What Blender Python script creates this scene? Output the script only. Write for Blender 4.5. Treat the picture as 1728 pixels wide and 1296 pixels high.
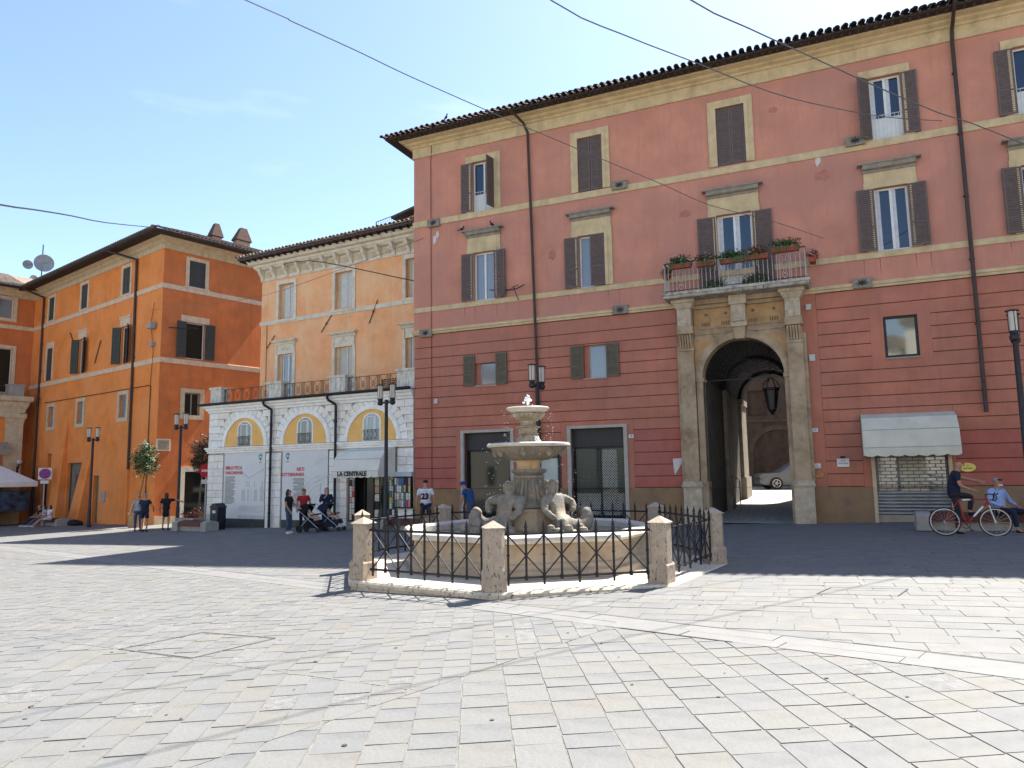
import bpy, bmesh, math, random
from math import sin, cos, pi, radians, sqrt, atan2
from mathutils import Matrix, Vector
random.seed(7)
for o in list(bpy.data.objects): bpy.data.objects.remove(o)
S = bpy.context.scene
COL = S.collection
# ---------------------------------------------------------------- camera
HC = 1.74
PIT, ROL = radians(6.8875), radians(0.9041)
Rz = Matrix(((cos(ROL), sin(ROL), 0), (-sin(ROL), cos(ROL), 0), (0, 0, 1)))
Rp = Matrix(((1, 0, 0), (0, sin(PIT), -cos(PIT)), (0, cos(PIT), sin(PIT))))
Rc = Rz @ Rp
cm = Matrix(((Rc[0][0], -Rc[1][0], -Rc[2][0], 0), (Rc[0][1], -Rc[1][1], -Rc[2][1], 0), (Rc[0][2], -Rc[1][2], -Rc[2][2], HC), (0, 0, 0, 1)))
cd = bpy.data.cameras.new('camera'); cam = bpy.data.objects.new('camera', cd); COL.objects.link(cam)
cam.matrix_world = cm; cd.sensor_width = 36; cd.lens = 36 * 1224.5 / 1728; cd.clip_end = 2000; cd.clip_start = .1
S.camera = cam
# ---------------------------------------------------------------- light
SUN_EL, SUN_AZ = radians(54.2), radians(49)         # azimuth measured from +x towards +y
W = bpy.data.worlds.new("World"); S.world = W; W.use_nodes = True
nt = W.node_tree; nt.nodes.clear()
sk = nt.nodes.new('ShaderNodeTexSky'); sk.sky_type = 'NISHITA'; sk.sun_disc = False
sk.sun_elevation = SUN_EL; sk.sun_rotation = pi / 2 - SUN_AZ; sk.air_density = 1.0; sk.dust_density = .8; sk.ozone_density = 1.4; sk.altitude = 300
bg = nt.nodes.new('ShaderNodeBackground'); bg.inputs[1].default_value = 0.088
ou = nt.nodes.new('ShaderNodeOutputWorld')
tc = nt.nodes.new('ShaderNodeTexCoord'); mp = nt.nodes.new('ShaderNodeMapping'); mp.inputs['Scale'].default_value = (1.6, 1.6, 7)
nz = nt.nodes.new('ShaderNodeTexNoise'); nz.inputs['Scale'].default_value = 2.6; nz.inputs['Detail'].default_value = 7
cr = nt.nodes.new('ShaderNodeValToRGB'); cr.color_ramp.elements[0].position = .645; cr.color_ramp.elements[1].position = .90
cr.color_ramp.elements[1].color = (.12, .12, .12, 1)
mx = nt.nodes.new('ShaderNodeMixRGB'); mx.inputs[2].default_value = (9, 9.3, 9.6, 1)
L = nt.links
L.new(tc.outputs['Generated'], mp.inputs[0]); L.new(mp.outputs[0], nz.inputs[0]); L.new(nz.outputs[0], cr.inputs[0])
L.new(cr.outputs[0], mx.inputs[0]); L.new(sk.outputs[0], mx.inputs[1]); L.new(mx.outputs[0], bg.inputs[0]); L.new(bg.outputs[0], ou.inputs[0])
sl = bpy.data.lights.new('sun', 'SUN'); sl.energy = 4.6; sl.angle = radians(.53); sl.color = (1, .95, .87)
so = bpy.data.objects.new('sun', sl); COL.objects.link(so)
sd = Vector((cos(SUN_AZ) * cos(SUN_EL), sin(SUN_AZ) * cos(SUN_EL), sin(SUN_EL)))
so.rotation_euler = sd.to_track_quat('Z', 'Y').to_euler(); so.location = (20, 30, 40)
S.view_settings.view_transform = 'Standard'; S.view_settings.look = 'None'; S.view_settings.gamma = 1
S.view_settings.use_curve_mapping = False
S.view_settings.exposure = 1.72

def gz(x, y): return .024 * x - .008 * y
# ---------------------------------------------------------------- materials
MATS = {}
def mat(n, c, rough=.8, var=.12, sc=2.5, bump=.15, bsc=60, metal=0, spec=.3, stain=None, samt=.35, ssc=(1.2, 1.2, .25), c2=None, amt2=.5, sc2=.5, det=6, lo=.42, hi=.62, pits=0):
    if n in MATS: return MATS[n]
    m = bpy.data.materials.new(n); m.use_nodes = True; MATS[n] = m
    t = m.node_tree; N = t.nodes; K = t.links; b = N['Principled BSDF']
    b.inputs['Roughness'].default_value = rough; b.inputs['Metallic'].default_value = metal
    b.inputs['Specular IOR Level'].default_value = spec
    if var == 0 and bump == 0 and not stain:
        b.inputs['Base Color'].default_value = (*c, 1); return m
    co = N.new('ShaderNodeTexCoord')
    def noise(s, d=6, vec=None, rough_=.6):
        z = N.new('ShaderNodeTexNoise'); z.inputs['Scale'].default_value = s; z.inputs['Detail'].default_value = d; z.inputs['Roughness'].default_value = rough_
        K.new(vec or co.outputs['Object'], z.inputs['Vector']); return z
    def ramp(a, p0, p1, c0=(0, 0, 0, 1), c1=(1, 1, 1, 1)):
        r = N.new('ShaderNodeValToRGB'); e = r.color_ramp.elements; e[0].position = p0; e[1].position = p1; e[0].color = c0; e[1].color = c1
        K.new(a, r.inputs[0]); return r
    z1 = noise(sc, det)
    ca = tuple(max(0, v * (1 - var * 1.5)) for v in c); cb = tuple(min(1, v * (1 + var * 1.5)) for v in c)
    r1 = ramp(z1.outputs[0], .3, .7, (*ca, 1), (*cb, 1)); out = r1.outputs[0]
    if c2:
        z2 = noise(sc2, 5); r2 = ramp(z2.outputs[0], lo, hi)
        x = N.new('ShaderNodeMixRGB'); x.inputs[2].default_value = (*c2, 1)
        ml = N.new('ShaderNodeMath'); ml.operation = 'MULTIPLY'; ml.inputs[1].default_value = amt2
        K.new(r2.outputs[0], ml.inputs[0]); K.new(ml.outputs[0], x.inputs[0]); K.new(out, x.inputs[1]); out = x.outputs[0]
    if stain:
        mpn = N.new('ShaderNodeMapping'); mpn.inputs['Scale'].default_value = ssc; K.new(co.outputs['Object'], mpn.inputs[0])
        z3 = noise(2.2, 8, mpn.outputs[0], .7); r3 = ramp(z3.outputs[0], .5, .72)
        x = N.new('ShaderNodeMixRGB'); x.inputs[2].default_value = (*stain, 1)
        ml = N.new('ShaderNodeMath'); ml.operation = 'MULTIPLY'; ml.inputs[1].default_value = samt
        K.new(r3.outputs[0], ml.inputs[0]); K.new(ml.outputs[0], x.inputs[0]); K.new(out, x.inputs[1]); out = x.outputs[0]
    if pits:
        mpn = N.new('ShaderNodeMapping'); mpn.inputs['Scale'].default_value = (1, 1, .35); K.new(co.outputs['Object'], mpn.inputs[0])
        z4 = noise(pits, 3, mpn.outputs[0], .5); r4 = ramp(z4.outputs[0], .60, .65)
        x = N.new('ShaderNodeMixRGB'); x.inputs[2].default_value = (c[0] * .3, c[1] * .27, c[2] * .24, 1)
        K.new(r4.outputs[0], x.inputs[0]); K.new(out, x.inputs[1]); out = x.outputs[0]
    K.new(out, b.inputs['Base Color'])
    if bump:
        z5 = noise(bsc, 5); bp = N.new('ShaderNodeBump'); bp.inputs['Strength'].default_value = bump; bp.inputs['Distance'].default_value = .02
        K.new(z5.outputs[0], bp.inputs['Height']); K.new(bp.outputs[0], b.inputs['Normal'])
    return m
RED_UP = mat('salmon plaster', (.55, .235, .158), .9, .11, .8, .25, 25, c2=(.45, .208, .158), amt2=.85, sc2=.35, stain=(.37, .18, .135), samt=.5, ssc=(2.2, 2.2, .22))
RED_LO = mat('brick red plaster', (.45, .168, .108), .9, .12, 1.0, .25, 25, c2=(.365, .162, .122), amt2=.6, sc2=.4, stain=(.30, .12, .08), samt=.5, ssc=(2.2, 2.2, .3))
RED_CR = mat('crimson plaster', (.39, .115, .085), .9, .10, 1.1, .2, 25, c2=(.38, .15, .12), amt2=.7, sc2=.5, stain=(.25, .06, .05), samt=.35)
OCHRE_PL = mat('ochre plinth plaster', (.30, .18, .09), .9, .10, 1.4, .2, 25, c2=(.20, .14, .10), amt2=.8, sc2=.22, stain=(.14, .09, .06), samt=.5, ssc=(.8, .8, .8))
TRIM = mat('yellow trim plaster', (.56, .42, .24), .85, .10, 3, .15, 40, stain=(.26, .19, .12), samt=.45)
TRIM_GREY = mat('grey weathered hood stone', (.27, .235, .19), .9, .15, 6, .2, 50, stain=(.12, .11, .10), samt=.6)
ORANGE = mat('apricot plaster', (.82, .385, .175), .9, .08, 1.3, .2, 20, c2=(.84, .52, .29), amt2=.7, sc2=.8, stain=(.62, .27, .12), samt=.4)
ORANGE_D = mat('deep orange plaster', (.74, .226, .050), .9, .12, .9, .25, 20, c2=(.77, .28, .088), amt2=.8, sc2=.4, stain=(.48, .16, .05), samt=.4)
ORANGE_SHADE = mat('shade darkened orange plaster', (.60, .168, .048), .9, .12, .9, .25, 20, c2=(.48, .150, .056), amt2=.7, sc2=.35, stain=(.27, .08, .035), samt=.4)  # darker twin of the deep orange; side-face shade is put into the colour
CREAM = mat('cream stone trim', (.68, .60, .47), .85, .08, 4, .15, 40, stain=(.32, .26, .19), samt=.5)
TAN_TRIM = mat('tan stone trim', (.56, .44, .29), .85, .10, 4, .15, 40, stain=(.24, .18, .12), samt=.5)
WHITE_ST = mat('white block stone', (.80, .77, .70), .85, .07, 5, .2, 45, stain=(.42, .37, .29), samt=.4, ssc=(.6, .6, .6))
WHITE_S2 = mat('pale block stone', (.84, .82, .76), .85, .07, 5, .2, 45, stain=(.46, .40, .32), samt=.4, ssc=(.6, .6, .6))
WHITE_S3 = mat('yellowish block stone', (.80, .75, .65), .85, .07, 5, .2, 45, stain=(.40, .34, .25), samt=.4, ssc=(.6, .6, .6))
JOINT = mat('dark joint mortar', (.42, .38, .32), .95, .1)
STREAK = mat('streaked white balustrade stone', (.60, .56, .48), .9, .12, 6, .2, 45, stain=(.07, .065, .06), samt=.85, ssc=(3.5, 3.5, .5))
YEL = mat('yellow lunette plaster', (.80, .47, .15), .9, .06, 2, .1, 30, stain=(.55, .27, .08), samt=.3)
IRON = mat('dark iron', (.022, .022, .026), .5, .1, 8, .05, 60, metal=.3)
GREYIRON = mat('weathered grey iron', (.06, .058, .056), .5, .25, 14, .1, 60, metal=.4)
PIPE = mat('brown painted pipe', (.055, .035, .030), .5, .15, 4, .05)
TILE = mat('old roof tile', (.17, .115, .085), .9, .25, 9, .3, 50, c2=(.30, .23, .17), amt2=.7, sc2=5)
TILE_D = mat('dark under tile', (.085, .062, .055), .9, .25, 9, .3, 50)
TILE_P = mat('lichened pale tile', (.30, .25, .20), .9, .3, 11, .3, 50, c2=(.13, .10, .09), amt2=.9, sc2=7)
WOODEAVE = mat('dark eave timber', (.045, .032, .027), .9, .2)
SHUT = mat('brown grey shutter paint', (.125, .090, .082), .65, .1, 6, .08)
SHUT_G = mat('olive shutter paint', (.120, .100, .068), .65, .12, 6, .08)
SHUT_D = mat('dark green grey shutter', (.060, .060, .052), .65, .12, 6, .08)
SHUT_W = mat('off white shutter board', (.55, .53, .48), .65, .06, 6, .05, stain=(.38, .36, .32), samt=.4)
WPAINT = mat('white window paint', (.70, .70, .67), .5, .04, 6, .02)
BLACKF = mat('black window frame', (.012, .013, .018), .4, 0, bump=0)
PORT = mat('portal travertine', (.33, .235, .145), .85, .20, 5, .25, 50, stain=(.15, .115, .085), samt=.55, ssc=(1.2, 1.2, .5), c2=(.46, .35, .23), amt2=.8, sc2=1.5)
PORT_W = mat('worn pale portal stone', (.47, .385, .28), .85, .12, 6, .25, 50, stain=(.11, .10, .085), samt=.6, ssc=(2, 2, .8))
PORT_O = mat('orange plaster inside the portal', (.44, .27, .13), .85, .14, 3, .2, 40, stain=(.22, .15, .10), samt=.6)
TRAV = mat('pitted travertine', (.40, .325, .25), .8, .12, 7, .3, 60, stain=(.20, .14, .10), samt=.5, ssc=(1.5, 1.5, .6), pits=52)
TRAV_S = mat('travertine step', (.56, .49, .39), .8, .10, 5, .3, 60, stain=(.34, .26, .19), samt=.4, ssc=(1, 1, 1), pits=26)
FOUNT = mat('fountain basin stone', (.385, .315, .23), .8, .16, 3, .25, 45, stain=(.24, .17, .11), samt=.55, ssc=(1.2, 1.2, .6), c2=(.45, .375, .28), amt2=.7, sc2=1.8)
FOUNT_G = mat('fountain grey carved stone', (.20, .182, .155), .8, .25, 9, .6, 30, stain=(.09, .08, .07), samt=.7, ssc=(3, 3, 1.4), c2=(.29, .235, .165), amt2=.8, sc2=2.6)
MOSS = mat('mossy bowl stone', (.36, .29, .20), .85, .16, 6, .35, 45, stain=(.10, .085, .045), samt=.8, ssc=(3, 3, 1.0), c2=(.46, .38, .27), amt2=.6, sc2=3)
PALEST = mat('pale wet stone rim', (.54, .50, .44), .5, .10, 6, .2, 45, stain=(.30, .27, .22), samt=.4)
BENCH = mat('grey bench stone', (.33, .31, .275), .85, .10, 6, .2, 50, stain=(.2, .18, .16), samt=.4, ssc=(1, 1, 1))
BAND = mat('peach stone band', (.64, .46, .31), .85, .10, 4, .15, 40, stain=(.40, .28, .19), samt=.5)
SLATW = mat('dark red bench wood', (.11, .040, .030), .6, .15, 8, .08)
def glass(n, c, rough=.04, ior=1.9):
    m = mat(n, c, rough, 0, bump=0, spec=.5); m.node_tree.nodes['Principled BSDF'].inputs['IOR'].default_value = ior; return m
GL_B = glass('sky tinted window pane', (.008, .018, .045), .03, 1.75)  # bluish base stands in for the deep blue sky the panes reflect
GL_P = glass('curtained window pane', (.19, .21, .23), .06, 1.9)
GL_D = glass('dark shop pane', (.010, .016, .014), .05, 1.42)
GL_T = glass('tinted pale reflecting pane', (.12, .12, .08), .04, 2.2)
WATER = glass('fountain water', (.05, .06, .05), .05, 1.33)
# ---------------------------------------------------------------- mesh builder
class MB:
    def __init__(s): s.v = []; s.f = []; s.m = []
    def add(s, vs, fs, m=0):
        b = len(s.v); s.v += [tuple(p) for p in vs]
        for f in fs: s.f.append(tuple(b + i for i in f)); s.m.append(m)
        return s
    def box(s, x0, x1, y0, y1, z0, z1, m=0):
        return s.add([(x0, y0, z0), (x1, y0, z0), (x1, y1, z0), (x0, y1, z0), (x0, y0, z1), (x1, y0, z1), (x1, y1, z1), (x0, y1, z1)],
                     [(0, 3, 2, 1), (4, 5, 6, 7), (0, 1, 5, 4), (1, 2, 6, 5), (2, 3, 7, 6), (3, 0, 4, 7)], m)
    def cbox(s, x0, x1, y0, y1, z0, z1, c=.01, m=0):     # block with its front (y0) edges chamfered
        v = [(x0 + c, y0, z0 + c), (x1 - c, y0, z0 + c), (x1 - c, y0, z1 - c), (x0 + c, y0, z1 - c),
             (x0, y0 + c, z0), (x1, y0 + c, z0), (x1, y0 + c, z1), (x0, y0 + c, z1), (x0, y1, z0), (x1, y1, z0), (x1, y1, z1), (x0, y1, z1)]
        return s.add(v, [(0, 1, 2, 3), (0, 4, 5, 1), (1, 5, 6, 2), (2, 6, 7, 3), (3, 7, 4, 0), (4, 8, 9, 5), (5, 9, 10, 6), (6, 10, 11, 7), (7, 11, 8, 4)], m)
    def poly(s, pts, m=0): return s.add(pts, [tuple(range(len(pts)))], m)
    def prism(s, pts, y0, y1, m=0):       # pts (x,z) ccw seen from -y; extruded along y
        n = len(pts); v = [(x, y0, z) for x, z in pts] + [(x, y1, z) for x, z in pts]
        return s.add(v, [tuple(range(n)), tuple(range(2 * n - 1, n - 1, -1))] + [(i, n + i, n + (i + 1) % n, (i + 1) % n) for i in range(n)], m)
    def hprism(s, pts, z0, z1, m=0):      # pts (x,y) ccw seen from above
        n = len(pts); v = [(x, y, z0) for x, y in pts] + [(x, y, z1) for x, y in pts]
        return s.add(v, [tuple(range(n - 1, -1, -1)), tuple(range(n, 2 * n))] + [(i, (i + 1) % n, n + (i + 1) % n, n + i) for i in range(n)], m)
    def cyl(s, p0, p1, r0, r1=None, n=8, m=0, caps=True):
        r1 = r0 if r1 is None else r1
        a = Vector(p0); b = Vector(p1); d = (b - a)
        if d.length < 1e-6: return s
        q = d.to_track_quat('Z', 'Y'); v = []
        for c, r in ((a, r0), (b, r1)):
            for i in range(n): v.append(c + q @ Vector((r * cos(2 * pi * i / n), r * sin(2 * pi * i / n), 0)))
        f = [(i, (i + 1) % n, n + (i + 1) % n, n + i) for i in range(n)]
        if caps: f += [tuple(range(n - 1, -1, -1)), tuple(range(n, 2 * n))]
        return s.add(v, f, m)
    def tube(s, pts, r, n=6, m=0):
        for a, b in zip(pts, pts[1:]): s.cyl(a, b, r, r, n, m)
        return s
    def lathe(s, prof, n=24, c=(0, 0, 0), m=0, lobes=0, amp=0, lz=None, ph=0):
        k = len(prof); v = []
        for (r, z) in prof:
            for i in range(n):
                a = 2 * pi * i / n + ph; rr = r
                if lobes and lz and lz[0] <= z <= lz[1]: rr = r * (1 + amp * (abs(cos(a * lobes / 2)) - .6))
                v.append((c[0] + rr * cos(a), c[1] + rr * sin(a), c[2] + z))
        f = []
        for j in range(k - 1):
            for i in range(n): f.append((j * n + i, j * n + (i + 1) % n, (j + 1) * n + (i + 1) % n, (j + 1) * n + i))
        f.append(tuple(range(n - 1, -1, -1))); f.append(tuple((k - 1) * n + i for i in range(n)))
        return s.add(v, f, m)
    def sphere(s, c, r, n=10, m=0, sc=(1, 1, 1)):
        k = n // 2 + 1; v = []; f = []
        for j in range(k + 1):
            t = pi * j / k
            for i in range(n): v.append((c[0] + r * sc[0] * sin(t) * cos(2 * pi * i / n), c[1] + r * sc[1] * sin(t) * sin(2 * pi * i / n), c[2] - r * sc[2] * cos(t)))
        for j in range(k):
            for i in range(n): f.append((j * n + i, j * n + (i + 1) % n, (j + 1) * n + (i + 1) % n, (j + 1) * n + i))
        return s.add(v, f, m)
    def sweep(s, path, prof, m=0):        # prof: closed polygon of (out, z); outward = right hand of travel
        P = [Vector(p) for p in path]; k = len(prof); v = []
        for i, p in enumerate(P):
            ns = []
            if i > 0: d = (P[i] - P[i - 1]).normalized(); ns.append(Vector((d.y, -d.x)))
            if i < len(P) - 1: d = (P[i + 1] - P[i]).normalized(); ns.append(Vector((d.y, -d.x)))
            nn = ns[0] if len(ns) == 1 else (ns[0] + ns[1]) / (1 + ns[0].dot(ns[1]))
            for o, z in prof: v.append((p.x + nn.x * o, p.y + nn.y * o, z))
        f = []
        for i in range(len(P) - 1):
            for j in range(k): f.append((i * k + j, (i + 1) * k + j, (i + 1) * k + (j + 1) % k, i * k + (j + 1) % k))
        f.append(tuple(range(k))); f.append(tuple((len(P) - 1) * k + j for j in range(k - 1, -1, -1)))
        return s.add(v, f, m)
    def wall(s, u0, u1, z0, z1, ops, y=0, depth=.25, m=0, mr=None, back=None):
        us = sorted(set([u0, u1] + [min(max(o[i], u0), u1) for o in ops for i in (0, 1)]))
        zs = sorted(set([z0, z1] + [min(max(o[i], z0), z1) for o in ops for i in (2, 3)]))
        for a, b in zip(us, us[1:]):
            for c, d in zip(zs, zs[1:]):
                mu, mz = (a + b) / 2, (c + d) / 2
                if any(o[0] < mu < o[1] and o[2] < mz < o[3] for o in ops): continue
                s.poly([(a, y, c), (b, y, c), (b, y, d), (a, y, d)], m)
        for o in ops:
            a, b, c, d = o[:4]; Y = y + depth; r = m if mr is None else mr
            s.poly([(a, y, c), (a, Y, c), (a, Y, d), (a, y, d)], r); s.poly([(b, y, c), (b, y, d), (b, Y, d), (b, Y, c)], r)
            s.poly([(a, y, d), (a, Y, d), (b, Y, d), (b, y, d)], r); s.poly([(a, y, c), (b, y, c), (b, Y, c), (a, Y, c)], r)
        return s
    def frame(s, u0, u1, z0, z1, w, y0, y1, m=0, bottom=True, top=True, wt=None):
        wt = w if wt is None else wt
        zt = z1 - (wt if top else 0)
        s.box(u0, u0 + w, y0, y1, z0, zt, m); s.box(u1 - w, u1, y0, y1, z0, zt, m)
        if top: s.box(u0, u1, y0, y1, zt, z1, m)
        if bottom: s.box(u0 + w, u1 - w, y0, y1, z0, z0 + w, m)
        return s
    def ring(s, cx, cz, r0, r1, y0, y1, a0=0, a1=pi, n=24, m=0):
        for i in range(n):
            t0 = a0 + (a1 - a0) * i / n; t1 = a0 + (a1 - a0) * (i + 1) / n
            q = [(cx + r * cos(t), cz + r * sin(t)) for r, t in ((r0, t0), (r1, t0), (r1, t1), (r0, t1))]
            s.prism(q, y0, y1, m)
        return s
    def archfill(s, x0, x1, z0, z1, cx, cz, r, y0, y1, n=24, m=0):   # slab with a round-topped hole (spring cz)
        # side pieces below spring are left to the caller
        pts = [(cx + r * cos(pi * i / n), cz + r * sin(pi * i / n)) for i in range(n + 1)]
        def top(p):
            dx, dz = p[0] - cx, p[1] - cz; t = 1e9
            if dx > 1e-6: t = min(t, (x1 - cx) / dx)
            if dx < -1e-6: t = min(t, (x0 - cx) / dx)
            if dz > 1e-6: t = min(t, (z1 - cz) / dz)
            return (cx + dx * t, cz + dz * t)
        for a, b in zip(pts, pts[1:]):
            A, B = top(a), top(b); q = [a, A]
            for cxn in ((x1, z1), (x0, z1)):
                if min(A[0], B[0]) - 1e-6 <= cxn[0] <= max(A[0], B[0]) + 1e-6 and abs(A[0] - B[0]) > 1e-6 and abs(A[1] - B[1]) > 1e-6: q.append(cxn)
            q += [B, b]
            s.prism(q, y0, y1, m)
        return s
    def build(s, name, mats, parent=None, smooth=False, **kw):
        me = bpy.data.meshes.new(name); me.from_pydata(s.v, [], s.f)
        if not isinstance(mats, (list, tuple)): mats = [mats]
        for x in mats: me.materials.append(x)
        if len(mats) > 1: me.polygons.foreach_set('material_index', s.m)
        me.update()
        bm = bmesh.new(); bm.from_mesh(me); bmesh.ops.recalc_face_normals(bm, faces=bm.faces); bm.to_mesh(me); bm.free()
        if smooth:
            me.polygons.foreach_set('use_smooth', [True] * len(me.polygons))
            try: me.set_sharp_from_angle(angle=radians(38))
            except Exception: pass
        return place(me, name, parent, **kw)
def place(me, name, parent=None, loc=None, rot=None, label=None, cat=None, group=None, kind=None):
    o = bpy.data.objects.new(name, me); COL.objects.link(o)
    if parent: o.parent = parent
    if loc: o.location = loc
    if rot is not None: o.rotation_euler = rot if isinstance(rot, (tuple, list)) else (0, 0, rot)
    if label: o['label'] = label
    if cat: o['category'] = cat
    if group: o['group'] = group
    if kind: o['kind'] = kind
    return o
def thing(name, label, cat, loc=(0, 0, 0), rot=0, group=None):
    return place(None, name, None, loc, rot, label, cat, group)
def copy_tree(o, loc=None, rot=None, label=None, parent=None):
    c = o.copy(); COL.objects.link(c)
    if parent: c.parent = parent
    if loc: c.location = loc
    if rot is not None: c.rotation_euler = (0, 0, rot)
    if label: c['label'] = label
    for ch in list(o.children): copy_tree(ch, parent=c)
    return c
CV = {}
def text(body, size, parent, loc, rot, m, ex=.004, name='lettering', align='CENTER', bold=0):
    cu = bpy.data.curves.new('t', 'FONT'); cu.body = body; cu.size = size; cu.extrude = ex; cu.align_x = align; cu.align_y = 'CENTER'; cu.offset = bold; cu.resolution_u = 3
    o = bpy.data.objects.new('t', cu); COL.objects.link(o); dg = bpy.context.evaluated_depsgraph_get()
    me = bpy.data.meshes.new_from_object(o.evaluated_get(dg)); bpy.data.objects.remove(o); me.materials.clear(); me.materials.append(m)
    return place(me, name, parent, loc, rot)
HALF = pi / 2
# ---------------------------------------------------------------- ground and paving
M_JOINT = mat('pale sandy joint', (.158, .152, .138), .95, .2, 8, .2, 60)
PV = [mat('grey paving stone', (0.146, 0.146, 0.140), .75, .10, 3.5, .35, 22, c2=(0.156, 0.153, 0.147), amt2=.6, sc2=1.3),
      mat('blue grey paving stone', (0.139, 0.141, 0.141), .75, .10, 3.5, .35, 22, c2=(0.151, 0.151, 0.147), amt2=.5, sc2=1.3),
      mat('warm paving stone', (0.154, 0.150, 0.140), .75, .10, 3.5, .35, 22, c2=(0.147, 0.146, 0.139), amt2=.6, sc2=1.6),
      mat('pale paving stone', (0.161, 0.159, 0.153), .75, .08, 3.5, .4, 26, c2=(0.151, 0.151, 0.145), amt2=.6, sc2=1.3),
      mat('tan paving stone', (0.154, 0.148, 0.135), .75, .10, 3.5, .35, 22, c2=(0.151, 0.149, 0.141), amt2=.7, sc2=1.8),
      mat('rough split paving stone', (0.163, 0.162, 0.157), .8, .16, 12, .8, 30)]
M_STRIP = mat('white band slab', (0.170, 0.168, 0.163), .75, .06, 4, .25, 30)
M_FAR = mat('distant paving', (0.145, 0.145, 0.138), .8, .15, .8, .3, 6)
g = MB(); xs = [-400, -120, -60, -30, 0, 30, 60, 120, 400]; ys = [-300, -60, -10, 0, 20, 40, 80, 160, 500]
for i in range(8):
    for j in range(8):
        q = [(xs[i], ys[j]), (xs[i + 1], ys[j]), (xs[i + 1], ys[j + 1]), (xs[i], ys[j + 1])]
        g.poly([(x, y, gz(x, y) - .0005) for x, y in q])
GROUND = g.build('ground', M_JOINT, kind='structure')
SA = Vector((-.08, 10.0)); SE = Vector((.744, -.668)).normalized(); SN = Vector((-SE.y, SE.x))
Q0 = Vector((.95, 8.38)); QD = Vector((.65, .76)).normalized(); QN = Vector((QD.y, -QD.x))     # QN towards the right
L0 = Vector((-4.45, 8.42)); LD = Vector((.866, -.50)).normalized(); LN = Vector((.5, .866))
RO = Vector((-3.8437, 28.2252)); RD = Vector((.91246, -.40916)); RN = Vector((.40916, .91246))
def clip(poly, p0, n):
    out = []
    for a, b in zip(poly, poly[1:] + poly[:1]):
        da, db = (a - p0).dot(n), (b - p0).dot(n)
        if da >= 0: out.append(a)
        if (da >= 0) != (db >= 0): out.append(a + (b - a) * (da / (da - db)))
    return out
STONES = []
def zone(d, w, l0, l1, planes, ext, mats=None, j=.0036, seed=1):
    rnd = random.Random(seed); d = Vector(d).normalized(); n = Vector((-d.y, d.x)); t = ext[0]
    while t < ext[1]:
        ww = w * rnd.uniform(.85, 1.15); s = ext[2] - rnd.random() * l1
        while s < ext[3]:
            ll = rnd.uniform(l0, l1); c = n * (t + ww / 2) + d * (s + ll / 2)
            if 3.4 < c.y < 42 and -.84 * c.y - 1.2 < c.x < .80 * c.y + 1.2 and (c - RO).dot(RN) < .15:
                jj = j * rnd.uniform(.7, 1.7); k = lambda: rnd.uniform(-.006, .006)
                P = [n * (t + jj + k()) + d * (s + jj + k()), n * (t + jj + k()) + d * (s + ll - jj + k()), n * (t + ww - jj + k()) + d * (s + ll - jj + k()), n * (t + ww - jj + k()) + d * (s + jj + k())]
                for p0, nn in planes:
                    P = clip(P, p0, nn)
                    if len(P) < 3: break
                if len(P) >= 3 and (Vector((.306, 14.385)) - c).length > 3.0:
                    if sum((P[i].x * P[(i + 1) % len(P)].y - P[(i + 1) % len(P)].x * P[i].y) for i in range(len(P))) < 0: P.reverse()
                    mi = mats[rnd.randrange(len(mats))] if mats else rnd.choices(range(6), (30, 22, 13, 14, 9, 6))[0]
                    STONES.append((c.length, P, mi, rnd.uniform(-.0015, .0025), rnd.uniform(-.003, .003), rnd.uniform(-.003, .003), c))
            s += ll
        t += ww
B = 30
below = (SA - SN * .29, -SN); above = (SA + SN * .29, SN)
zone((-.05, .999), .325, .25, .46, [below, (Q0 + QN * .004, QN)], (-22, 12, 2, 24), seed=3)
zone((-.10, .99), .30, .26, .50, [below, (Q0 - QN * .004, -QN), (L0 - LN * .004, -LN)], (-6, 24, 2, 22), seed=4)
zone((-.04, .99), .235, .2, .42, [below, (Q0 - QN * .004, -QN), (L0 + LN * .004, LN)], (-6, 30, 2, 36), seed=5)
zone((.93, -.36), .33, .40, .75, [above], (4, 48, -40, 34), seed=6)
zone(SE, .278, .9, 1.4, [(SA - SN * .278, SN), (SA + SN * .278, -SN)], (SA.dot(SN) - .278, SA.dot(SN) + .27, -26, 20), mats=[6], j=.003, seed=8)
STONES.sort(key=lambda s: s[0])
PVM = PV + [M_STRIP]
def stone_geo(mb, s, o=(0, 0, 0)):
    _, P, mi, dz, tx, ty, c = s; n = len(P); ins = .004
    top = []; low = []
    for p in P:
        q = p + (c - p).normalized() * ins; z = gz(p.x, p.y)
        top.append((q.x - o[0], q.y - o[1], z + .004 + dz + (p.x - c.x) * tx + (p.y - c.y) * ty - o[2]))
        low.append((p.x - o[0], p.y - o[1], z - .011 - o[2]))
    mb.add(top + low, [tuple(range(n))] + [(i, n + i, n + (i + 1) % n, (i + 1) % n) for i in range(n)], mi)
def near_vis(s):
    c = s[6]; return c.y > 3.9 and abs(c.x) < .74 * c.y
cnt = 0; rest = MB()
for s in STONES:
    if cnt < 300 and near_vis(s):
        m = MB(); c = s[6]; stone_geo(m, s, (c.x, c.y, 0)); m.m = [0] * len(m.f)
        m.build('paving_stone', PVM[s[2]], GROUND, loc=(c.x, c.y, 0)); cnt += 1
    else: stone_geo(rest, s)
rest.build('paving_stones', PVM, GROUND, kind='stuff')
gm = MB(); rg = random.Random(21)
for i in range(46):
    yy = rg.uniform(4.6, 12); xx = rg.uniform(-.7, .7) * yy; r_ = rg.uniform(.008, .022); k_ = rg.uniform(.6, 1)
    gm.poly([(xx + r_ * cos(t * pi / 4), yy + r_ * k_ * sin(t * pi / 4), gz(xx, yy) + .0105) for t in range(8)])
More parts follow.
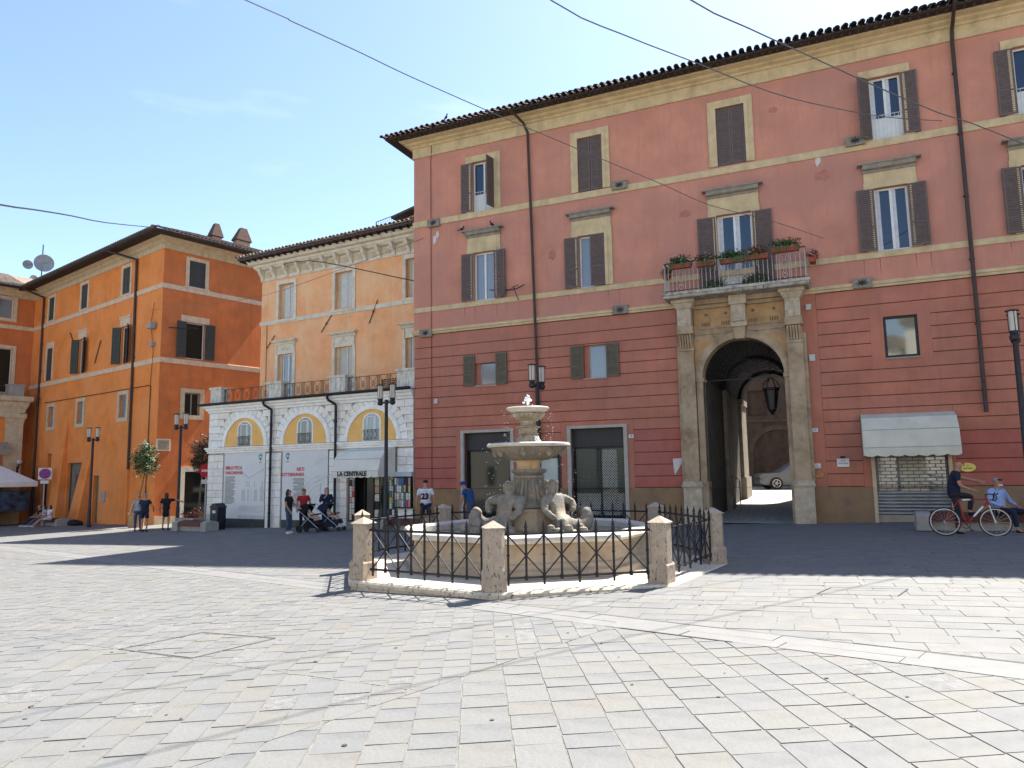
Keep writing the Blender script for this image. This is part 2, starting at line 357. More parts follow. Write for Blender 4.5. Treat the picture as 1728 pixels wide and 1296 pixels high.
gm.build('gum_spots', mat('old gum spot', (.06, .058, .055), .9, 0, bump=0), GROUND, kind='stuff')
SLOT = mat('dark cover slot', (.03, .03, .03), .8, 0, bump=0)
def gline(b_, p, q, w=.008):
    p, q = Vector(p), Vector(q); n_ = Vector((-(q - p).y, (q - p).x)).normalized() * w
    b_.poly([(v.x, v.y, gz(v.x, v.y) + .0100) for v in (p - n_, q - n_, q + n_, p + n_)])
for lab, P_ in (('paved inspection cover outline in the left foreground', ((-4.45, 8.42), (-3.85, 9.2), (-2.78, 8.68), (-3.38, 7.85))), ('paved inspection cover outline just outside the palace shadow at right', ((4.1, 10.15), (4.5, 10.62), (5.4, 10.25), (5.0, 9.75)))):
    gl = MB()
    for p, q in zip(P_, P_[1:] + P_[:1]): gline(gl, p, q, .009)
    gl.build('inspection_cover', SLOT, None, label=lab, cat='cover')
gl = MB(); gline(gl, SA + SE * 1.95 - SN * .29, SA + SE * 3.3 - SN * .29, .013)
gl.build('drain_slot', SLOT, None, label='dark drain slot along the near edge of the pale stone band', cat='drain')

# ---------------------------------------------------------------- shutters and windows
SHC = {}
def shutter_mesh(w, h, m, mid=True):
    k = (round(w, 2), round(h, 2), m.name)
    if k in SHC: return SHC[k]
    b = MB(); t = .04; r = .055
    b.box(0, r, -t / 2, t / 2, 0, h); b.box(w - r, w, -t / 2, t / 2, 0, h); b.box(r, w - r, -t / 2, t / 2, 0, r * 1.3); b.box(r, w - r, -t / 2, t / 2, h - r, h)
    b.box(r, w - r, -.004, .004, r * 1.3, h - r)
    if mid: b.box(r, w - r, -t / 2, t / 2, h * .36, h * .36 + r)
    z = r * 1.3 + .01
    while z < h - r - .02:
        if not (mid and h * .36 - .03 < z < h * .36 + r - .005):
            b.add([(r, -.019, z + .012), (w - r, -.019, z + .012), (w - r, -.019, z + .030), (r, -.019, z + .030), (r, .019, z + .012), (w - r, .019, z + .012), (w - r, .019, z + .030), (r, .019, z + .030), (r, 0, z - .002), (w - r, 0, z - .002), (r, 0, z + .048), (w - r, 0, z + .048)],
                  [(0, 1, 2, 3), (5, 4, 7, 6), (8, 9, 1, 0), (9, 8, 4, 5), (3, 2, 11, 10), (6, 7, 10, 11)])
        z += .062
    o = b.build('shutter', m); me = o.data; bpy.data.objects.remove(o); SHC[k] = me; return me
def shutter(parent, u, z, w, h, m, side, ang=0, y=-.05, mid=True):
    # side -1: hinge at the left jamb, +1: at the right jamb; ang 0 = closed, 180 = flat on the wall
    me = shutter_mesh(w, h, m, mid)
    rz = radians(-ang) if side < 0 else radians(180 + ang)
    return place(me, 'shutter', parent, (u, y, z), rz)
def window(parent, u0, u1, z0, z1, y=.16, pm=None, fm=None, bar=0, door=0, mull=True, w=.06, label=None, curtain=None):
    pm = pm or GL_B; fm = fm or WPAINT
    b = MB(); b.frame(u0, u1, z0, z1, w, y, y + .06); c = (u0 + u1) / 2
    if mull: b.box(c - w * .6, c + w * .6, y - .012, y + .05, z0 + w, z1 - w)
    zb = z0 + door * (z1 - z0) if door else z0 + w
    if door: b.box(u0 + w, u1 - w, y + .01, y + .045, z0 + w, zb)
    if bar:
        for i in range(1, bar + 1):
            zz = zb + (z1 - w - zb) * i / (bar + 1); b.box(u0 + w, u1 - w, y + .01, y + .05, zz - .015, zz + .015)
    f = b.build('window', fm, parent, label=label)
    for a, e in ((((u0 + w, c - w * .6), (c + w * .6, u1 - w))) if mull else ((u0 + w, u1 - w),)):
        MB().box(a, e, y + .025, y + .035, zb, z1 - w).build('pane', pm, f)
        if curtain: MB().box(a, a + (e - a) * curtain, y + .0215, y + .0245, zb, z1 - w).build('curtain', mat('white net curtain', (.55, .56, .58), .9, .1, 9), f)
    return f
# ---------------------------------------------------------------- RED PALACE
YR = radians(24.152)
RED = thing('palace_building', 'long four storey salmon red palace with a stone archway and balcony', 'building', (RO.x, RO.y, 0), -YR)
top_ops = [(2.66, 3.60, 11.74, 13.74), (6.99, 7.92, 11.77, 13.80), (11.93, 12.85, 11.80, 13.83), (16.58, 17.46, 11.74, 13.76), (20.36, 21.26, 11.74, 13.78), (24.6, 25.5, 11.74, 13.78)]
mid_ops = [(2.68, 3.57, 8.22, 10.10), (6.93, 7.91, 8.22, 10.12), (11.78, 12.90, 7.46, 10.10), (16.50, 17.42, 8.22, 10.20), (20.28, 21.18, 8.22, 10.2), (24.6, 25.5, 8.22, 10.2)]
low_ops = [(2.70, 3.58, 4.95, 6.12), (7.00, 7.84, 4.95, 6.12), (16.48, 17.39, 4.94, 6.19)]
shop_ops = [(2.20, 4.12, -.35, 3.20), (4.5, 6.02, -.35, 2.35), (6.45, 8.36, -.3, 3.20), (15.98, 17.86, -.1, 3.05)]
PORTAL = (11.10, 13.62, -.3, 5.92)
XR = 30.0
ops = top_ops + mid_ops + low_ops + shop_ops
MB().wall(0, XR, 7.14, 14.45, top_ops + mid_ops, 0, .30).build('upper_wall', RED_UP, RED)
ZP = 1.13
MB().wall(0, XR, ZP, 7.14, low_ops + [(a, b, max(c, ZP), d) for a, b, c, d in shop_ops] + [(11.1, 13.62, ZP, 5.92)], .045, .28).build('lower_wall', mat('dark groove plaster', (.17, .07, .05), .9, .1), RED)
MB().wall(0, XR, -.8, ZP, [(a, b, c, ZP) for a, b, c, d in shop_ops] + [(11.1, 13.62, -.8, ZP)], -.03, .38).build('plinth', OCHRE_PL, RED)
bw = MB(); bw.box(0, .25, .31, 10.4, -.8, 15.0); bw.box(XR - .25, XR, .31, 10.4, -.8, 15.0)
bw.build('side_wall', RED_UP, RED)
bw = MB(); bw.box(.25, 10.6, 10.15, 10.4, -.8, 15.0); bw.box(14.1, XR - .25, 10.15, 10.4, -.8, 15.0); bw.box(10.6, 14.1, 10.15, 10.4, 5.95, 15.0)
bw.build('rear_wall', mat('tan rear plaster', (.34, .29, .23), .9, .1), RED)
# rusticated courses: one slab each, split where a window, shop or the portal interrupts them
GV = [7.11, 6.60, 6.18, 5.80, 5.42, 5.03, 4.62, 4.22, 3.83, 3.46, 3.09, 2.71, 2.32, 1.91, 1.52, 1.14]
holes = [(2.70, 3.58, 4.95, 6.12, 0), (7.0, 7.84, 4.95, 6.12, 0), (16.12, 17.72, 4.634, 6.588, 0), (1.86, 4.44, -1, 3.42, 0), (4.44, 6.08, -1, 2.42, 0), (6.08, 8.70, -1, 3.42, 0), (15.66, 18.08, -1, 3.2, 0), (10.30, 14.66, -1, 8, 0)]
for zt, zb in zip(GV, GV[1:]):
    zt -= .012; zb += .012
    cuts = sorted([(h[0], h[1], h) for h in holes if h[2] < zt and h[3] > zb]); u = .02
    segs = []
    for a, b, h in cuts:
        if h in (holes[0], holes[1], holes[2]) and not (h[2] <= zb and h[3] >= zt):
            continue
        if a > u: segs.append((u, a))
        u = max(u, b)
    segs.append((u, XR))
    for a, b in segs:
        sub = [(a, b, zb, zt)]
        for h in holes[:3]:                       # a window edge inside the course: cut a notch out of it
            if h[0] >= a and h[1] <= b and h[2] < zt and h[3] > zb:
                sub = [(a, h[0], zb, zt), (h[1], b, zb, zt)]
                sub += [(h[0], h[1], zb, h[2])] if h[2] > zb else [(h[0], h[1], h[3], zt)]
        k = MB()
        for p in sub: k.cbox(p[0], p[1], 0, .044, p[2], p[3], .006)
        crim = zt < 3.2 and ((8.4 < a < 11) or (a < 1) or (a > 5.9 and a < 7) or a > 17.5) and zt < 2.8 or (zt < 3.1 and 8.4 < a < 11)
        k.build('course', RED_CR if crim else RED_LO, RED)
MB().box(10.305, 11.09, .001, .044, ZP, 7.12).box(13.63, 14.655, .001, .044, ZP, 7.12).build('plain_strip', RED_LO, RED)
for (a, b, zt) in ((1.865, 2.08, 3.448), (4.24, 4.435, 3.448), (6.085, 6.31, 3.448), (8.48, 8.695, 3.448), (15.665, 15.88, 3.448), (17.97, 18.075, 3.448)):
    MB().box(a, b, .001, .044, ZP, zt).build('plain_strip', RED_LO, RED)
MB().box(2.081, 4.239, .001, .044, 3.20, 3.448).build('plain_strip', RED_LO, RED)
for q_ in ((6.311, 8.479, 3.20, 3.448), (15.881, 17.969, 3.05, 3.448), (4.45, 6.07, 2.35, 2.698)): MB().box(q_[0], q_[1], .001, .044, q_[2], q_[3]).build('plain_strip', RED_LO, RED)
for q_ in ((16.12, 16.479, 4.634, 6.588), (17.391, 17.72, 4.634, 6.588), (16.48, 17.39, 4.634, 4.939), (16.48, 17.39, 6.191, 6.588)): MB().box(q_[0], q_[1], 0, .044, q_[2], q_[3]).build('plain_strip', RED_LO, RED)
# belts and cornice
def lpath(y=11): return [(0, y), (0, 0), (XR, 0)]
MB().sweep(lpath(), [(0, 7.12), (.05, 7.12), (.05, 7.19), (.085, 7.21), (.085, 7.30), (0, 7.33)]).build('belt_course', TRIM, RED)
MB().sweep(lpath(), [(0, 8.02), (.035, 8.02), (.035, 8.20), (0, 8.22)]).build('belt_course', TRIM, RED)
MB().sweep(lpath(), [(0, 11.50), (.04, 11.50), (.04, 11.735), (0, 11.74)]).build('belt_course', TRIM, RED)
MB().sweep(lpath(), [(0, 14.40), (.06, 14.40), (.06, 14.44), (.04, 14.46), (.04, 14.80), (.10, 14.82), (.13, 14.88), (.24, 14.93), (.27, 14.99), (.42, 15.03), (.47, 15.10), (0, 15.12)]).build('cornice', TRIM, RED)
MB().sweep(lpath(), [(.3, 15.10), (.84, 15.04), (.86, 15.10), (.3, 15.17)]).build('eave_board', WOODEAVE, RED)
rf = MB(); E0 = 15.12
rf.poly([(-.9, -.9, E0), (XR, -.9, E0), (XR, 5.2, E0 + 2.0), (5.2, 5.2, E0 + 2.0)]); rf.poly([(-1.0, 11.4, E0), (-.9, -.9, E0), (5.2, 5.2, E0 + 2)]); rf.poly([(XR, 11.4, E0), (-1, 11.4, E0), (5.2, 5.2, E0 + 2), (XR, 5.2, E0 + 2)])
ROOF = rf.build('roof', TILE_D, RED)
tb = MB()                                   # a barrel tile, open half cylinder with thickness
def halftile(b, L_, r0, r1, th=.018, n=6, up=True):
    v = []
    for (yy, r) in ((0, r0), (L_, r1)):
        for rr in (r, r - th):
            for i in range(n + 1):
                a = pi * i / n; v.append((rr * cos(a), yy, rr * sin(a) * (1 if up else -1)))
    k = n + 1; f = []
    for i in range(n): f += [(i, i + 1, 2 * k + i + 1, 2 * k + i), (k + i, 3 * k + i, 3 * k + i + 1, k + i + 1), (i, k + i, k + i + 1, i + 1)]
    b.add(v, f)
halftile(tb, .45, .088, .074); tme = tb.build('tile', TILE_D); TME = tme.data; bpy.data.objects.remove(tme)
TPM = TME.copy(); TPM.materials.clear(); TPM.materials.append(TILE_P)
sl_ = atan2(2.0, 6.2); u = -.92; rr = random.Random(5)
while u < 21.2:
    place(TME, 'tile', ROOF, (u, -.99 + rr.uniform(-.02, .02), E0 + .015 + .03 * sin(u * .55) * .5 + rr.uniform(-.012, .012)), (sl_, 0, rr.uniform(-.04, .04))); u += .235 + rr.uniform(-.006, .006)
rows = MB()
u = -.92
while u < 26:
    for r_ in range(1, 4):
        yy = -1.09 + r_ * .36; b = MB(); halftile(b, .45, .095, .08, n=4)
        if yy < u + .5 and u > -0.6: rows.add([(x + u, yy + y * cos(sl_) - z * sin(sl_), E0 + .045 + (yy + 1.0) * math.tan(sl_) + y * sin(sl_) + z * cos(sl_)) for x, y, z in b.v], b.f)
    u += .235
rows.build('tile_rows', TILE_D, ROOF, kind='stuff')
gt = MB(); u = -.8
while u < 22: gt.box(u, u + .07, -.93, -.50, 15.05, 15.10); u += .235
gt.build('tile_underside', TILE_D, ROOF, kind='stuff')
for u in (-.15,):
    c = MB(); c.box(u, u + .55, 1.8, 2.35, 15.9, 16.45); c.prism([(u - .12, 16.45), (u + .67, 16.45), (u + .275, 16.72)], 1.72, 2.43)
    c.box(u + .12, u + .43, 1.78, 2.37, 16.1, 16.4, 1); c.cyl((u + .275, 2.07, 16.7), (u + .275, 2.07, 16.9), .07, .03, 6)
    c.build('chimney', [mat('pink brick', (.38, .20, .15), .9, .2, 8), BLACKF], ROOF)
MB().box(7.3, 7.9, 1.2, 1.7, 15.8, 16.28).box(7.2, 8.0, 1.1, 1.8, 16.28, 16.33).build('chimney', mat('pink brick', (.38, .20, .15)), ROOF)
# windows, top floor
def surround(p, o, w, top, bot=.0, m=TRIM, proud=.05, inner=.02):
    b = MB(); u0, u1, z0, z1 = o
    b.frame(u0 - w, u1 + w, z0 - bot, z1 + top, w, -proud, .0 - .002, bottom=False, wt=top)
    b.frame(u0 - w * .45, u1 + w * .45, z0 - bot, z1 + top * .45, w * .45, -proud - inner, -proud - .001, bottom=False, wt=top * .45)
    if bot: b.box(u0, u1, -proud, -.002, z0 - bot, z0)
    return b.build('window_surround', m, p)
for i, o in enumerate(top_ops):
    surround(RED, o, .27, .26)
    h = o[3] - o[2]; w = (o[1] - o[0]) / 2
    cl = i in (1, 2)
    f = window(RED, *o, y=.12, door=.36 if not cl else 0, pm=GL_B if not cl else GL_D, curtain=None if i != 3 else .3)
    if cl:
        shutter(f, o[0] + .02, o[2] + .02, w - .03, h - .05, SHUT, -1, 0, .02); shutter(f, o[1] - .02, o[2] + .02, w - .03, h - .05, SHUT, 1, 0, .02)
    else:
        g_ = MB(); z = o[2] + .78
        g_.tube([(o[0], .02, z), (o[1], .02, z)], .012)
        for q in range(1, 8): x = o[0] + (o[1] - o[0]) * q / 8; g_.cyl((x, .02, o[2]), (x, .02, z), .007, n=4)
        g_.build('railing', mat('white window rail', (.55, .56, .58), .5, 0, bump=0), f)
        ls = w if i != 3 else w
        shutter(f, o[0], o[2] + .02, ls, h - .04, SHUT, -1, 178 if i in (0, 4) else 135 if i == 3 else 178)
        shutter(f, o[1], o[2] + .02, ls, h - .04, SHUT, 1, 80 if i == 0 else 178)
# middle floor
for i, o in enumerate(mid_ops):
    b = MB(); w = .27; u0, u1, z0, z1 = o
    b.frame(u0 - w, u1 + w, max(z0, 8.22), z1 + .2, w, -.05, -.002, bottom=False, wt=.2)
    b.box(u0 - w + .02, u1 + w - .02, -.045, -.002, z1 + .2, 10.72)
    b.frame(u0 - w * .4, u1 + w * .4, max(z0, 8.22), z1 + .1, w * .4, -.07, -.051, bottom=False, wt=.1)
    b.build('window_surround', TRIM, RED)
    MB().sweep([(u0 - w, 0), (u1 + w, 0)], [(.0, 10.70), (.07, 10.70), (.09, 10.77), (.19, 10.80), (.22, 10.90), (.26, 10.93), (0, 10.99)]).box(u0 - w - .14, u1 + w + .14, -.27, -.003, 10.93, 10.98).build('window_hood', TRIM_GREY, RED)
    h = z1 - z0; wl = (u1 - u0) / 2 + .03
    f = window(RED, *o, y=.13, pm=GL_B if i in (2, 3, 4) else GL_P, door=.27 if i == 2 else 0, curtain=.28 if i in (2, 3) else None, bar=0)
    if i == 1:
        shutter(f, u0, z0 + .02, wl, h - .04, SHUT, -1, 176); shutter(f, u1, z0 + .02, wl, h - .04, SHUT, 1, 8)
    elif i == 2:
        shutter(f, u0 - .02, z0 + .05, .60, h - .08, SHUT, -1, 178); shutter(f, u1 + .02, z0 + .05, .60, h - .08, SHUT, 1, 178)
    else:
        shutter(f, u0, z0 + .02, wl, h - .04, SHUT, -1, 172); shutter(f, u1, z0 + .02, wl, h - .04, SHUT, 1, 172)
# low floor
for i, o in enumerate(low_ops[:2]):
    f = window(RED, o[0] + .18, o[1], o[2], o[3], y=.14, pm=GL_P, mull=False, w=.03, fm=mat('thin grey frame', (.45, .45, .44), .5, 0, bump=0))
    MB().box(o[0] + .001, o[0] + .178, .10, .2, o[2], o[3]).build('reveal_panel', RED_LO, f)
    shutter(f, o[0], o[2] + .01, .46, 1.17, SHUT_G, -1, 176, mid=False); shutter(f, o[1], o[2] + .01, .46, 1.17, SHUT_G, 1, 176, mid=False)
    MB().box(o[0] - .02, o[1] + .02, -.05, .1, o[2] - .04, o[2] - .002).build('window_sill', BENCH, RED)
o = low_ops[2]
f = window(RED, *o, y=.05, pm=GL_T, fm=BLACKF, mull=False, w=.075)
MB().box(o[0], o[1], -.04, .1, o[2] - .04, o[2] - .002).build('window_sill', BENCH, RED)
# shops
SHG = mat('grey shop surround', (.40, .36, .31), .7, .08, 5, .1)
ROLL = mat('galvanised shutter slat', (.30, .32, .33), .5, .15, 4, .1, 30, metal=.4, stain=(.2, .2, .2))
ROLL_D = mat('dark roller slat', (.045, .045, .05), .5, .1, 4, .05)
def diamond_grille(u0, u1, z0, z1, y, m, parent, s=.09, name='grille'):
    b = MB(); r = .007; n = int((u1 - u0 + z1 - z0) / s) + 2
    for i in range(-int((z1 - z0) / s) - 1, n):
        for sg in (1, -1):
            c = u0 + i * s if sg > 0 else u0 + i * s
            x0, zz0 = c, z0; x1, zz1 = c + (z1 - z0), z1
            if sg < 0: x0, x1 = c + (z1 - z0), c
            t0, t1 = 0, 1; dx = x1 - x0
            if abs(dx) > 1e-6:
                ta, tb_ = (u0 - x0) / dx, (u1 - x0) / dx; t0 = max(0, min(ta, tb_)); t1 = min(1, max(ta, tb_))
            if t1 - t0 < .01: continue
            a = (x0 + dx * t0, zz0 + (zz1 - zz0) * t0); c2 = (x0 + dx * t1, zz0 + (zz1 - zz0) * t1)
            d = Vector((c2[0] - a[0], c2[1] - a[1])).normalized(); nn = Vector((-d.y, d.x)) * r
            b.add([(a[0] - nn.x, y, a[1] - nn.y), (c2[0] - nn.x, y, c2[1] - nn.y), (c2[0] + nn.x, y, c2[1] + nn.y), (a[0] + nn.x, y, a[1] + nn.y),
                   (a[0] - nn.x, y + .01, a[1] - nn.y), (c2[0] - nn.x, y + .01, c2[1] - nn.y), (c2[0] + nn.x, y + .01, c2[1] + nn.y), (a[0] + nn.x, y + .01, a[1] + nn.y)],
                  [(0, 1, 2, 3), (0, 4, 5, 1), (2, 6, 7, 3)])
    return b.build(name, m, parent, kind='stuff')
GRM = mat('pale metal grille', (.42, .43, .38), .5, .1, 5, 0)
for k, (a, b_, c, d) in enumerate(shop_ops[:3:2]):
    s = MB(); s.frame(a - .13, b_ + .13, c, d + .10, .13, -.055, .1, bottom=False, wt=.10); fr = s.build('shop_surround', SHG, RED)
    dr = MB(); z = 2.58
    dr.box(a, b_, .22, .26, 2.56, d)
    while z < d: dr.box(a, b_, .195, .219, z, z + .045); z += .06
    dr.build('roller_shutter', ROLL_D, RED)
    fw = MB().frame(a, b_, c, 2.55, .06, .22, .28)
    if k: fw.box((a + b_) / 2 + .02, (a + b_) / 2 + .08, .21, .28, c, 2.55)
    f = fw.build('shop_window', BLACKF, RED)
    MB().box(a + .06, b_ - .06, .245, .255, c + .06, 2.49).build('pane', GL_D, f)
    MB().box(a, b_, .9, .95, c, 2.6).build('shop_interior', mat('dim green shop interior', (.07, .085, .06), .9, .3, 1.2), RED)
    if k:
        diamond_grille(a + .10, a + 1.0, .2, 2.45, .235, mat('dark green grille', (.10, .12, .10), .5), f)
        diamond_grille(a + 1.02, a + 1.58, .2, 2.45, .232, GRM, f); diamond_grille(a + 1.58, b_ - .1, .2, 2.45, .235, mat('dark green grille', (.10, .12, .10)), f)
        diamond_grille(a + .10, a + 1.0, .2, .95, .228, GRM, f); diamond_grille(a + 1.58, b_ - .1, .2, .95, .228, GRM, f)
        MB().box(a, b_, .1, .218, -.3, .10).build('threshold', BLACKF, f)
a, b_, c, d = shop_ops[1]
f = MB().frame(a, b_, c, d, .09, .05, .14, bottom=False).build('doorway', BLACKF, RED)
MB().box(a + .12, b_ - .14, .15, .19, c, d - .16).build('door_panel', mat('pale green door panel', (.52, .57, .50), .6, .05, 2, .02), f)
MB().box(a, b_, .2, .3, c, d).build('door_recess', BLACKF, f)
a, b_, c, d = shop_ops[3]
MB().frame(a - .10, b_ + .10, c, d + .05, .10, -.05, .1, bottom=False).build('shop_surround', TAN_TRIM, RED)
sf = MB().box(a, b_, .10, .3, -.1, .30).build('shop_step', mat('pinkish step stone', (.40, .31, .23)), RED)
rs = MB(); z = .32
while z < .93:
    rs.add([(a, .16, z), (b_, .16, z), (b_, .10, z + .02), (a, .10, z + .02), (b_, .10, z + .06), (a, .10, z + .06), (b_, .16, z + .085), (a, .16, z + .085)], [(0, 1, 2, 3), (3, 2, 4, 5), (5, 4, 6, 7)]); z += .1
RS = rs.build('roller_shutter', ROLL, RED)
gr = MB(); z = .97; k = 0
while z < 2.95:
    gr.box(a, b_, .13, .15, z, z + .022)
    x = a + (.12 if k % 2 else .26)
    while x < b_: gr.box(x, x + .018, .131, .149, z + .022, z + .10); x += .29
    z += .10; k += 1
for x in (a + .02, a + .58, b_ - .05): gr.box(x, x + .06, .14, .17, .95, 3.0)
gr.build('shutter_grille', mat('steel grille bar', (.10, .10, .11), .4, .1, 4, 0, metal=.5), RS)
MB().box(a, b_, .20, .21, .3, 3.0).build('pane', GL_P, RS)
MB().box(a + .58, a + 1.35, .19, .198, 1.0, 3.0).build('display_board', mat('cream shop interior panel', (.60, .57, .48), .8, .2, 2), RS)
def awning(parent, u0, u1, zt, zb, out, m, folds=3, val=.22, label=None, side=True):
    b = MB(); P = [(0, zt)]
    for i in range(1, folds + 1):
        t = i / folds * pi / 2; P.append((out * sin(t * .98) ** .85, zt - (zt - zb - val) * (1 - cos(t))))
    P[-1] = (out, zb + val)
    nx = 12
    for (o0, z0), (o1, z1) in zip(P, P[1:]):
        for i in range(nx):
            a = u0 + (u1 - u0) * i / nx; e = u0 + (u1 - u0) * (i + 1) / nx
            b.poly([(a, -o0, z0), (e, -o0, z0), (e, -o1, z1), (a, -o1, z1)])
            b.poly([(a, -o0, z0 - .012), (a, -o1, z1 - .012), (e, -o1, z1 - .012), (e, -o0, z0 - .012)])
        b.cyl((u0, -o1, z1), (u1, -o1, z1), .012, n=6, m=1)
    if side:
        for ue in (u0, u1): b.poly([(ue, -o, z) for o, z in P] + [(ue, 0, zb + val)])
    aw = b.build('awning', [m, mat('awning fold seam', (.36, .36, .33), .7, 0, bump=0)], parent, label=label)
    v = MB(); n = 56; top = zb + val; ns = 7
    def dip(t): return zb + .035 * (1 - abs(sin(t * ns * pi)) ** .7) * 1.2
    for i in range(n):
        t0, t1 = i / n, (i + 1) / n; a, e = u0 + (u1 - u0) * t0, u0 + (u1 - u0) * t1
        w0, w1 = .012 * sin(t0 * 30), .012 * sin(t1 * 30)
        v.poly([(a, -out - .004, top), (e, -out - .004, top), (e, -out - .006 + w1, dip(t1)), (a, -out - .006 + w0, dip(t0))])
    if side:
        for ue in (u0, u1):
            for i in range(12):
                y0, y1 = -out * i / 12, -out * (i + 1) / 12
                v.poly([(ue, y0, top), (ue, y1, top), (ue, y1, zb + .03 * abs(sin(i + 1))), (ue, y0, zb + .03 * abs(sin(i)))])
    v.build('valance', m, aw); return aw
AWC = mat('cream awning canvas', (.60, .57, .46), .85, .06, 2, .15, 30, stain=(.45, .41, .32), samt=.4)
AWW = mat('white awning canvas', (.66, .63, .56), .85, .05, 2, .15, 30, stain=(.5, .47, .40), samt=.3)
awning(RED, 15.68, 18.10, 3.27, 2.00, .95, AWC, folds=3, val=.26)
# downpipes, cable, brackets, tie plates
def pipe(parent, pts, r=.055, m=PIPE, brk=True):
    b = MB(); b.tube(pts, r, 8)
    z0, z1 = pts[-1][2], pts[-2][2]; z = z0 + .6
    if brk:
        while z < z1: b.cyl((pts[-1][0], pts[-1][1], z), (pts[-1][0], pts[-1][1], z + .05), r * 1.35, n=8); z += 1.9
    return b.build('downpipe', m, parent)
pipe(RED, [(4.72, -.95, 15.05), (4.98, -.30, 14.75), (5.06, -.10, 14.45), (5.14, -.10, 11), (5.24, -.10, 6), (5.30, -.10, 3.4), (5.30, -.10, -.2)], .05)
pipe(RED, [(18.92, -.98, 15.1), (18.92, -.12, 14.7), (18.90, -.12, 14.3), (18.88, -.12, 3.2)], .055)
MB().tube([(.82, -.07, 15.0), (.86, -.07, 14.6), (.80, -.035, 14.2), (.82, -.03, 0)], .014, 5).build('wall_cable', mat('red painted cable', (.20, .07, .05), .8, 0, bump=0), RED)
def tie_plate(parent, u, z):
    b = MB(); b.box(u - .25, u + .25, -.12, -.05, z - .13, z + .13); b.frame(u - .27, u + .27, z - .15, z + .15, .03, -.14, -.05)
    for k in range(8):
        a = k * pi / 4; b.cyl((u, -.16, z), (u + .16 * cos(a), -.15, z + .11 * sin(a)), .022, .01, 5, 1)
    b.sphere((u, -.16, z), .05, 8, 1); b.build('tie_plate', [TRIM_GREY, GREYIRON], parent)
for u, z in ((.96, 11.56), (8.54, 11.74), (16.1, 11.80), (8.42, 7.26), (.6, 7.16), (16.0, 7.28)): tie_plate(RED, u, z)
MB().tube([(4.55, -.05, 8.62), (4.55, -.5, 8.45), (4.55, -.05, 8.05)], .015).tube([(4.55, -.5, 8.45), (3.9, -.25, 8.2)], .008).build('cable_bracket', IRON, RED)
PATCH = mat('bare white plaster patch', (.60, .55, .52), .9, .05)
for (u, z, w, h) in ((1.02, 11.03, .13, .2), (.88, 10.82, .15, .24), (14.92, 11.35, .16, .3)): MB().add([(u, -.004, z), (u + w, -.004, z + .03), (u + w * .9, -.004, z + h), (u + .02, -.004, z + h * .95), (u + w * .3, -.004, z - h * .5)], [(0, 4, 1, 2, 3)]).build('plaster_patch', PATCH, RED)
STK = mat('rust run on plaster', (.33, .13, .095), .9, .2, 6)
rk = random.Random(12)
for o in mid_ops[:5]:
    for uu in (o[0] - .42, o[0] + .02, o[1] + .06, o[1] + .45):
        if 10 < uu < 15: continue
        ln = rk.uniform(.22, .62); MB().add([(uu, -.0025, 8.01), (uu + .03, -.0025, 8.01), (uu + .018, -.0025, 8.0 - ln), (uu + .008, -.0025, 8.0 - ln)], [(0, 3, 2, 1)]).build('rust_streak', STK, RED)
for (u, z, w, h) in ((10.75, 10.35, .42, .26), (15.1, 10.9, .5, .35), (13.75, 13.4, .3, .2), (5.9, 9.6, .3, .4)):
    MB().add([(u + w * .5 * cos(t * pi / 5) * (1 + .2 * sin(t * 2.3)), -.002, z + h * .5 * sin(t * pi / 5) * (1 + .25 * cos(t * 3.1))) for t in range(10)], [tuple(range(10))]).build('old_patch', mat('repainted plaster patch', (.42, .165, .12), .9, .12, 4), RED)
MB().add([(10.02, -.006, 1.75), (10.30, -.006, 1.95), (10.32, -.006, 2.1), (10.0, -.006, 2.08), (10.05, -.006, 1.55)], [(0, 4, 1, 2, 3)]).build('plaster_patch', PATCH, RED)
for (u, z, w) in ((.92, 4.38, .16), (14.36, 5.0, .18), (14.36, 6.62, .16)): MB().cbox(u, u + w, -.06, 0, z, z + w * 1.15, .01).build('junction_box', mat('pale grey box', (.5, .48, .45), .6, .05), RED)
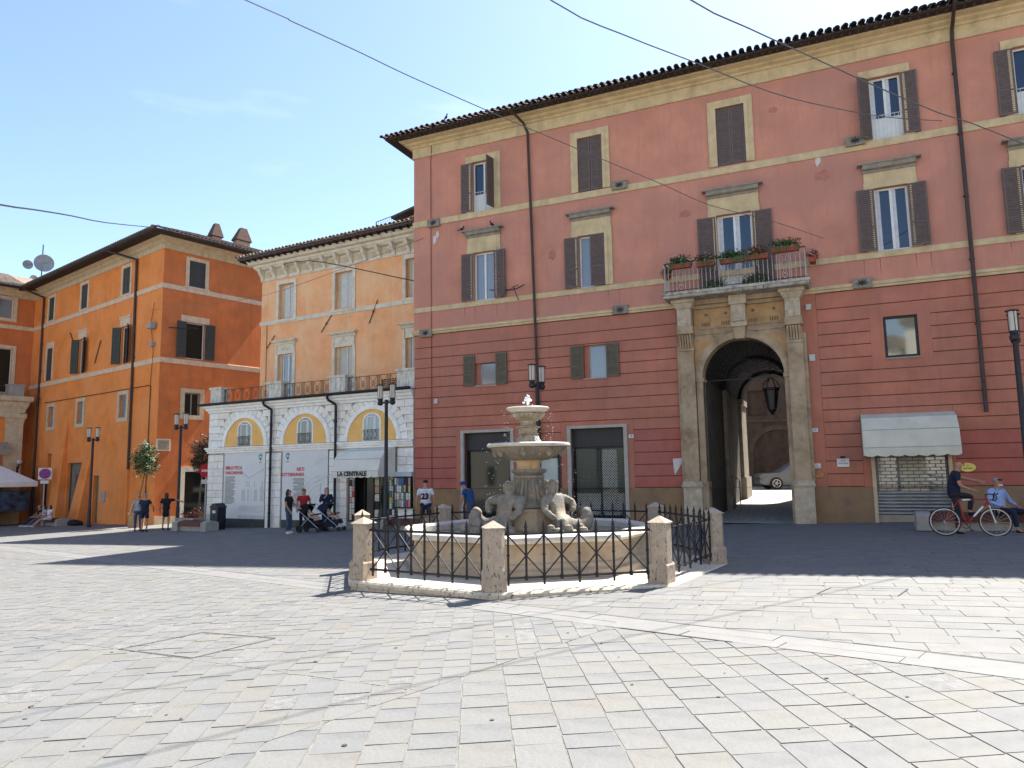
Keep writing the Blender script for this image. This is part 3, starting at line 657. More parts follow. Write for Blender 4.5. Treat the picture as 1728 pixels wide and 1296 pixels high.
# ---------------------------------------------------------------- PORTAL
b = MB(); UL, UR, CX, SP, RA = 10.40, 14.24, 12.36, 4.66, 1.26
b.archfill(10.885, 13.755, SP + .021, 5.98, CX, SP + .021, RA - .002, -.10, 0)
b.archfill(11.10, 13.62, SP + .021, 5.9, CX, SP + .021, RA - .002, .002, .42)       # spandrel
b.build('arch_spandrel', PORT_O, RED)
b = MB(); b.ring(CX, SP, RA, RA + .22, -.15, .30, n=26).prism([(CX - .14, 5.86), (CX + .14, 5.86), (CX + .2, 6.3), (CX - .2, 6.3)], -.30, -.16); b.build('archivolt', PORT, RED)
for s in (-1, 1):
    x0, x1 = ((10.90, 11.10) if s < 0 else (13.62, 13.80))
    b = MB(); b.box(x0, x1, -.10, .42, 1.32, SP - .10); b.box(x0 - .03 * (s > 0), x1 + .05 * (s < 0) + .03 * (s > 0), -.15, .42, SP - .10, SP + .02); b.box(x0, x1 + (.04 if s < 0 else 0), -.13, .42, -.3, 1.22); b.box(x0, x1 + (.05 if s < 0 else 0), -.15, .42, 1.22, 1.32)
    b.build('door_jamb', PORT, RED)
    a, e = ((10.42, 10.88) if s < 0 else (13.76, 14.22))
    b = MB(); b.box(a, e, -.22, 0, 1.32, 5.62); b.box(a - (.10 if s < 0 else 0), e + (.10 if s > 0 else 0), -.14, 0, 1.3, 5.9); b.build('pilaster', PORT, RED)
    b = MB(); b.box(a - .06, e + .06, -.28, 0, -.3, 1.16); b.sweep([(a - .06, 0), (a - .06, -.28), (e + .06, -.28), (e + .06, 0)], [(0, 1.14), (.03, 1.14), (.05, 1.2), (.02, 1.24), (.02, 1.30), (-.04, 1.34), (-.3, 1.34), (-.3, 1.14)]); b.build('pilaster_base', PORT_W, RED)
    b = MB(); b.box(a - .02, e + .02, -.26, 0, 5.60, 5.68)                                   # fluted console
    for k in range(5):
        x = a + .02 + k * (e - a - .04) / 5; b.add([(x, -.24, 5.70), (x + .06, -.24, 5.70), (x + .06, -.40, 6.12), (x, -.40, 6.12), (x, 0, 5.70), (x + .06, 0, 5.70), (x + .06, 0, 6.12), (x, 0, 6.12)], [(0, 1, 2, 3), (0, 3, 7, 4), (1, 5, 6, 2), (3, 2, 6, 7)])
    b.box(a, e, -.20, 0, 5.68, 6.14); b.box(a - .03, e + .03, -.44, 0, 6.14, 6.40); b.build('console', PORT, RED)
    b = MB(); b.box(a + .01, e - .01, -.46, 0, 6.40, 6.98); b.box(a + .09, e - .09, -.475, -.459, 6.48, 6.90)
    b.sweep([(a + .01, 0), (a + .01, -.46), (e - .01, -.46), (e - .01, 0)], [(0, 6.96), (.03, 6.98), (.10, 7.10), (.12, 7.14), (.16, 7.16), (.16, 7.26), (-.4, 7.26), (-.4, 6.96)])
    b.build('bracket', PORT_W, RED)
b = MB(); b.box(10.90, 13.74, -.06, 0, 5.98, 6.12); b.box(10.90, 13.74, -.10, 0, 6.12, 6.30); b.box(10.9, 13.74, -.13, 0, 6.30, 6.36); b.build('architrave', PORT, RED)
b = MB(); b.box(10.90, 13.74, -.07, 0, 6.36, 6.98); b.build('frieze', PORT_O, RED)
for u in (11.3, 11.92, 12.78, 13.42):
    b = MB(); b.cyl((u, -.07, 6.78), (u, -.10, 6.78), .05, .045, 10)
    for k in range(4): b.box(u - .13 + k * .07, u - .10 + k * .07, -.09, -.07, 6.40, 6.52)
    b.build('carved_drops', mat('dark carved stone', (.20, .13, .08), .9), RED)
b = MB(); b.box(10.9, 13.74, -.16, 0, 6.98, 7.10); b.box(10.9, 13.74, -.30, 0, 7.10, 7.26); b.build('frieze_cornice', PORT, RED)
a, e = 12.12, 12.60; b = MB(); b.box(a + .02, e - .02, -.42, -.07, 6.42, 6.96); b.box(a + .09, e - .09, -.44, -.421, 6.5, 6.9); b.box(a - .03, e + .03, -.48, -.07, 6.96, 7.26); b.box(a, e, -.34, -.07, 6.26, 6.42); b.build('bracket', PORT_W, RED)
# balcony
b = MB(); b.sweep([(10.12, 0), (10.12, -.92), (14.50, -.92), (14.50, 0)], [(-.03, 7.262), (0, 7.262), (.03, 7.30), (.03, 7.34), (.06, 7.36), (.06, 7.44), (-.03, 7.44)]); b.box(10.14, 14.48, -.90, 0, 7.264, 7.438)
BALC = b.build('balcony_slab', mat('mottled balcony stone', (.42, .38, .32), .85, .2, 6, .3, stain=(.06, .055, .05), samt=.9, ssc=(2.5, 2.5, 2.5)), RED)
b = MB(); P = [(10.16, -.04), (10.16, -.90), (14.46, -.90), (14.46, -.04)]
for z, r in ((8.42, .022), (7.50, .014)): b.tube([(x, y, z) for x, y in P], r, 6)
RAIL = b.build('balcony_rail', GREYIRON, BALC)
RW = mat('pale painted baluster', (.42, .40, .38), .5, .12, 6, .05)
u = 10.16; k = 0; bars = []
while u < 14.47:
    if not (10.55 < u < 10.85 or 12.2 < u < 12.46 or 13.72 < u < 14.0): bars.append((u, -.90))
    u += .134
for y in (-.2, -.34, -.48, -.62, -.76): bars += [(10.16, y), (14.46, y)]
bb = MB().cyl((0, 0, 7.44), (0, 0, 8.42), .0115, n=6).build('baluster', RW); BM = bb.data; bpy.data.objects.remove(bb)
for x, y in bars: place(BM, 'baluster', BALC, (x, y, 0))
for cx in (10.70, 12.33, 13.86):
    b = MB()
    for s in (-1, 1):
        b.tube([(cx, -.90, 7.5), (cx + s * .07, -.90, 7.62), (cx + s * .02, -.90, 7.8), (cx + s * .09, -.90, 7.98), (cx + s * .03, -.90, 8.12), (cx + s * .1, -.9, 8.25), (cx, -.9, 8.38)], .009, 5)
    b.sphere((cx, -.90, 7.66), .035, 6); b.cyl((cx - .14, -.9, 7.44), (cx - .14, -.9, 8.42), .0115, n=6); b.cyl((cx + .14, -.9, 7.44), (cx + .14, -.9, 8.42), .0115, n=6); b.build('baluster_ornament', RW, BALC)
# passage, fan grille, courtyard
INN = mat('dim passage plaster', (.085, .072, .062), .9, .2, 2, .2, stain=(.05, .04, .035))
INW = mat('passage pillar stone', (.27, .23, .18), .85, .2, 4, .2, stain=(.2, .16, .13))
def ramp(y): return .0 if y < 0 else .52 * min(1, y / 12)
g = MB()
for i in range(12): g.poly([(10.5, i, ramp(i)), (14.2, i, ramp(i)), (14.2, i + 1, ramp(i + 1)), (10.5, i + 1, ramp(i + 1))])
g.poly([(2, 12, .52), (26, 12, .52), (26, 26, .56), (2, 26, .56)]); g.poly([(2, 10.4, .44), (10.5, 10.4, .451), (10.5, 12, .52), (2, 12, .52)]); g.poly([(14.2, 10.4, .451), (26, 10.4, .44), (26, 12, .52), (14.2, 12, .52)])
CG = g.build('courtyard_ground', mat('courtyard cobble', (.40, .38, .34), .85, .3, 8, .8, 14), kind='structure'); CG.location = (RO.x, RO.y, .02); CG.rotation_euler = (0, 0, -YR)
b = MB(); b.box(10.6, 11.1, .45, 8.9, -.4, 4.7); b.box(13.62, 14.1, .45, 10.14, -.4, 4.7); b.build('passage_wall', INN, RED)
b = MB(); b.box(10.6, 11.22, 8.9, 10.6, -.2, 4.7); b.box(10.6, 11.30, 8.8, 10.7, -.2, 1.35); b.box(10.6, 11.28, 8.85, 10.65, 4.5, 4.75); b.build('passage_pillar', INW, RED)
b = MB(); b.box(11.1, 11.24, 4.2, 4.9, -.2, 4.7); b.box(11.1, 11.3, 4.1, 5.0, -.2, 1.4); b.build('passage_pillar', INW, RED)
b = MB(); n = 16
for i in range(n):
    t0, t1 = pi * i / n, pi * (i + 1) / n
    for y0, y1 in ((.45, 4.2), (4.2, 10.14)):
        p = [(CX + r * cos(t), SP + r * sin(t)) for r, t in ((RA + .02, t0), (RA + .3, t0), (RA + .3, t1), (RA + .02, t1))]
        b.prism(p, y0, y1)
for y0 in (4.2, 8.9): b.ring(CX, SP, RA - .12, RA + .1, y0, y0 + .7, n=16)
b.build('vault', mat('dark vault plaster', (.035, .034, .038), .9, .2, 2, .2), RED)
b = MB()
for k in range(1, 28):
    a = pi * k / 28; r0 = .18 if k % 2 else .45
    b.cyl((CX + r0 * cos(a), .5, SP + r0 * sin(a)), (CX + RA * cos(a), .5, SP + RA * sin(a)), .011, n=4)
b.ring(CX, SP, .17, .20, .49, .51, n=14).ring(CX, SP, .62, .635, .49, .51, n=20); b.box(CX - RA, CX + RA, .485, .515, SP - .03, SP)
b.build('fan_grille', IRON, RED)
b = MB(); b.tube([(11.35, 6.0, .3), (11.35, 6.0, 1.25), (11.35, 5.3, 1.35), (11.14, 5.0, 1.35)], .022); b.build('handrail', IRON, RED)
# courtyard building behind
CB = thing('courtyard_building', 'brown brick courtyard building seen through the palace archway', 'building', (RO.x, RO.y, 0), -YR)
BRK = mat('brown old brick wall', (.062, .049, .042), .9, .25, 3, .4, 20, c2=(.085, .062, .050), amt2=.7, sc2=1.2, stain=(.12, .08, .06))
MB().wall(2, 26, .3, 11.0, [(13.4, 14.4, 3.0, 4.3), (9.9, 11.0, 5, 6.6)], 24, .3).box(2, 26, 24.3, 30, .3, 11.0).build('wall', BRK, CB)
MB().frame(13.25, 14.55, 2.9, 4.4, .15, 23.94, 24.05).build('window_surround', PORT, CB); MB().box(13.4, 14.4, 24.1, 24.2, 3, 4.3).build('window', GL_D, CB)
b = MB(); b.ring(11.6, 2.6, 1.5, 1.8, 23.85, 23.99, n=16); b.box(9.8, 10.1, 23.85, 23.99, .5, 2.6); b.box(13.1, 13.4, 23.85, 23.99, .5, 2.6); b.build('blind_arch', mat('dull brown arch stone', (.085, .070, .058), .9, .15), CB)
b = MB(); b.box(2, 26, 23.9, 24, 4.6, 4.75); b.build('string_course', mat('dull brown arch stone', (.15, .125, .10)), CB)
MB().box(1.7, 2, 12, 30, .3, 11).box(26, 26.3, 12, 30, .3, 11).build('side_wall', BRK, CB)

# sunlit houses across the square, behind the camera (they show in the window panes); the side one is added for bounce onto the left facades
for k, (x0, w_, h_, y_, c_) in enumerate(((-30, 26, 12, -20, (.74, .69, .58)), (-3.6, 22, 13.5, -22, (.74, .69, .60)), (19, 20, 12.5, -21, (.66, .56, .42)), (-48, 26, 12, 0, (.76, .70, .60)))):
    T = thing('house', 'pale sunlit house on the far side of the square, ' + ('left', 'middle', 'right', 'side')[k], 'house', (x0 + w_ / 2, y_, gz(x0 + w_ / 2, y_)), 0 if k < 3 else -HALF, 'houses across the square')
    hm = mat('sunlit plaster %d' % k, c_, .9, .05, 2)
    wo_ = [(-w_ / 2 + 1.6 + i * 3.1, -w_ / 2 + 2.7 + i * 3.1, z, z + 1.9) for i in range(int((w_ - 2) // 3.1)) for z in (1.2, 4.6, 8.0)]
    b = MB(); b.wall(-w_ / 2, w_ / 2, -1, h_, wo_, 0, .2); b.v = [(-x, -y, z) for x, y, z in b.v]; b.box(-w_ / 2, w_ / 2, -9, -.25, -1, h_ - .02); b.build('wall', hm, T)
    for o in wo_: MB().box(-o[1], -o[0], -.19, -.15, o[2], o[3]).build('window', SHUT_D, T)
    MB().sweep([(w_ / 2, -9), (w_ / 2, 0), (-w_ / 2, 0), (-w_ / 2, -9)][::-1], [(-.3, h_), (.5, h_ + .1), (.9, h_ + .15), (.9, h_ + .3), (-.3, h_ + .9)]).box(-w_ / 2, w_ / 2, -9, -.3, h_, h_ + .85).build('roof', TILE, T)
# ---------------------------------------------------------------- WHITE ARCADED BUILDING
YW = radians(28.87); WO = (-14.2536, 34.0352)
WH = thing('arcade_building', 'single storey white block stone shop building with three arched lunettes', 'building', (WO[0], WO[1], 0), -YW)
WE = 11.86; CXS = (2.44, 6.14, 9.79); R1 = 1.27; SPR = 3.08
MB().box(0, WE, .06, .30, 3.0, 4.70).box(0, 1.05, .06, .5, -.9, 3.0).box(3.80, 4.72, .06, .5, -.9, 3).box(7.50, 8.50, .06, .5, -.9, 3).box(11.05, WE, .06, .5, -.9, 3.0).build('wall', JOINT, WH)
MB().box(0, .3, .3, 2.8, -.9, 4.9).box(WE - .3, WE, .5, 2.8, -.9, 4.9).box(.3, WE - .3, 2.5, 2.8, -.9, 4.9).build('rear_wall', WHITE_ST, WH)
rb = random.Random(3); WM = [WHITE_ST, WHITE_S2, WHITE_S3]
def block(x0, x1, z0, z1, c=.008):
    if x1 - x0 < .05: return
    MB().cbox(x0 + .008, x1 - .008, rb.uniform(-.006, .004), .061, z0 + .008, z1 - .008, c).build('stone_block', WM[rb.randrange(3)], WH)
for (a, e) in ((0, 1.04), (3.80, 4.72), (7.50, 8.48), (11.06, WE)):
    z = -.55; r_ = 0; hs = [.50, .50] + [.325] * 8
    for h in hs:
        if z + h > 2.85: h = 2.80 - z
        if h < .1: break
        if r_ < 2 and a < 11: block(a, e, z, z + h)
        else:
            c = a + (e - a) * (.62 if r_ % 2 else .38) + rb.uniform(-.05, .05); block(a, c, z, z + h); block(c, e, z, z + h)
        z += h; r_ += 1
RO_, RV = R1 + .19, R1 + .19 + .34
zr = [3.06 + i * .325 for i in range(6)]
for z0 in zr[:5]:
    z1 = min(z0 + .325, 4.66); zm = (z0 + z1) / 2; spans = []; x = 0
    for cx in CXS:
        dz = zm - SPR
        rr_ = RV
        hw = sqrt(max(0, rr_ ** 2 - dz * dz)) if dz < rr_ else 0
        if hw > 0: spans.append((x, cx - hw)); x = cx + hw
    spans.append((x, WE))
    for a, e in spans:
        if e - a < .12: 
            block(a, e, z0, z1); continue
        n = max(1, round((e - a) / .55)); cuts = [a + (e - a) * i / n + (rb.uniform(-.08, .08) if 0 < i < n else 0) for i in range(n + 1)]
        for p, q in zip(cuts, cuts[1:]): block(p, q, z0, z1)
for cx in CXS:
    n = 17
    for i in range(n):
        t0, t1 = pi * i / n, pi * (i + 1) / n
        q = [(cx + r * cos(t), min(SPR + r * sin(t), 4.655)) for r, t in ((RO_ + .006, t0 + .008), (RV - .01, t0 + .006), (RV - .01, t1 - .006), (RO_ + .006, t1 - .008))]
        MB().prism(q, rb.uniform(-.006, .004), .061).build('voussoir', WM[rb.randrange(3)], WH)
    b = MB(); b.ring(cx, SPR, R1, RO_ - .05, -.07, .20, n=28).ring(cx, SPR, RO_ - .05, RO_, -.05, .1, n=28); b.build('archivolt', WHITE_S2, WH)
    b = MB(); n = 24; pts = [(cx + (R1 + .01) * cos(pi * i / n), SPR + (R1 + .01) * sin(pi * i / n)) for i in range(n + 1)]; b.prism(pts, -.012 + .0, .05); b.build('lunette', YEL, WH)
    w = .40; b = MB(); m_ = 8; oh = .78
    b.frame(cx - w - .07, cx + w + .07, 3.08, 3.08 + oh, .07, -.035, -.013, bottom=False, top=False)
    for i in range(m_):
        t0, t1 = pi * i / m_, pi * (i + 1) / m_
        b.prism([(cx + r * cos(t), 3.08 + oh + r * .75 * sin(t)) for r, t in ((w, t0), (w + .07, t0), (w + .07, t1), (w, t1))], -.035, -.013)
    sr = b.build('window_surround', WHITE_S2, WH)
    pts = [(cx - w, 3.08), (cx + w, 3.08)] + [(cx + w * cos(pi * i / 8), 3.08 + oh + w * .75 * sin(pi * i / 8)) for i in range(9)]
    MB().prism(pts, -.020, -.0125).build('pane', GL_P if cx > 9 else glass('grey arch pane', (.10, .11, .11), .05, 1.8), sr)
    b = MB(); b.box(cx - .26, cx - .21, -.030, -.021, 3.12, 4.05).box(cx + .10, cx + .16, -.03, -.021, 3.12, 4.08).box(cx + .19, cx + .23, -.03, -.021, 3.12, 4.0).box(cx - .26, cx + .22, -.03, -.0215, 4.03, 4.07); b.build('window_frame', WPAINT, sr)
    b = MB(); 
    for z in (3.12, 3.50): b.box(cx - w, cx + w, -.075, -.06, z, z + .02)
    for k in range(4):
        xx = cx - w + k * w / 2
        b.tube([(xx, -.068, 3.12), (xx + w / 4, -.068, 3.31), (xx, -.068, 3.5)], .009, 4).tube([(xx + w / 2, -.068, 3.12), (xx + w / 4, -.068, 3.31), (xx + w / 2, -.068, 3.5)], .009, 4).cyl((xx, -.068, 3.12), (xx, -.068, 3.5), .008, n=4)
    b.build('window_railing', IRON, sr)
MB().sweep([(0, 2.8), (0, 0), (WE, 0)], [(-.05, 2.79), (.03, 2.79), (.03, 2.86), (.07, 2.88), (.09, 2.97), (.13, 2.99), (.13, 3.05), (-.05, 3.07)]).build('belt_course', WHITE_S2, WH)
MB().sweep([(0, 2.8), (0, 0), (WE, 0)], [(-.05, 4.67), (.03, 4.67), (.05, 4.75), (.12, 4.80), (.14, 4.88), (.22, 4.92), (.24, 5.00), (-.05, 5.01)]).build('cornice', WHITE_S2, WH)
MB().sweep([(0, 2.8), (0, 0), (WE, 0)], [(.20, 5.005), (.34, 5.005), (.38, 5.05), (.38, 5.11), (.20, 5.11)]).build('gutter', IRON, WH)
MB().box(-.2, WE, -.2, 2.8, 5.012, 5.06).build('terrace_floor', BENCH, WH)
for u in (4.22, 7.96): pipe(WH, [(u - .28, -.36, 5.05), (u - .28, -.34, 4.85), (u, -.13, 4.62), (u, -.13, -.5)], .055, IRON)
# posters
PO = mat('grey poster print', (.66, .65, .63), .7, .03, 1.5, .02); PO2 = mat('poster sketch grey', (.52, .52, .52), .7, .05, 3, .0); PR = mat('poster red ink', (.55, .06, .05), .7, 0, bump=0); PT = mat('poster text grey', (.09, .09, .09), .7, 0, bump=0)
PTE = mat('poster emblem teal', (.02, .22, .20), .7, 0, bump=0)
for k, (cx, l1, l2) in enumerate(((2.42, 'BIBLIOTECA', 'PARONIANA'), (6.11, 'RIETI', 'SOTTERRANEA'))):
    a, e = cx - 1.31, cx + 1.31
    p = MB().box(a, e, .02, .08, -.16, 2.79).build('poster', PO, WH, label='grey banner headed ' + l1 + ' ' + l2)
    MB().box(a, e, .03, .08, -.8, -.165).build('poster_base', mat('dark poster base', (.06, .06, .058), .7, .2, 3), p)
    rx = radians(90)
    if k == 0: x0, al = a + .10, 'LEFT'
    else: x0, al = a + 1.30, 'RIGHT'
    text(l1, .20, p, (x0, .015, 2.10 - k * .12), (rx, 0, 0), PR, .003, align=al, bold=.006); text(l2, .20, p, (x0, .015, 1.88 - k * .12), (rx, 0, 0), PR, .003, align=al, bold=.006)
    b = MB(); z = 1.70 - k * .12
    for i in range(24):
        ww = .62 + .06 * sin(i * 2.3) - (.2 if i % 6 == 5 else 0)
        if al == 'LEFT': b.box(x0, x0 + ww, .013, .019, z, z + .022)
        else: b.box(x0 - ww, x0, .013, .019, z, z + .022)
        z -= .052
    b.build('poster_text', PT, p, kind='stuff')
    ex = e - .28 if k == 0 else a + .32
    b = MB(); q = [(ex + .13 * cos(t) * (1 if sin(t) > 0 else .6), .016, 2.55 + .15 * sin(t)) for t in [2 * pi * i / 12 for i in range(12)]]; b.poly(q)
    b.build('emblem', PTE, p); MB().box(ex - .06, ex + .05, .012, .0155, 2.52, 2.62).build('emblem_inlay', PO, p); text('RIETI', .07, p, (ex, .014, 2.32), (rx, 0, 0), PTE, .002)
    b = MB(); sx = cx - .30 if k == 0 else cx + .15
    b.box(sx, e, .014, .019, -.16, .0)
    if k == 0:
        b.add([(sx, .014, 2.05), (sx + .62, .014, 1.66), (sx + .62, .014, 1.60), (sx, .014, 1.99)], [(0, 3, 2, 1)]); b.add([(sx + .62, .014, 1.66), (e - .05, .014, 2.05), (e - .05, .014, 1.98), (sx + .62, .014, 1.60)], [(0, 3, 2, 1)])
        for xx, z0, h in ((.17, .62, .42), (.95, .62, .42), (1.35, .62, .55)): 
            b.box(sx + xx, sx + xx + .22, .014, .019, z0, z0 + h); b.prism([(sx + xx + .11 + .11 * cos(pi * i / 6), z0 + h + .11 * sin(pi * i / 6)) for i in range(7)], .014, .019)
        for xx in (.55, .62, .78): b.box(sx + xx, sx + xx + .03, .014, .019, .60, 1.15)
        for xx in (.48, .62, .95, 1.45): b.box(sx + xx, sx + xx + .06, .014, .019, 1.25, 1.50)
        for i in range(6): b.add([(sx, .014, .25 + i * .03), (e - .1, .014, .1 + i * .06), (e - .1, .014, .085 + i * .06), (sx, .014, .235 + i * .03)], [(0, 3, 2, 1)])
    else:
        for r_ in (.35, .55, .75, .95, 1.12):
            b.ring(cx + .95, .55, r_, r_ + .02, .014, .019, pi * .5, pi * .98, 12)
        for z in (2.3, 2.36, 2.43, 1.6, 1.55): b.add([(cx + .6, .014, z - .15), (e, .014, z + .1), (e, .014, z + .085), (cx + .6, .014, z - .17)], [(0, 3, 2, 1)])
        b.box(cx + .1, cx + .11, .014, .019, .1, 1.7); b.box(cx + .9, cx + .96, .014, .019, .3, 1.4)
    b.build('poster_sketch', PO2, p, kind='stuff')
# newsagent
b = MB().frame(8.50, 11.05, -.9, 2.79, .07, .02, .5, bottom=False); b.build('shop_surround', mat('tan marble jamb', (.30, .20, .15), .7, .15, 5), WH)
MB().box(8.57, 10.98, .45, .5, -.9, 2.6).build('shop_back', BLACKF, WH)
b = MB().box(9.15, 10.55, -.75, .45, -.9, -.12).box(8.95, 10.75, -.95, -.75, -.9, -.3); b.build('shop_step', BENCH, WH)
PC = [mat('magazine ' + n, c, .6, .25, 14, 0) for n, c in (('cream', (.62, .6, .5)), ('red', (.5, .06, .05)), ('green', (.06, .2, .12)), ('blue', (.08, .16, .33)), ('grey', (.28, .28, .28)), ('black', (.03, .03, .035)), ('yellow', (.6, .48, .08)), ('pink', (.5, .3, .3)))]
def magazines(parent, u0, u1, z0, z1, y, cols, rows_, rn, shuf=.0, gap=.012):
    w = (u1 - u0) / cols; h = (z1 - z0) / rows_
    me = MB().box(gap, w - gap, -.012, 0, gap, h - gap).build('magazine', PC[0]); base = me.data; bpy.data.objects.remove(me); var = []
    for m in PC: q = base.copy(); q.materials.clear(); q.materials.append(m); var.append(q)
    for i in range(cols):
        for j in range(rows_): place(var[rn.choices(range(8), (7, 2, 2, 2, 4, 3, 1, 2))[0]], 'magazine', parent, (u0 + i * w, y, z0 + j * h + rn.uniform(-.01, .01)))
rm = random.Random(11)
DC = MB().box(10.98, 11.84, -.10, .055, .40, 1.62).build('magazine_case', BLACKF, WH)
MB().frame(10.98, 11.84, .40, 1.62, .035, -.14, -.101).build('case_frame', BLACKF, DC); MB().box(10.98, 11.84, -.13, .05, 1.622, 1.80).build('case_header', mat('pale blue header', (.50, .55, .60), .7, .05), DC)
magazines(DC, 11.02, 11.80, .44, 1.58, -.105, 7, 4, rm)
DR = MB().frame(9.13, 10.60, -.1, 2.5, .07, .30, .40).box(9.60, 9.66, .3, .4, -.1, 2.5).box(10.12, 10.17, .3, .4, -.1, 2.5).build('shop_door', BLACKF, WH)
MB().box(9.2, 10.53, .36, .37, -.05, 2.4).build('pane', GL_D, DR)
magazines(DR, 9.66, 9.92, .0, 1.9, .34, 1, 6, rm, gap=.02); magazines(DR, 10.19, 10.5, .55, 1.8, .34, 1, 3, rm, gap=.02)
for a in (8.62, 10.66):
    r_ = MB().box(a, a + .32, .0, .08, -.15, 2.0).build('poster_rack', BLACKF, WH); magazines(r_, a + .03, a + .29, -.1, 1.95, -.002, 2, 9, rm)
AW = awning(WH, 8.62, 10.98, 2.78, 1.60, 1.05, AWW, folds=3, val=.26)
text('LA CENTRALE', .235, AW, (9.68, -1.075, 1.745), (radians(90), 0, 0), BLACKF, .004, bold=.012)
# balustrade on the terrace
for i, (a, e) in enumerate(((-.12, .62), (3.62, 4.52), (7.34, 8.22), (10.95, 11.84))):
    b = MB(); b.box(a, e, .12, .55, 5.06, 5.80); b.box(a - .05, e + .05, .07, .60, 5.80, 5.90); b.box(a - .04, e + .04, .08, .59, 5.06, 5.13)
    b.build('balustrade_pier', STREAK, WH)
def railing(parent, u0, u1, y, z0, z1, n, m=IRON):
    b = MB(); b.box(u0, u1, y - .012, y + .012, z1 - .02, z1); b.box(u0, u1, y - .012, y + .012, z0, z0 + .02); w = (u1 - u0) / n
    for k in range(n):
        a = u0 + k * w + w * .12; e = u0 + (k + 1) * w - w * .12
        for x in (a, e): b.box(x - .008, x + .008, y - .008, y + .008, z0, z1)
        zc = (z0 + z1) / 2; xc = (a + e) / 2
        for p, q in (((a, z0), (e, z1)), ((a, z1), (e, z0))): b.cyl((p[0], y, p[1]), (q[0], y, q[1]), .008, n=4)
        d = (e - a) * .27; b.tube([(xc - d, y, zc), (xc, y, zc + d), (xc + d, y, zc), (xc, y, zc - d), (xc - d, y, zc)], .008, 4)
        b.box(xc - w * .5 - .007, xc - w * .5 + .007, y - .008, y + .008, z0, z1)
    return b.build('railing', m, parent)
railing(WH, .62, 3.62, .30, 5.12, 5.78, 5); railing(WH, 4.52, 7.34, .30, 5.12, 5.78, 5); railing(WH, 8.22, 10.95, .30, 5.12, 5.78, 5)
railing(WH, -.10, .02, .6, 5.12, 5.78, 1)
b = MB().frame(9.75, 10.65, 5.12, 5.62, .03, .62, .66)
for k in range(1, 6): b.box(9.78, 10.62, .625, .655, 5.12 + k * .08, 5.15 + k * .08)
b.build('terrace_crate', IRON, WH)
# ---------------------------------------------------------------- APRICOT HOUSE BEHIND THE TERRACE
wn = Vector((sin(YW), cos(YW))); OO = Vector(WO) + wn * 2.82
OR = thing('apricot_house', 'apricot plastered house with bracketed cream cornice rising behind the terrace', 'building', (OO.x, OO.y, 0), -YW)
U0, U1 = .14, 11.2
ups = [(1.38, 2.42, 9.52, 11.30), (5.12, 6.22, 9.58, 11.36), (9.34, 10.4, 9.6, 11.38)]
los = [(1.40, 2.42, 5.08, 7.72), (5.16, 6.26, 5.08, 7.72), (9.34, 10.4, 5.08, 7.75)]
MB().wall(U0, U1, 4.5, 11.7, ups + los, 0, .25).wall(U0, U1, 11.7, 12.7, [], 0).box(U0, U0 + .3, .02, 9, 4.5, 12.6).box(U0 + .3, U1, 8.7, 9, 4.5, 12.6).box(U1 - .2, U1, .3, 8.7, 4.5, 12.6).build('wall', ORANGE, OR)
for i, o in enumerate(ups):
    b = MB(); b.frame(o[0] - .17, o[1] + .17, o[2] - .05, o[3] + .20, .17, -.05, -.002, bottom=False, wt=.20); b.box(o[0] - .22, o[1] + .22, -.09, -.002, o[2] - .16, o[2] - .05); b.build('window_surround', CREAM, OR)
    f = MB().frame(o[0], o[1], o[2], o[3], .05, .14, .19).build('window', TAN_TRIM, OR)
    c = o[0] + .27 + (o[1] - o[0] - .3) / 2; x0 = o[0] + .25
    for a, e in ((x0, c - .01), (c + .01, o[1] - .05)): MB().cbox(a, e, .13, .17, o[2] + .05, o[3] - .05, .015).build('shutter_board', SHUT_W, f)
    MB().box(o[0] + .05, x0 - .01, .15, .18, o[2] + .05, o[3] - .05).build('shutter_edge', TAN_TRIM, f)
for i, o in enumerate(los):
    b = MB(); b.frame(o[0] - .17, o[1] + .17, o[2], o[3] + .1, .17, -.05, -.002, bottom=False, wt=.1); b.box(o[0] - .15, o[1] + .15, -.045, -.002, o[3] + .1, 8.20)
    for s in (-1, 1):
        x = (o[0] - .08) if s < 0 else (o[1] + .08); b.box(x - .05, x + .05, -.09, -.05, 7.75, 8.15)
    cx = (o[0] + o[1]) / 2; b.tube([(cx - .3, -.05, 8.08), (cx - .12, -.06, 7.9), (cx, -.06, 8.14), (cx + .12, -.06, 7.9), (cx + .3, -.05, 8.08)], .02, 4)
    b.build('window_surround', CREAM, OR)
    MB().sweep([(o[0] - .2, 0), (o[1] + .2, 0)], [(0, 8.2), (.10, 8.2), (.13, 8.28), (.22, 8.32), (.24, 8.40), (0, 8.42)]).box(o[0] - .32, o[1] + .32, -.26, -.003, 8.36, 8.41).build('window_hood', CREAM, OR)
    f = window(OR, o[0] + .2, o[1], o[2], o[3], y=.15, pm=GL_P if i == 0 else mat('pale closed blind', (.50, .48, .43), .7, .05, 5), door=.0, fm=WPAINT if i != 1 else CREAM)
    MB().box(o[0] + .002, o[0] + .19, .10, .24, o[2], o[3]).build('reveal_panel', TAN_TRIM, f)
MB().sweep([(U0, 9), (U0, 0), (U1, 0)], [(0, 9.30), (.04, 9.30), (.06, 9.44), (.06, 9.50), (0, 9.51)]).build('belt_course', CREAM, OR)
P = [(U0, 9), (U0, 0), (U1, 0)]
MB().sweep(P, [(0, 11.62), (.05, 11.62), (.05, 11.70), (.03, 11.72), (.03, 12.15), (.22, 12.20), (.28, 12.28), (.32, 12.30), (.34, 12.40), (.50, 12.44), (.54, 12.56), (.60, 12.62), (0, 12.68)]).build('cornice', CREAM, OR)
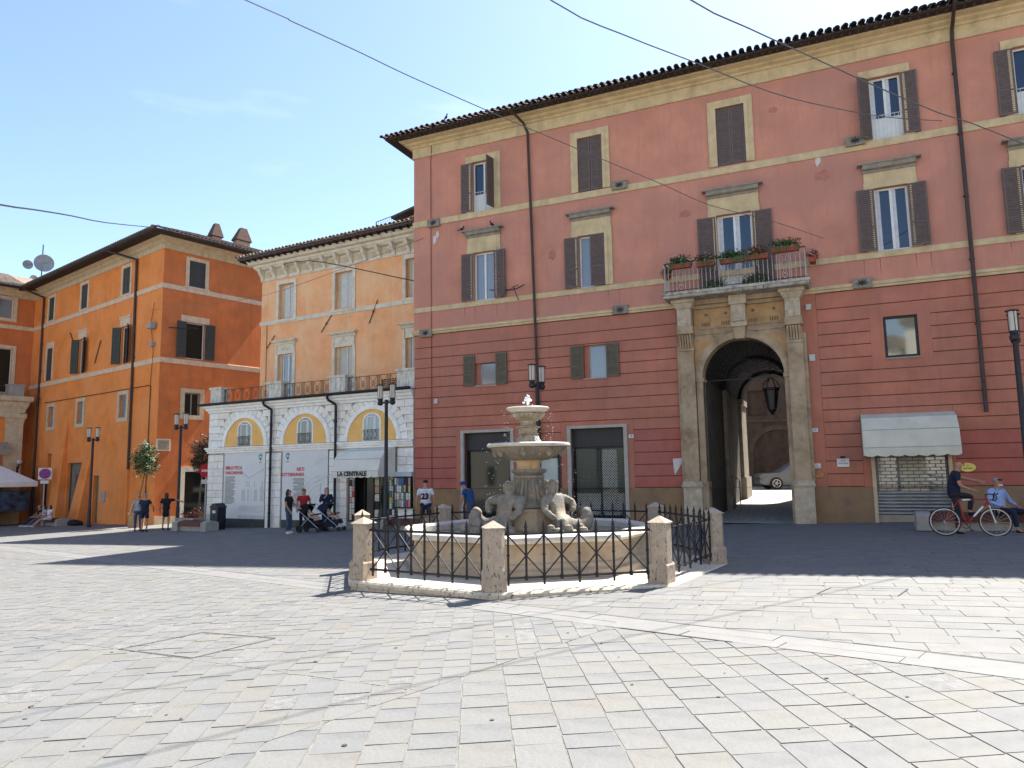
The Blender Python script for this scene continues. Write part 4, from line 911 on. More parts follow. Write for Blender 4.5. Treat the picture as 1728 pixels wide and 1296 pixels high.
bk = MB(); bk.add([(-.09, -.03, 11.60), (.09, -.03, 11.60), (.09, -.10, 11.66), (-.09, -.10, 11.66), (.09, -.13, 11.80), (-.09, -.13, 11.80), (.09, -.30, 12.0), (-.09, -.30, 12.0), (.09, -.36, 12.18), (-.09, -.36, 12.18), (-.09, 0, 12.18), (.09, 0, 12.18), (-.09, 0, 11.6), (.09, 0, 11.6)],
      [(0, 1, 2, 3), (3, 2, 4, 5), (5, 4, 6, 7), (7, 6, 8, 9), (9, 8, 11, 10), (0, 3, 5, 7, 9, 10, 12), (1, 13, 11, 8, 6, 4, 2), (0, 12, 13, 1)])
bk.box(-.11, .11, -.40, 0, 12.18, 12.24); o_ = bk.build('cornice_bracket', CREAM); BKM = o_.data; bpy.data.objects.remove(o_)
pn = MB().box(.16, .66, -.06, -.03, 11.80, 12.06).build('frieze_panel', TAN_TRIM); PNM = pn.data; bpy.data.objects.remove(pn)
u = U0 + .10
while u < U1:
    place(BKM, 'cornice_bracket', OR, (u, 0, 0)); place(PNM, 'frieze_panel', OR, (u, 0, 0)); u += .845
rf = MB(); EZ = 12.74
rf.poly([(-.75, -.92, EZ), (U1, -.92, EZ), (U1, 4.5, EZ + 1.5), (4.5, 4.5, EZ + 1.5)]); rf.poly([(-.75, 9.5, EZ), (-.75, -.92, EZ), (4.5, 4.5, EZ + 1.5)]); rf.poly([(U1, 9.5, EZ), (-.75, 9.5, EZ), (4.5, 4.5, EZ + 1.5), (U1, 4.5, EZ + 1.5)])
rf.sweep([(-.72 + .9, 9), (-.72 + .9, -.0), (U1, -.0)], [(.2, 12.69), (.88, 12.64), (.90, 12.72), (.2, 12.76)])
ORF = rf.build('roof', TILE_D, OR)
b = MB(); u = -.6
while u < 10.4: b.box(u, u + .08, -.86, -.1, 12.56, 12.64); u += .42
b.build('rafter_end', WOODEAVE, ORF, kind='stuff')
u = -.7; k = 0; sl2 = atan2(1.5, 5.4)
while u < 10.5:
    place(TPM if k % 3 else TME, 'tile', ORF, (u, -.98, EZ + .04), (sl2, 0, 0)); u += .235; k += 1
rows = MB(); rr = random.Random(9)
for r_ in range(1, 7):
    u = -.7
    while u < 10.6:
        yy = -.98 + r_ * .36; b = MB(); halftile(b, .45, .095, .08, n=4)
        if yy < u + .6: rows.add([(x + u, yy + y * cos(sl2) - z * sin(sl2), EZ + .05 + (yy + .95) * math.tan(sl2) + y * sin(sl2) + z * cos(sl2) + rr.uniform(-.004, .004)) for x, y, z in b.v], b.f)
        u += .235
rows.build('tile_rows', TILE_P, ORF, kind='stuff')
for (u, z, du, dz) in ((.62, 8.1, .55, .62), (4.30, 8.55, .65, .78), (7.25, 8.65, .5, 1.05)):
    MB().cyl((u - .0, -.05, z), (u + du, -.05, z + dz), .022, n=5).sphere((u + du / 2, -.06, z + dz / 2), .05, 6).build('tie_bar', mat('rusty tie bar', (.10, .045, .03), .7, .1), OR)
MB().tube([(U0 + .45, -.03, 9.3), (U0 + .45, -.03, 5.1)], .012).build('wall_cable', PIPE, OR)
AT = MB().box(5.35, 9, 5.2, 9, 13.6, 15.8).build('attic_room', mat('pinkish attic cladding', (.42, .29, .22), .8, .08, 3), OR)
b = MB(); u = 5.4
while u < 7.6: b.box(u, u + .03, 5.17, 5.199, 13.6, 15.7); u += .2
b.build('cladding_batten', TAN_TRIM, AT, kind='stuff')
MB().add([(4.8, 4.6, 15.55), (9, 4.6, 16.35), (9, 9.2, 16.35), (4.8, 9.2, 15.55), (4.8, 4.6, 15.68), (9, 4.6, 16.48), (9, 9.2, 16.48), (4.8, 9.2, 15.68)], [(0, 3, 2, 1), (4, 5, 6, 7), (0, 1, 5, 4), (3, 0, 4, 7), (1, 2, 6, 5)]).build('attic_roof', TILE_D, AT)
b = MB(); b.tube([(3.95, 4.4, 15.45), (5.35, 4.4, 15.62)], .02); b.cyl((3.95, 4.4, 14.1), (3.95, 4.4, 15.45), .03)
u = 4.1
while u < 5.4: b.cyl((u, 4.4, 14.1), (u, 4.4, 15.5), .009, n=4); u += .13
b.tube([(3.95, 4.4, 14.2), (5.35, 4.4, 14.35)], .015).build('roof_railing', IRON, OR)
MB().box(3.0, 4.2, 2.6, 3.2, 13.75, 13.82).build('skylight', IRON, ORF)
# ---------------------------------------------------------------- ORANGE CORNER HOUSE
YL = radians(38.129); LO = (-19.169, 39.083)
LF = thing('corner_house', 'tall deep orange corner house with cream belts and dark shutters', 'building', (LO[0], LO[1], 0), -YL)
XL = -18.8
tw = [(-4.95, -4.0, 12.50, 14.10), (-10.80, -9.85, 12.50, 14.10), (-16.1, -15.2, 12.50, 14.10)]
mw = [(-4.85, -3.80, 8.34, 10.55), (-10.75, -9.75, 8.34, 10.55), (-15.95, -15.0, 8.34, 10.55)]
lw = [(-4.62, -3.72, 5.14, 6.50), (-10.45, -9.6, 5.10, 6.52), (-15.1, -14.2, 5.12, 6.50)]
dr = [(-11.5, -9.35, -.9, 2.72), (-7.6, -6.85, -.9, 1.9), (-15.7, -14.6, -.9, 1.9), (-14.8, -14.2, 2.3, 3.4)]
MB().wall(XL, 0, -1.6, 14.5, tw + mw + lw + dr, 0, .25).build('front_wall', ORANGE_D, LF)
# the side face: local frame of its own (x along the side face)
SF = thing('tmp', '', '', (0, 0, 0)); bpy.data.objects.remove(SF)
sw = [(1.45, 2.42, 12.48, 14.0), (1.38, 2.50, 8.35, 10.42), (1.45, 2.35, 5.12, 6.42), (1.62, 3.3, -1.4, 2.02)]
def onside(mb): mb.v = [(-y, x, z) for x, y, z in mb.v]; return mb
onside(MB().wall(0, 8, -1.6, 14.5, sw, 0, .25)).build('side_wall', ORANGE_SHADE, LF)
MB().box(XL, -.3, 7.7, 8.0, -1.5, 14.6).box(-.3, -.0, 8.0, 8.2, -1.5, 14.6).build('rear_wall', ORANGE_SHADE, LF)
MB().box(XL - .2, -.5, .5, 7.5, -1.5, 14.9).build('light_block_core', BLACKF, LF)  # hidden solid core, added to stop sun leaking through the shell
P = [(XL, -.0), (0, 0), (0, 8)]
MB().sweep(P, [(0, 14.38), (.05, 14.38), (.05, 14.46), (.03, 14.48), (.03, 14.66), (.18, 14.74), (.22, 14.84), (.45, 14.94), (.5, 15.0), (0, 15.02)]).build('cornice', TAN_TRIM, LF)
MB().sweep(P, [(0, 12.14), (.04, 12.14), (.05, 12.40), (.0, 12.42)]).build('belt_course', BAND, LF)
MB().sweep(P, [(0, 7.98), (.04, 7.98), (.05, 8.25), (0, 8.27)]).build('belt_course', BAND, LF)
MB().sweep(P, [(.2, 15.0), (1.08, 14.86), (1.2, 14.9), (1.22, 15.0), (1.1, 15.02), (.2, 15.12)]).build('gutter', WOODEAVE, LF)
for (F, lst, tf) in ((0, tw, None), (1, sw[:1], onside)):
    for o in lst:
        b = MB(); b.frame(o[0] - .2, o[1] + .2, o[2], o[3] + .2, .2, -.04, -.002, bottom=False); b.box(o[0] - .26, o[1] + .26, -.08, -.002, o[2] - .1, o[2]); 
        if tf: tf(b)
        b.build('window_surround', BAND, LF)
def lf_shut(o, side, op):
    w = (o[1] - o[0]) / 2; h = o[3] - o[2]
    fr = MB().frame(o[0], o[1], o[2], o[3], .05, .14, .19)
    pn = MB().box(o[0] + .05, o[1] - .05, .16, .17, o[2] + .05, o[3] - .05)
    if side: onside(fr); onside(pn)
    f = fr.build('window', WPAINT if op else SHUT_D, LF); pn.build('pane', GL_D, f)
    for s in (-1, 1):
        ang = (0 if not op else op if s < 0 else op - 2)
        me = shutter_mesh(w if op else w - .01, h - .02, SHUT_D, False); rz = radians(-ang) if s < 0 else radians(180 + ang)
        u = o[0] if s < 0 else o[1]; y = -.05 if op else .03
        if side: place(me, 'shutter', f, (-y, u, o[2] + .01), rz + HALF)
        else: place(me, 'shutter', f, (u, y, o[2] + .01), rz)
for o in tw: lf_shut(o, 0, 0)
for i, o in enumerate(mw): lf_shut(o, 0, 150 if i < 2 else 0)
lf_shut(sw[0], 1, 0); lf_shut(sw[1], 1, 172)
for o in mw[:2]:
    b = MB(); b.box(o[0] - .1, o[1] + .1, -.05, -.002, o[3] + .02, o[3] + .5); b.box(o[0] - .2, o[1] + .2, -.08, -.002, o[3] + .5, o[3] + .6); b.build('window_surround', BAND, LF)
o = mw[2]; MB().frame(o[0] - .2, o[1] + .2, o[2], o[3] + .4, .2, -.04, -.002, bottom=False, wt=.4).build('window_surround', BAND, LF)
o = sw[1]; onside(MB().frame(o[0] - .3, o[1] + .25, o[2], o[3] + .36, .25, -.04, -.002, bottom=False, wt=.36)).build('window_surround', BAND, LF)
for o, tf in [(q, None) for q in lw] + [(sw[2], onside)]:
    b = MB(); b.frame(o[0] - .24, o[1] + .24, o[2] - .2, o[3] + .22, .24, -.05, -.002, wt=.22); fr = MB().frame(o[0], o[1], o[2], o[3], .06, .12, .18).box((o[0] + o[1]) / 2 - .03, (o[0] + o[1]) / 2 + .03, .11, .17, o[2] + .06, o[3] - .06); pn = MB().box(o[0] + .06, o[1] - .06, .14, .15, o[2] + .06, o[3] - .06)
    for q in (b, fr, pn):
        if tf: tf(q)
    b.build('window_surround', TAN_TRIM, LF); f = fr.build('window', mat('grey window frame', (.30, .28, .26), .6, .05), LF); pn.build('pane', GL_D if tf else GL_P, f)
MB().box(-11.5, -9.35, .20, .26, -.9, 2.72).build('door', mat('grey brown timber door', (.16, .135, .11), .7, .2, 4, .1), LF)
MB().box(-10.65, -10.1, .17, .2, .2, 2.0).box(-11.4, -11.3, .15, .2, -.9, 2.7).build('door_panel', mat('dark door grille', (.07, .06, .055), .6, .1), LF)
MB().box(-7.6, -6.85, .20, .26, -.9, 1.9).build('door', mat('green grey metal door', (.11, .13, .10), .6, .1), LF)
MB().box(-15.7, -14.6, .20, .26, -.9, 1.9).box(-14.8, -14.2, .2, .26, 2.3, 3.4).build('door', mat('dark recess', (.05, .04, .035), .8, .1), LF)
MB().box(-6.35, -5.85, -.06, 0, .35, 1.0).build('meter_box', BENCH, LF)
bt = MB(); bt.add([(-9.0, 0, 3.2), (-8.0, 0, 3.2), (-7.75, 0, -1.4), (-9.15, 0, -1.4), (-9.0, -.03, 3.2), (-8.0, -.03, 3.2), (-7.72, -.85, -1.4), (-9.2, -.85, -1.4)], [(4, 7, 6, 5), (4, 0, 3, 7), (5, 6, 2, 1), (0, 4, 5, 1)])
bt.add([(-12.6, 0, 5.6), (-11.7, 0, 5.6), (-11.6, 0, -1.4), (-12.9, 0, -1.4), (-12.6, -.03, 5.6), (-11.7, -.03, 5.6), (-11.6, -.6, -1.4), (-12.95, -.6, -1.4)], [(4, 7, 6, 5), (4, 0, 3, 7), (5, 6, 2, 1), (0, 4, 5, 1)])
bt.build('buttress', ORANGE_D, LF)
onside(MB().frame(1.34, 4.0, -1.4, 2.3, .28, -.06, .1, bottom=False)).build('doorway_surround', CREAM, LF)
onside(MB().box(1.62, 3.7, .12, .2, -1.4, 2.0)).build('shop_pane', GL_D, LF)
onside(MB().box(0.02, 1.33, -.05, 0, -1.4, -.35)).build('plinth', TAN_TRIM, LF)
q = onside(MB().box(-.02, .75, -.05, -.002, 3.15, 3.80)).build('wall_plaque', CREAM, LF); onside(MB().box(.06, .67, -.06, -.051, 3.23, 3.72)).build('plaque_face', mat('grey carved plaque', (.36, .28, .20), .8, .25, 14), q)
MB().box(-1.5, -.9, -.04, -.002, 3.30, 3.72).build('wall_plaque', CREAM, LF)
pipe(LF, [(-4.6, -1.15, 14.9), (-3.1, -.10, 14.3), (-3.05, -.09, 9), (-3.0, -.09, 2.2)], .07, PIPE)
MB().cyl((-3.0, -.09, 2.2), (-3.0, -.09, -.9), .04).build('downpipe', ORANGE_D, LF)
pipe(LF, [(XL + 1.0, -1.1, 14.9), (XL + 1.9, -.10, 14.3), (XL + 2.0, -.09, -1)], .07, PIPE)
b = MB(); b.tube([(-15.8, -.05, 6.85), (-8, -.05, 6.80), (-1.0, -.05, 6.78), (-.85, -.05, 6.7), (-.9, -.05, 0)], .025, 5); b.tube([(-.9, -.05, 6.8), (-.7, -.06, 8.6), (-1.1, -.06, 10.3), (-.8, -.06, 11.4)], .015, 4)
b.tube([(-8.2, -.05, 8.75), (-7.5, -.05, 10.1)], .03, 4).tube([(-12.2, -.05, 11.2), (-11.6, -.05, 10.5)], .03, 4); b.build('wall_cable', PIPE, LF)
MB().cbox(-1.0, -.55, -.35, -.05, 9.9, 10.25, .03).build('lamp_box', BENCH, LF); MB().box(-.9, -.6, -.2, -.02, 8.9, 9.15).build('cable_box', BENCH, LF)
b = MB(); b.cyl((.02, .4, 9.95), (.9, 1.4, 9.9), .03, n=5).box(.6, 1.1, 1.3, 1.5, 9.84, 9.94); b.build('wall_lamp_arm', IRON, LF)
rf = MB(); LZ = 15.02
rf.poly([(XL - .5, -1.15, LZ), (1.15, -1.15, LZ), (-3.8, 3.9, LZ + 1.9), (XL - .5, 3.9, LZ + 1.9)]); rf.poly([(1.15, -1.15, LZ), (1.15, 9, LZ), (-3.8, 9, LZ + 1.9), (-3.8, 3.9, LZ + 1.9)])
LRF = rf.build('roof', TILE, LF)
rows = MB(); rr = random.Random(4); sl3 = atan2(1.9, 5.0)
for k in range(0, 44):      # rows on the side slope (facing +x)
    yy = -1.1 + k * .235
    for r_ in range(0, 14):
        xx = 1.2 - r_ * .36
        if yy + 1.15 > (1.15 - xx) - .1 or True:
            if yy < (1.15 - xx) * 1.02 - 1.15: continue
            b = MB(); halftile(b, .45, .10, .085, n=3); dz = rr.uniform(-.01, .01)
            rows.add([(xx - (y * cos(sl3) - z * sin(sl3)), yy + x, LZ + .04 + (1.15 - xx) * math.tan(sl3) * 1.0 + y * sin(sl3) + z * cos(sl3) + dz) for x, y, z in b.v], b.f, rr.choice((0, 0, 1)))
rows.build('tile_rows', [TILE, TILE_P], LRF, kind='stuff')
b = MB(); u = XL
rows = MB()
while u < 1.1:
    b = MB(); halftile(b, .45, .10, .085, n=3); rows.add([(x + u, -1.22 + y * cos(sl3) - z * sin(sl3), LZ + .03 + y * sin(sl3) + z * cos(sl3)) for x, y, z in b.v], b.f); u += .235
rows.build('tile_rows', TILE_D, LRF, kind='stuff')
for (x, y, w, z0, z1) in ((-4.5, 5.0, .62, 16.2, 17.2), (-4.3, 6.6, .95, 16.2, 17.3)):
    c = MB(); c.box(x, x + .5, y, y + w, z0, z1); c.box(x - .06, x + .56, y - .06, y + w + .06, z1, z1 + .05, 1)
    c.add([(x - .1, y - .1, z1 + .05), (x + .6, y - .1, z1 + .05), (x + .6, y + w + .1, z1 + .05), (x - .1, y + w + .1, z1 + .05), (x + .1, y + w * .35, z1 + .95), (x + .4, y + w * .35, z1 + .95), (x + .4, y + w * .8, z1 + .95), (x + .1, y + w * .8, z1 + .95)], [(0, 1, 5, 4), (1, 2, 6, 5), (2, 3, 7, 6), (3, 0, 4, 7), (4, 5, 6, 7)], 1)
    c.build('chimney', [mat('old chimney plaster', (.36, .24, .18), .9, .2, 6), mat('dark chimney hood', (.10, .06, .045), .9, .2, 6)], LRF)
# ---------------------------------------------------------------- WING WITH LOGGIA
WG = thing('loggia_house', 'orange house at the left edge with a cream balcony on broad piers', 'building', (LO[0], LO[1], 0), -YL)
def onw(mb): mb.v = [(XL - y, x, z) for x, y, z in mb.v]; return mb     # x along the face (negative towards the viewer), y into the house
wo = [(-2.25, -1.30, 12.75, 14.25), (-2.2, -1.2, 7.6, 10.75), (-6, -5, 12.75, 14.25), (-6, -5, 7.6, 10.75)]
onw(MB().wall(-12, -.01, -1.7, 14.6, wo, 0, .25)).build('wall', ORANGE_SHADE, WG)
MB().box(XL - 9, XL - .5, -12, .3, -1.5, 14.9).box(XL - 9, XL - .02, .02, .4, -1.5, 14.9).build('light_block_core', BLACKF, WG)  # unseen core blocks, put in to keep sunlight out of the inner corner
P = [(XL, -12), (XL, -.02)]
MB().sweep(P, [(0, 14.384), (.05, 14.384), (.05, 14.464), (.03, 14.484), (.03, 14.664), (.18, 14.744), (.22, 14.844), (.45, 14.944), (.5, 15.004), (0, 15.024)]).build('cornice', TAN_TRIM, WG)
MB().sweep(P, [(0, 12.144), (.04, 12.144), (.05, 12.404), (0, 12.424)]).build('belt_course', BAND, WG)
MB().sweep(P, [(.2, 15.004), (1.08, 14.864), (1.2, 14.904), (1.22, 15.004), (1.1, 15.024), (.2, 15.124)]).build('gutter', WOODEAVE, WG)
for o in wo:
    onw(MB().frame(o[0] - .22, o[1] + .22, o[2] - .1, o[3] + .22, .22, -.05, -.002)).build('window_surround', BAND, WG)
    f = onw(MB().frame(o[0], o[1], o[2], o[3], .05, .12, .18)).build('window', WPAINT, WG); onw(MB().box(o[0] + .05, o[1] - .05, .14, .15, o[2] + .05, o[3] - .05)).build('pane', GL_P if o[2] > 9 else GL_D, f)
rf = MB(); rf.poly([(XL + 1.15, -12, LZ + .004), (XL + 1.15, -1.1, LZ + .004), (XL - 4, 4, LZ + 1.9), (XL - 4, -12, LZ + 1.9)]); RFW = rf.build('roof', TILE, WG)
rows = MB()
for k in range(0, 46):
    yy = -11.5 + k * .235
    for r_ in range(0, 12):
        xx = XL + 1.2 - r_ * .36; b = MB(); halftile(b, .45, .10, .085, n=3)
        rows.add([(xx - (y * cos(sl3) - z * sin(sl3)), yy + x, LZ + .04 + (XL + 1.15 - xx) * math.tan(sl3) + y * sin(sl3) + z * cos(sl3)) for x, y, z in b.v], b.f, rr.choice((0, 1)))
rows.build('tile_rows', [TILE, TILE_P], RFW, kind='stuff')
LX = XL + 2.2
b = MB(); b.box(XL, LX, -11, -1.2, 5.85, 6.2); 
b.sweep([(XL, -11), (LX - .05, -11), (LX - .05, -.9), (XL, -.9)], [(-.3, 6.15), (.02, 6.15), (.05, 6.4), (.16, 6.6), (.20, 6.85), (.36, 6.95), (.38, 7.25), (-.3, 7.28)]); b.box(XL, LX - .3, -10.7, -1.2, 6.2, 7.27); b.build('loggia_entablature', TAN_TRIM, WG)
for y in (-1.95, -6.3):
    b = MB(); b.box(LX - .75, LX, y, y + 1.0, -.2, 5.9); b.box(LX - .8, LX + .06, y - .06, y + 1.06, -1.7, -.2); b.sweep([(LX - .75, y), (LX, y), (LX, y + 1.0), (LX - .75, y + 1.0)], [(-.05, 5.5), (.03, 5.5), (.05, 5.7), (.14, 5.85), (.14, 6.1), (-.05, 6.1)]); b.build('pier', TAN_TRIM, WG)
    b = MB(); b.box(LX - .9, LX - .1, y + .1, y + .95, 7.28, 8.0); b.box(LX - .95, LX - .05, y + .05, y + 1.0, 8.0, 8.08); b.build('parapet_pier', BENCH, WG)
b = MB(); b.box(LX - .52, LX - .48, -6, -2, 7.95, 8.0); 
for k in range(40): b.cyl((LX - .5, -6 + k * .1, 7.28), (LX - .5, -6 + k * .1, 7.95), .012, n=4)
b.build('railing', IRON, WG)
MB().box(LX - .35, LX - .15, -5.3, -1.96, 3.9, 5.85).build('upper_panel', ORANGE_D, WG)
b = MB(); b.box(LX - .35, LX - .2, -5.3, -4.0, -1.5, 2.6); b.box(LX - .4, LX - .1, -5.3, -5.1, -1.5, 3.2); b.build('shop_front', WHITE_ST, WG)
MB().box(LX - .4, LX - .25, -3.6, -1.96, -1.5, 3.2).build('lower_panel', ORANGE_SHADE, WG)
v = MB(); 
for i in range(24):
    y0, y1 = -6 + i * .175, -6 + (i + 1) * .175
    v.poly([(LX + .1, y0, 4.15), (LX + .1, y1, 4.15), (LX + .75, y1, 3.75), (LX + .75, y0, 3.75)]); v.poly([(LX + .75, y0, 3.75), (LX + .75, y1, 3.75), (LX + .76, y1, 3.32 + .05 * abs(sin(i + 1))), (LX + .76, y0, 3.32 + .05 * abs(sin(i)))])
v.box(LX, LX + .1, -6, -1.8, 4.05, 4.2); v.build('awning', mat('faded tan canvas', (.30, .25, .19), .9, .1, 3), WG)
# ---------------------------------------------------------------- skin figures
def skin(name, pts, edges, m, parent=None, sub=1, root=None, **kw):
    bm = bmesh.new(); ly = bm.verts.layers.skin.verify(); V = {}
    used = [k for k in pts if any(k in e for e in edges)]
    for k in used:
        x, y, z, r = pts[k]; v = bm.verts.new((x, y, z)); v[ly].radius = (r, r) if not isinstance(r, tuple) else r; V[k] = v
    for a, b in edges: bm.edges.new((V[a], V[b]))
    seen = set()                                   # one root per connected piece
    for k in ([root] if root in V else []) + used:
        if k in seen: continue
        V[k][ly].use_root = True; st = [k]
        while st:
            q = st.pop()
            if q in seen: continue
            seen.add(q); st += [b if a == q else a for a, b in edges if q in (a, b)]
    me = bpy.data.meshes.new(name); bm.to_mesh(me); bm.free(); me.materials.append(m)
    o = bpy.data.objects.new(name, me); COL.objects.link(o)
    s = o.modifiers.new('s', 'SKIN'); s.use_smooth_shade = True
    if sub: u = o.modifiers.new('u', 'SUBSURF'); u.levels = u.render_levels = sub
    dg = bpy.context.evaluated_depsgraph_get(); m2 = bpy.data.meshes.new_from_object(o.evaluated_get(dg)); bpy.data.objects.remove(o)
    m2.polygons.foreach_set('use_smooth', [True] * len(m2.polygons))
    if not m2.materials: m2.materials.append(m)
    return place(m2, name, parent, **kw)
SKN = mat('tanned skin', (.42, .22, .14), .6, .05, 8, 0)
SKL = mat('light skin', (.52, .31, .22), .6, .05, 8, 0)
HB = mat('dark brown hair', (.025, .015, .012), .6, .2, 20, 0); HG = mat('grey hair', (.25, .24, .23), .7, .2, 20, 0); HM = mat('brown hair', (.07, .035, .02), .6, .2, 20, 0)
def cloth(n, c): return mat(n + ' cloth', c, .9, .12, 9, .15, 40)
CB_ = cloth('black', (.014, .014, .017)); CN = cloth('navy', (.014, .02, .045)); CJ = cloth('blue jeans', (.05, .075, .13)); CR_ = cloth('red', (.36, .02, .025)); CW = cloth('white', (.62, .63, .68)); CBL = cloth('royal blue', (.02, .07, .20)); CLB = cloth('light blue', (.28, .38, .62)); CGR = cloth('grey', (.3, .33, .36)); CMA = cloth('maroon', (.05, .012, .02))
STD = dict(pel=(0, 0, .94), sp=(0, 0, 1.10), ch=(0, 0, 1.30), nk=(0, .01, 1.46), hb=(0, -.005, 1.54), hd=(0, -.01, 1.62), cr=(0, .0, 1.70),
           shR=(-.17, .01, 1.40), elR=(-.24, .03, 1.13), wrR=(-.26, -.04, .88), shL=(.17, .01, 1.40), elL=(.24, .03, 1.13), wrL=(.26, -.04, .88),
           hiR=(-.09, 0, .90), knR=(-.10, -.03, .50), anR=(-.10, .01, .09), toR=(-.11, -.15, .035), hiL=(.09, 0, .90), knL=(.10, -.03, .50), anL=(.10, .01, .09), toL=(.11, -.15, .035))
RAD = dict(pel=.115, sp=.11, ch=.125, nk=.052, hb=.068, hd=.090, cr=.062, sh=.062, el=.042, wr=.027, hi=.085, kn=.058, an=.034, to=.024)
def person(label, loc, rot, top, bot, pose={}, hair='short', hm=HB, sk=SKN, h=1.7, wide=1.10, group=None, short=False, dress=False, sleeves='short', extra=None, shoes=None, hat=None):
    T = thing('person', label, 'person', loc, rot, group); sc = h / 1.7
    J = dict(STD); J.update(pose)
    P = {k: (v[0] * wide * sc, v[1] * sc, v[2] * sc, RAD.get(k, RAD.get(k[:-1], .05)) * sc * (wide if k in ('pel', 'sp', 'ch') else 1)) for k, v in J.items()}
    E = [('pel', 'sp'), ('sp', 'ch'), ('ch', 'nk'), ('nk', 'hb'), ('hb', 'hd'), ('hd', 'cr')]
    for s in 'RL': E += [('ch', 'sh' + s), ('sh' + s, 'el' + s), ('el' + s, 'wr' + s), ('pel', 'hi' + s), ('hi' + s, 'kn' + s), ('kn' + s, 'an' + s), ('an' + s, 'to' + s)]
    hd = Vector(J['hd']); hb = Vector(J['hb']); up = (hd - hb).normalized()
    B = dict(P); EB = list(E)
    for q_ in ('pel', 'sp', 'ch', 'hiR', 'hiL'): B[q_] = B[q_][:3] + (B[q_][3] * .80,)
    for s in 'RL':                                  # palm, four fingers and a thumb
        w = Vector(J['wr' + s]); d = (w - Vector(J['el' + s])).normalized(); sd_ = d.cross(Vector((0, 1, 0))).normalized() if abs(d.y) < .9 else Vector((1, 0, 0)); sg = -1 if s == 'R' else 1
        pm_ = w + d * .07; B['pm' + s] = (*(pm_ * sc), .030 * sc); EB.append(('wr' + s, 'pm' + s))
        for i, ln in enumerate((.060, .072, .066, .050)):
            a = pm_ + d * .03 + sd_.cross(d) * (i - 1.5) * .019; b = a + d * ln * .6 + Vector((0, -.006, 0)); c = b + d * ln * .4 + Vector((0, -.014, -.0))
            for n_, q, r in (('a', a, .010), ('b', b, .009), ('c', c, .007)): B['f%d%s%s' % (i, n_, s)] = (*(q * sc), r * sc)
            EB += [('pm' + s, 'f%da%s' % (i, s)), ('f%da%s' % (i, s), 'f%db%s' % (i, s)), ('f%db%s' % (i, s), 'f%dc%s' % (i, s))]
        a = w + d * .03 + sd_.cross(d) * -.035; b = a + d * .035 + sd_.cross(d) * -.012; B['ta' + s] = (*(a * sc), .012 * sc); B['tb' + s] = (*(b * sc), .009 * sc)
        EB += [('wr' + s, 'ta' + s), ('ta' + s, 'tb' + s)]
    skin('body', B, EB, sk, T, sub=1, root='pel')
    c = hd * sc; r = .095 * sc
    b = MB(); fy = c.y - .088 * sc
    b.sphere((c.x, fy - .012 * sc, c.z - .005 * sc), .016 * sc, 6, 0, (.8, 1.3, 1.2))
    for sx in (-1, 1): b.sphere((c.x + sx * .09 * sc, c.y + .0, c.z - .01 * sc), .022 * sc, 6, 0, (.4, .8, 1.2))
    b.build('nose_and_ears', sk, T, True, kind='stuff')
    b = MB(); 
    for sx in (-1, 1): b.sphere((c.x + sx * .033 * sc, fy - .002, c.z + .022 * sc), .012 * sc, 6)
    b.box(c.x - .02 * sc, c.x + .02 * sc, fy - .006 * sc, fy + .01, c.z - .046 * sc, c.z - .040 * sc)
    b.build('eyes_and_mouth', mat('dark facial detail', (.06, .025, .02), .5, 0, bump=0), T, kind='stuff')
    def hp(y, z, rr): return (c.x, c.y + y * sc, c.z + z * sc, rr * sc)
    if hair == 'short': skin('hair', {'a': hp(.035, -.02, .082), 'b': hp(.025, .055, .090), 'c': hp(.005, .088, .072)}, [('a', 'b'), ('b', 'c')], hm, T)
    elif hair == 'long': skin('hair', {'a': hp(.005, .088, .076), 'b': hp(.030, .045, .100), 'c': hp(.055, -.04, .105), 'd': hp(.065, -.14, .10), 'e': hp(.06, -.24, .06)}, [('a', 'b'), ('b', 'c'), ('c', 'd'), ('d', 'e')], hm, T)
    if hat:
        b = MB(); b.lathe([(.104 * sc, -.01), (.106 * sc, .03), (.09 * sc, .075 * sc), (.04 * sc, .10 * sc), (.001, .104 * sc)], 14, (c.x, c.y + .008, c.z + .035 * sc))
        b.add([(c.x - .07 * sc, c.y - .09 * sc, c.z + .04 * sc), (c.x + .07 * sc, c.y - .09 * sc, c.z + .04 * sc), (c.x + .05 * sc, c.y - .175 * sc, c.z + .03 * sc), (c.x - .05 * sc, c.y - .175 * sc, c.z + .03 * sc)], [(0, 1, 2, 3)])
        b.build('cap', hat, T, True)
    # clothes: same joints with a fuller radius
    g_ = lambda k, f, r2=None: (P[k][0], P[k][1], P[k][2], (P[k][3] if r2 is None else r2 * sc) * f)
    mid = lambda a, b, t, r: tuple(P[a][i] + (P[b][i] - P[a][i]) * t for i in range(3)) + (r * sc,)
    C = {'pel': g_('pel', 1.14), 'sp': g_('sp', 1.2), 'ch': g_('ch', 1.16), 'cl': mid('ch', 'nk', .62, .075)}
    C['lo'] = (P['pel'][0], P['pel'][1], P['pel'][2] - .07 * sc, .13 * sc * wide); EC = [('lo', 'pel'), ('pel', 'sp'), ('sp', 'ch'), ('ch', 'cl')]
    if dress: EC = EC[1:]
    for s in 'RL':
        C['sh' + s] = g_('sh' + s, 1.22); t = .70 if sleeves == 'short' else 1.0
        C['ee' + s] = mid('sh' + s, 'el' + s, t, .062 if t < 1 else .052); EC += [('ch', 'sh' + s), ('sh' + s, 'ee' + s)]
        if sleeves == 'long': C['ew' + s] = mid('el' + s, 'wr' + s, .85, .042); EC += [('ee' + s, 'ew' + s)]
    if dress:
        C['pel'] = g_('pel', 1.25); hm_ = (P['pel'][0] + .01, P['pel'][1], P['pel'][2] - .36 * sc, .185 * sc); C['hem'] = hm_; EC.append(('pel', 'hem'))
    skin('dress' if dress else 'shirt', C, EC, top, T, root='ch')
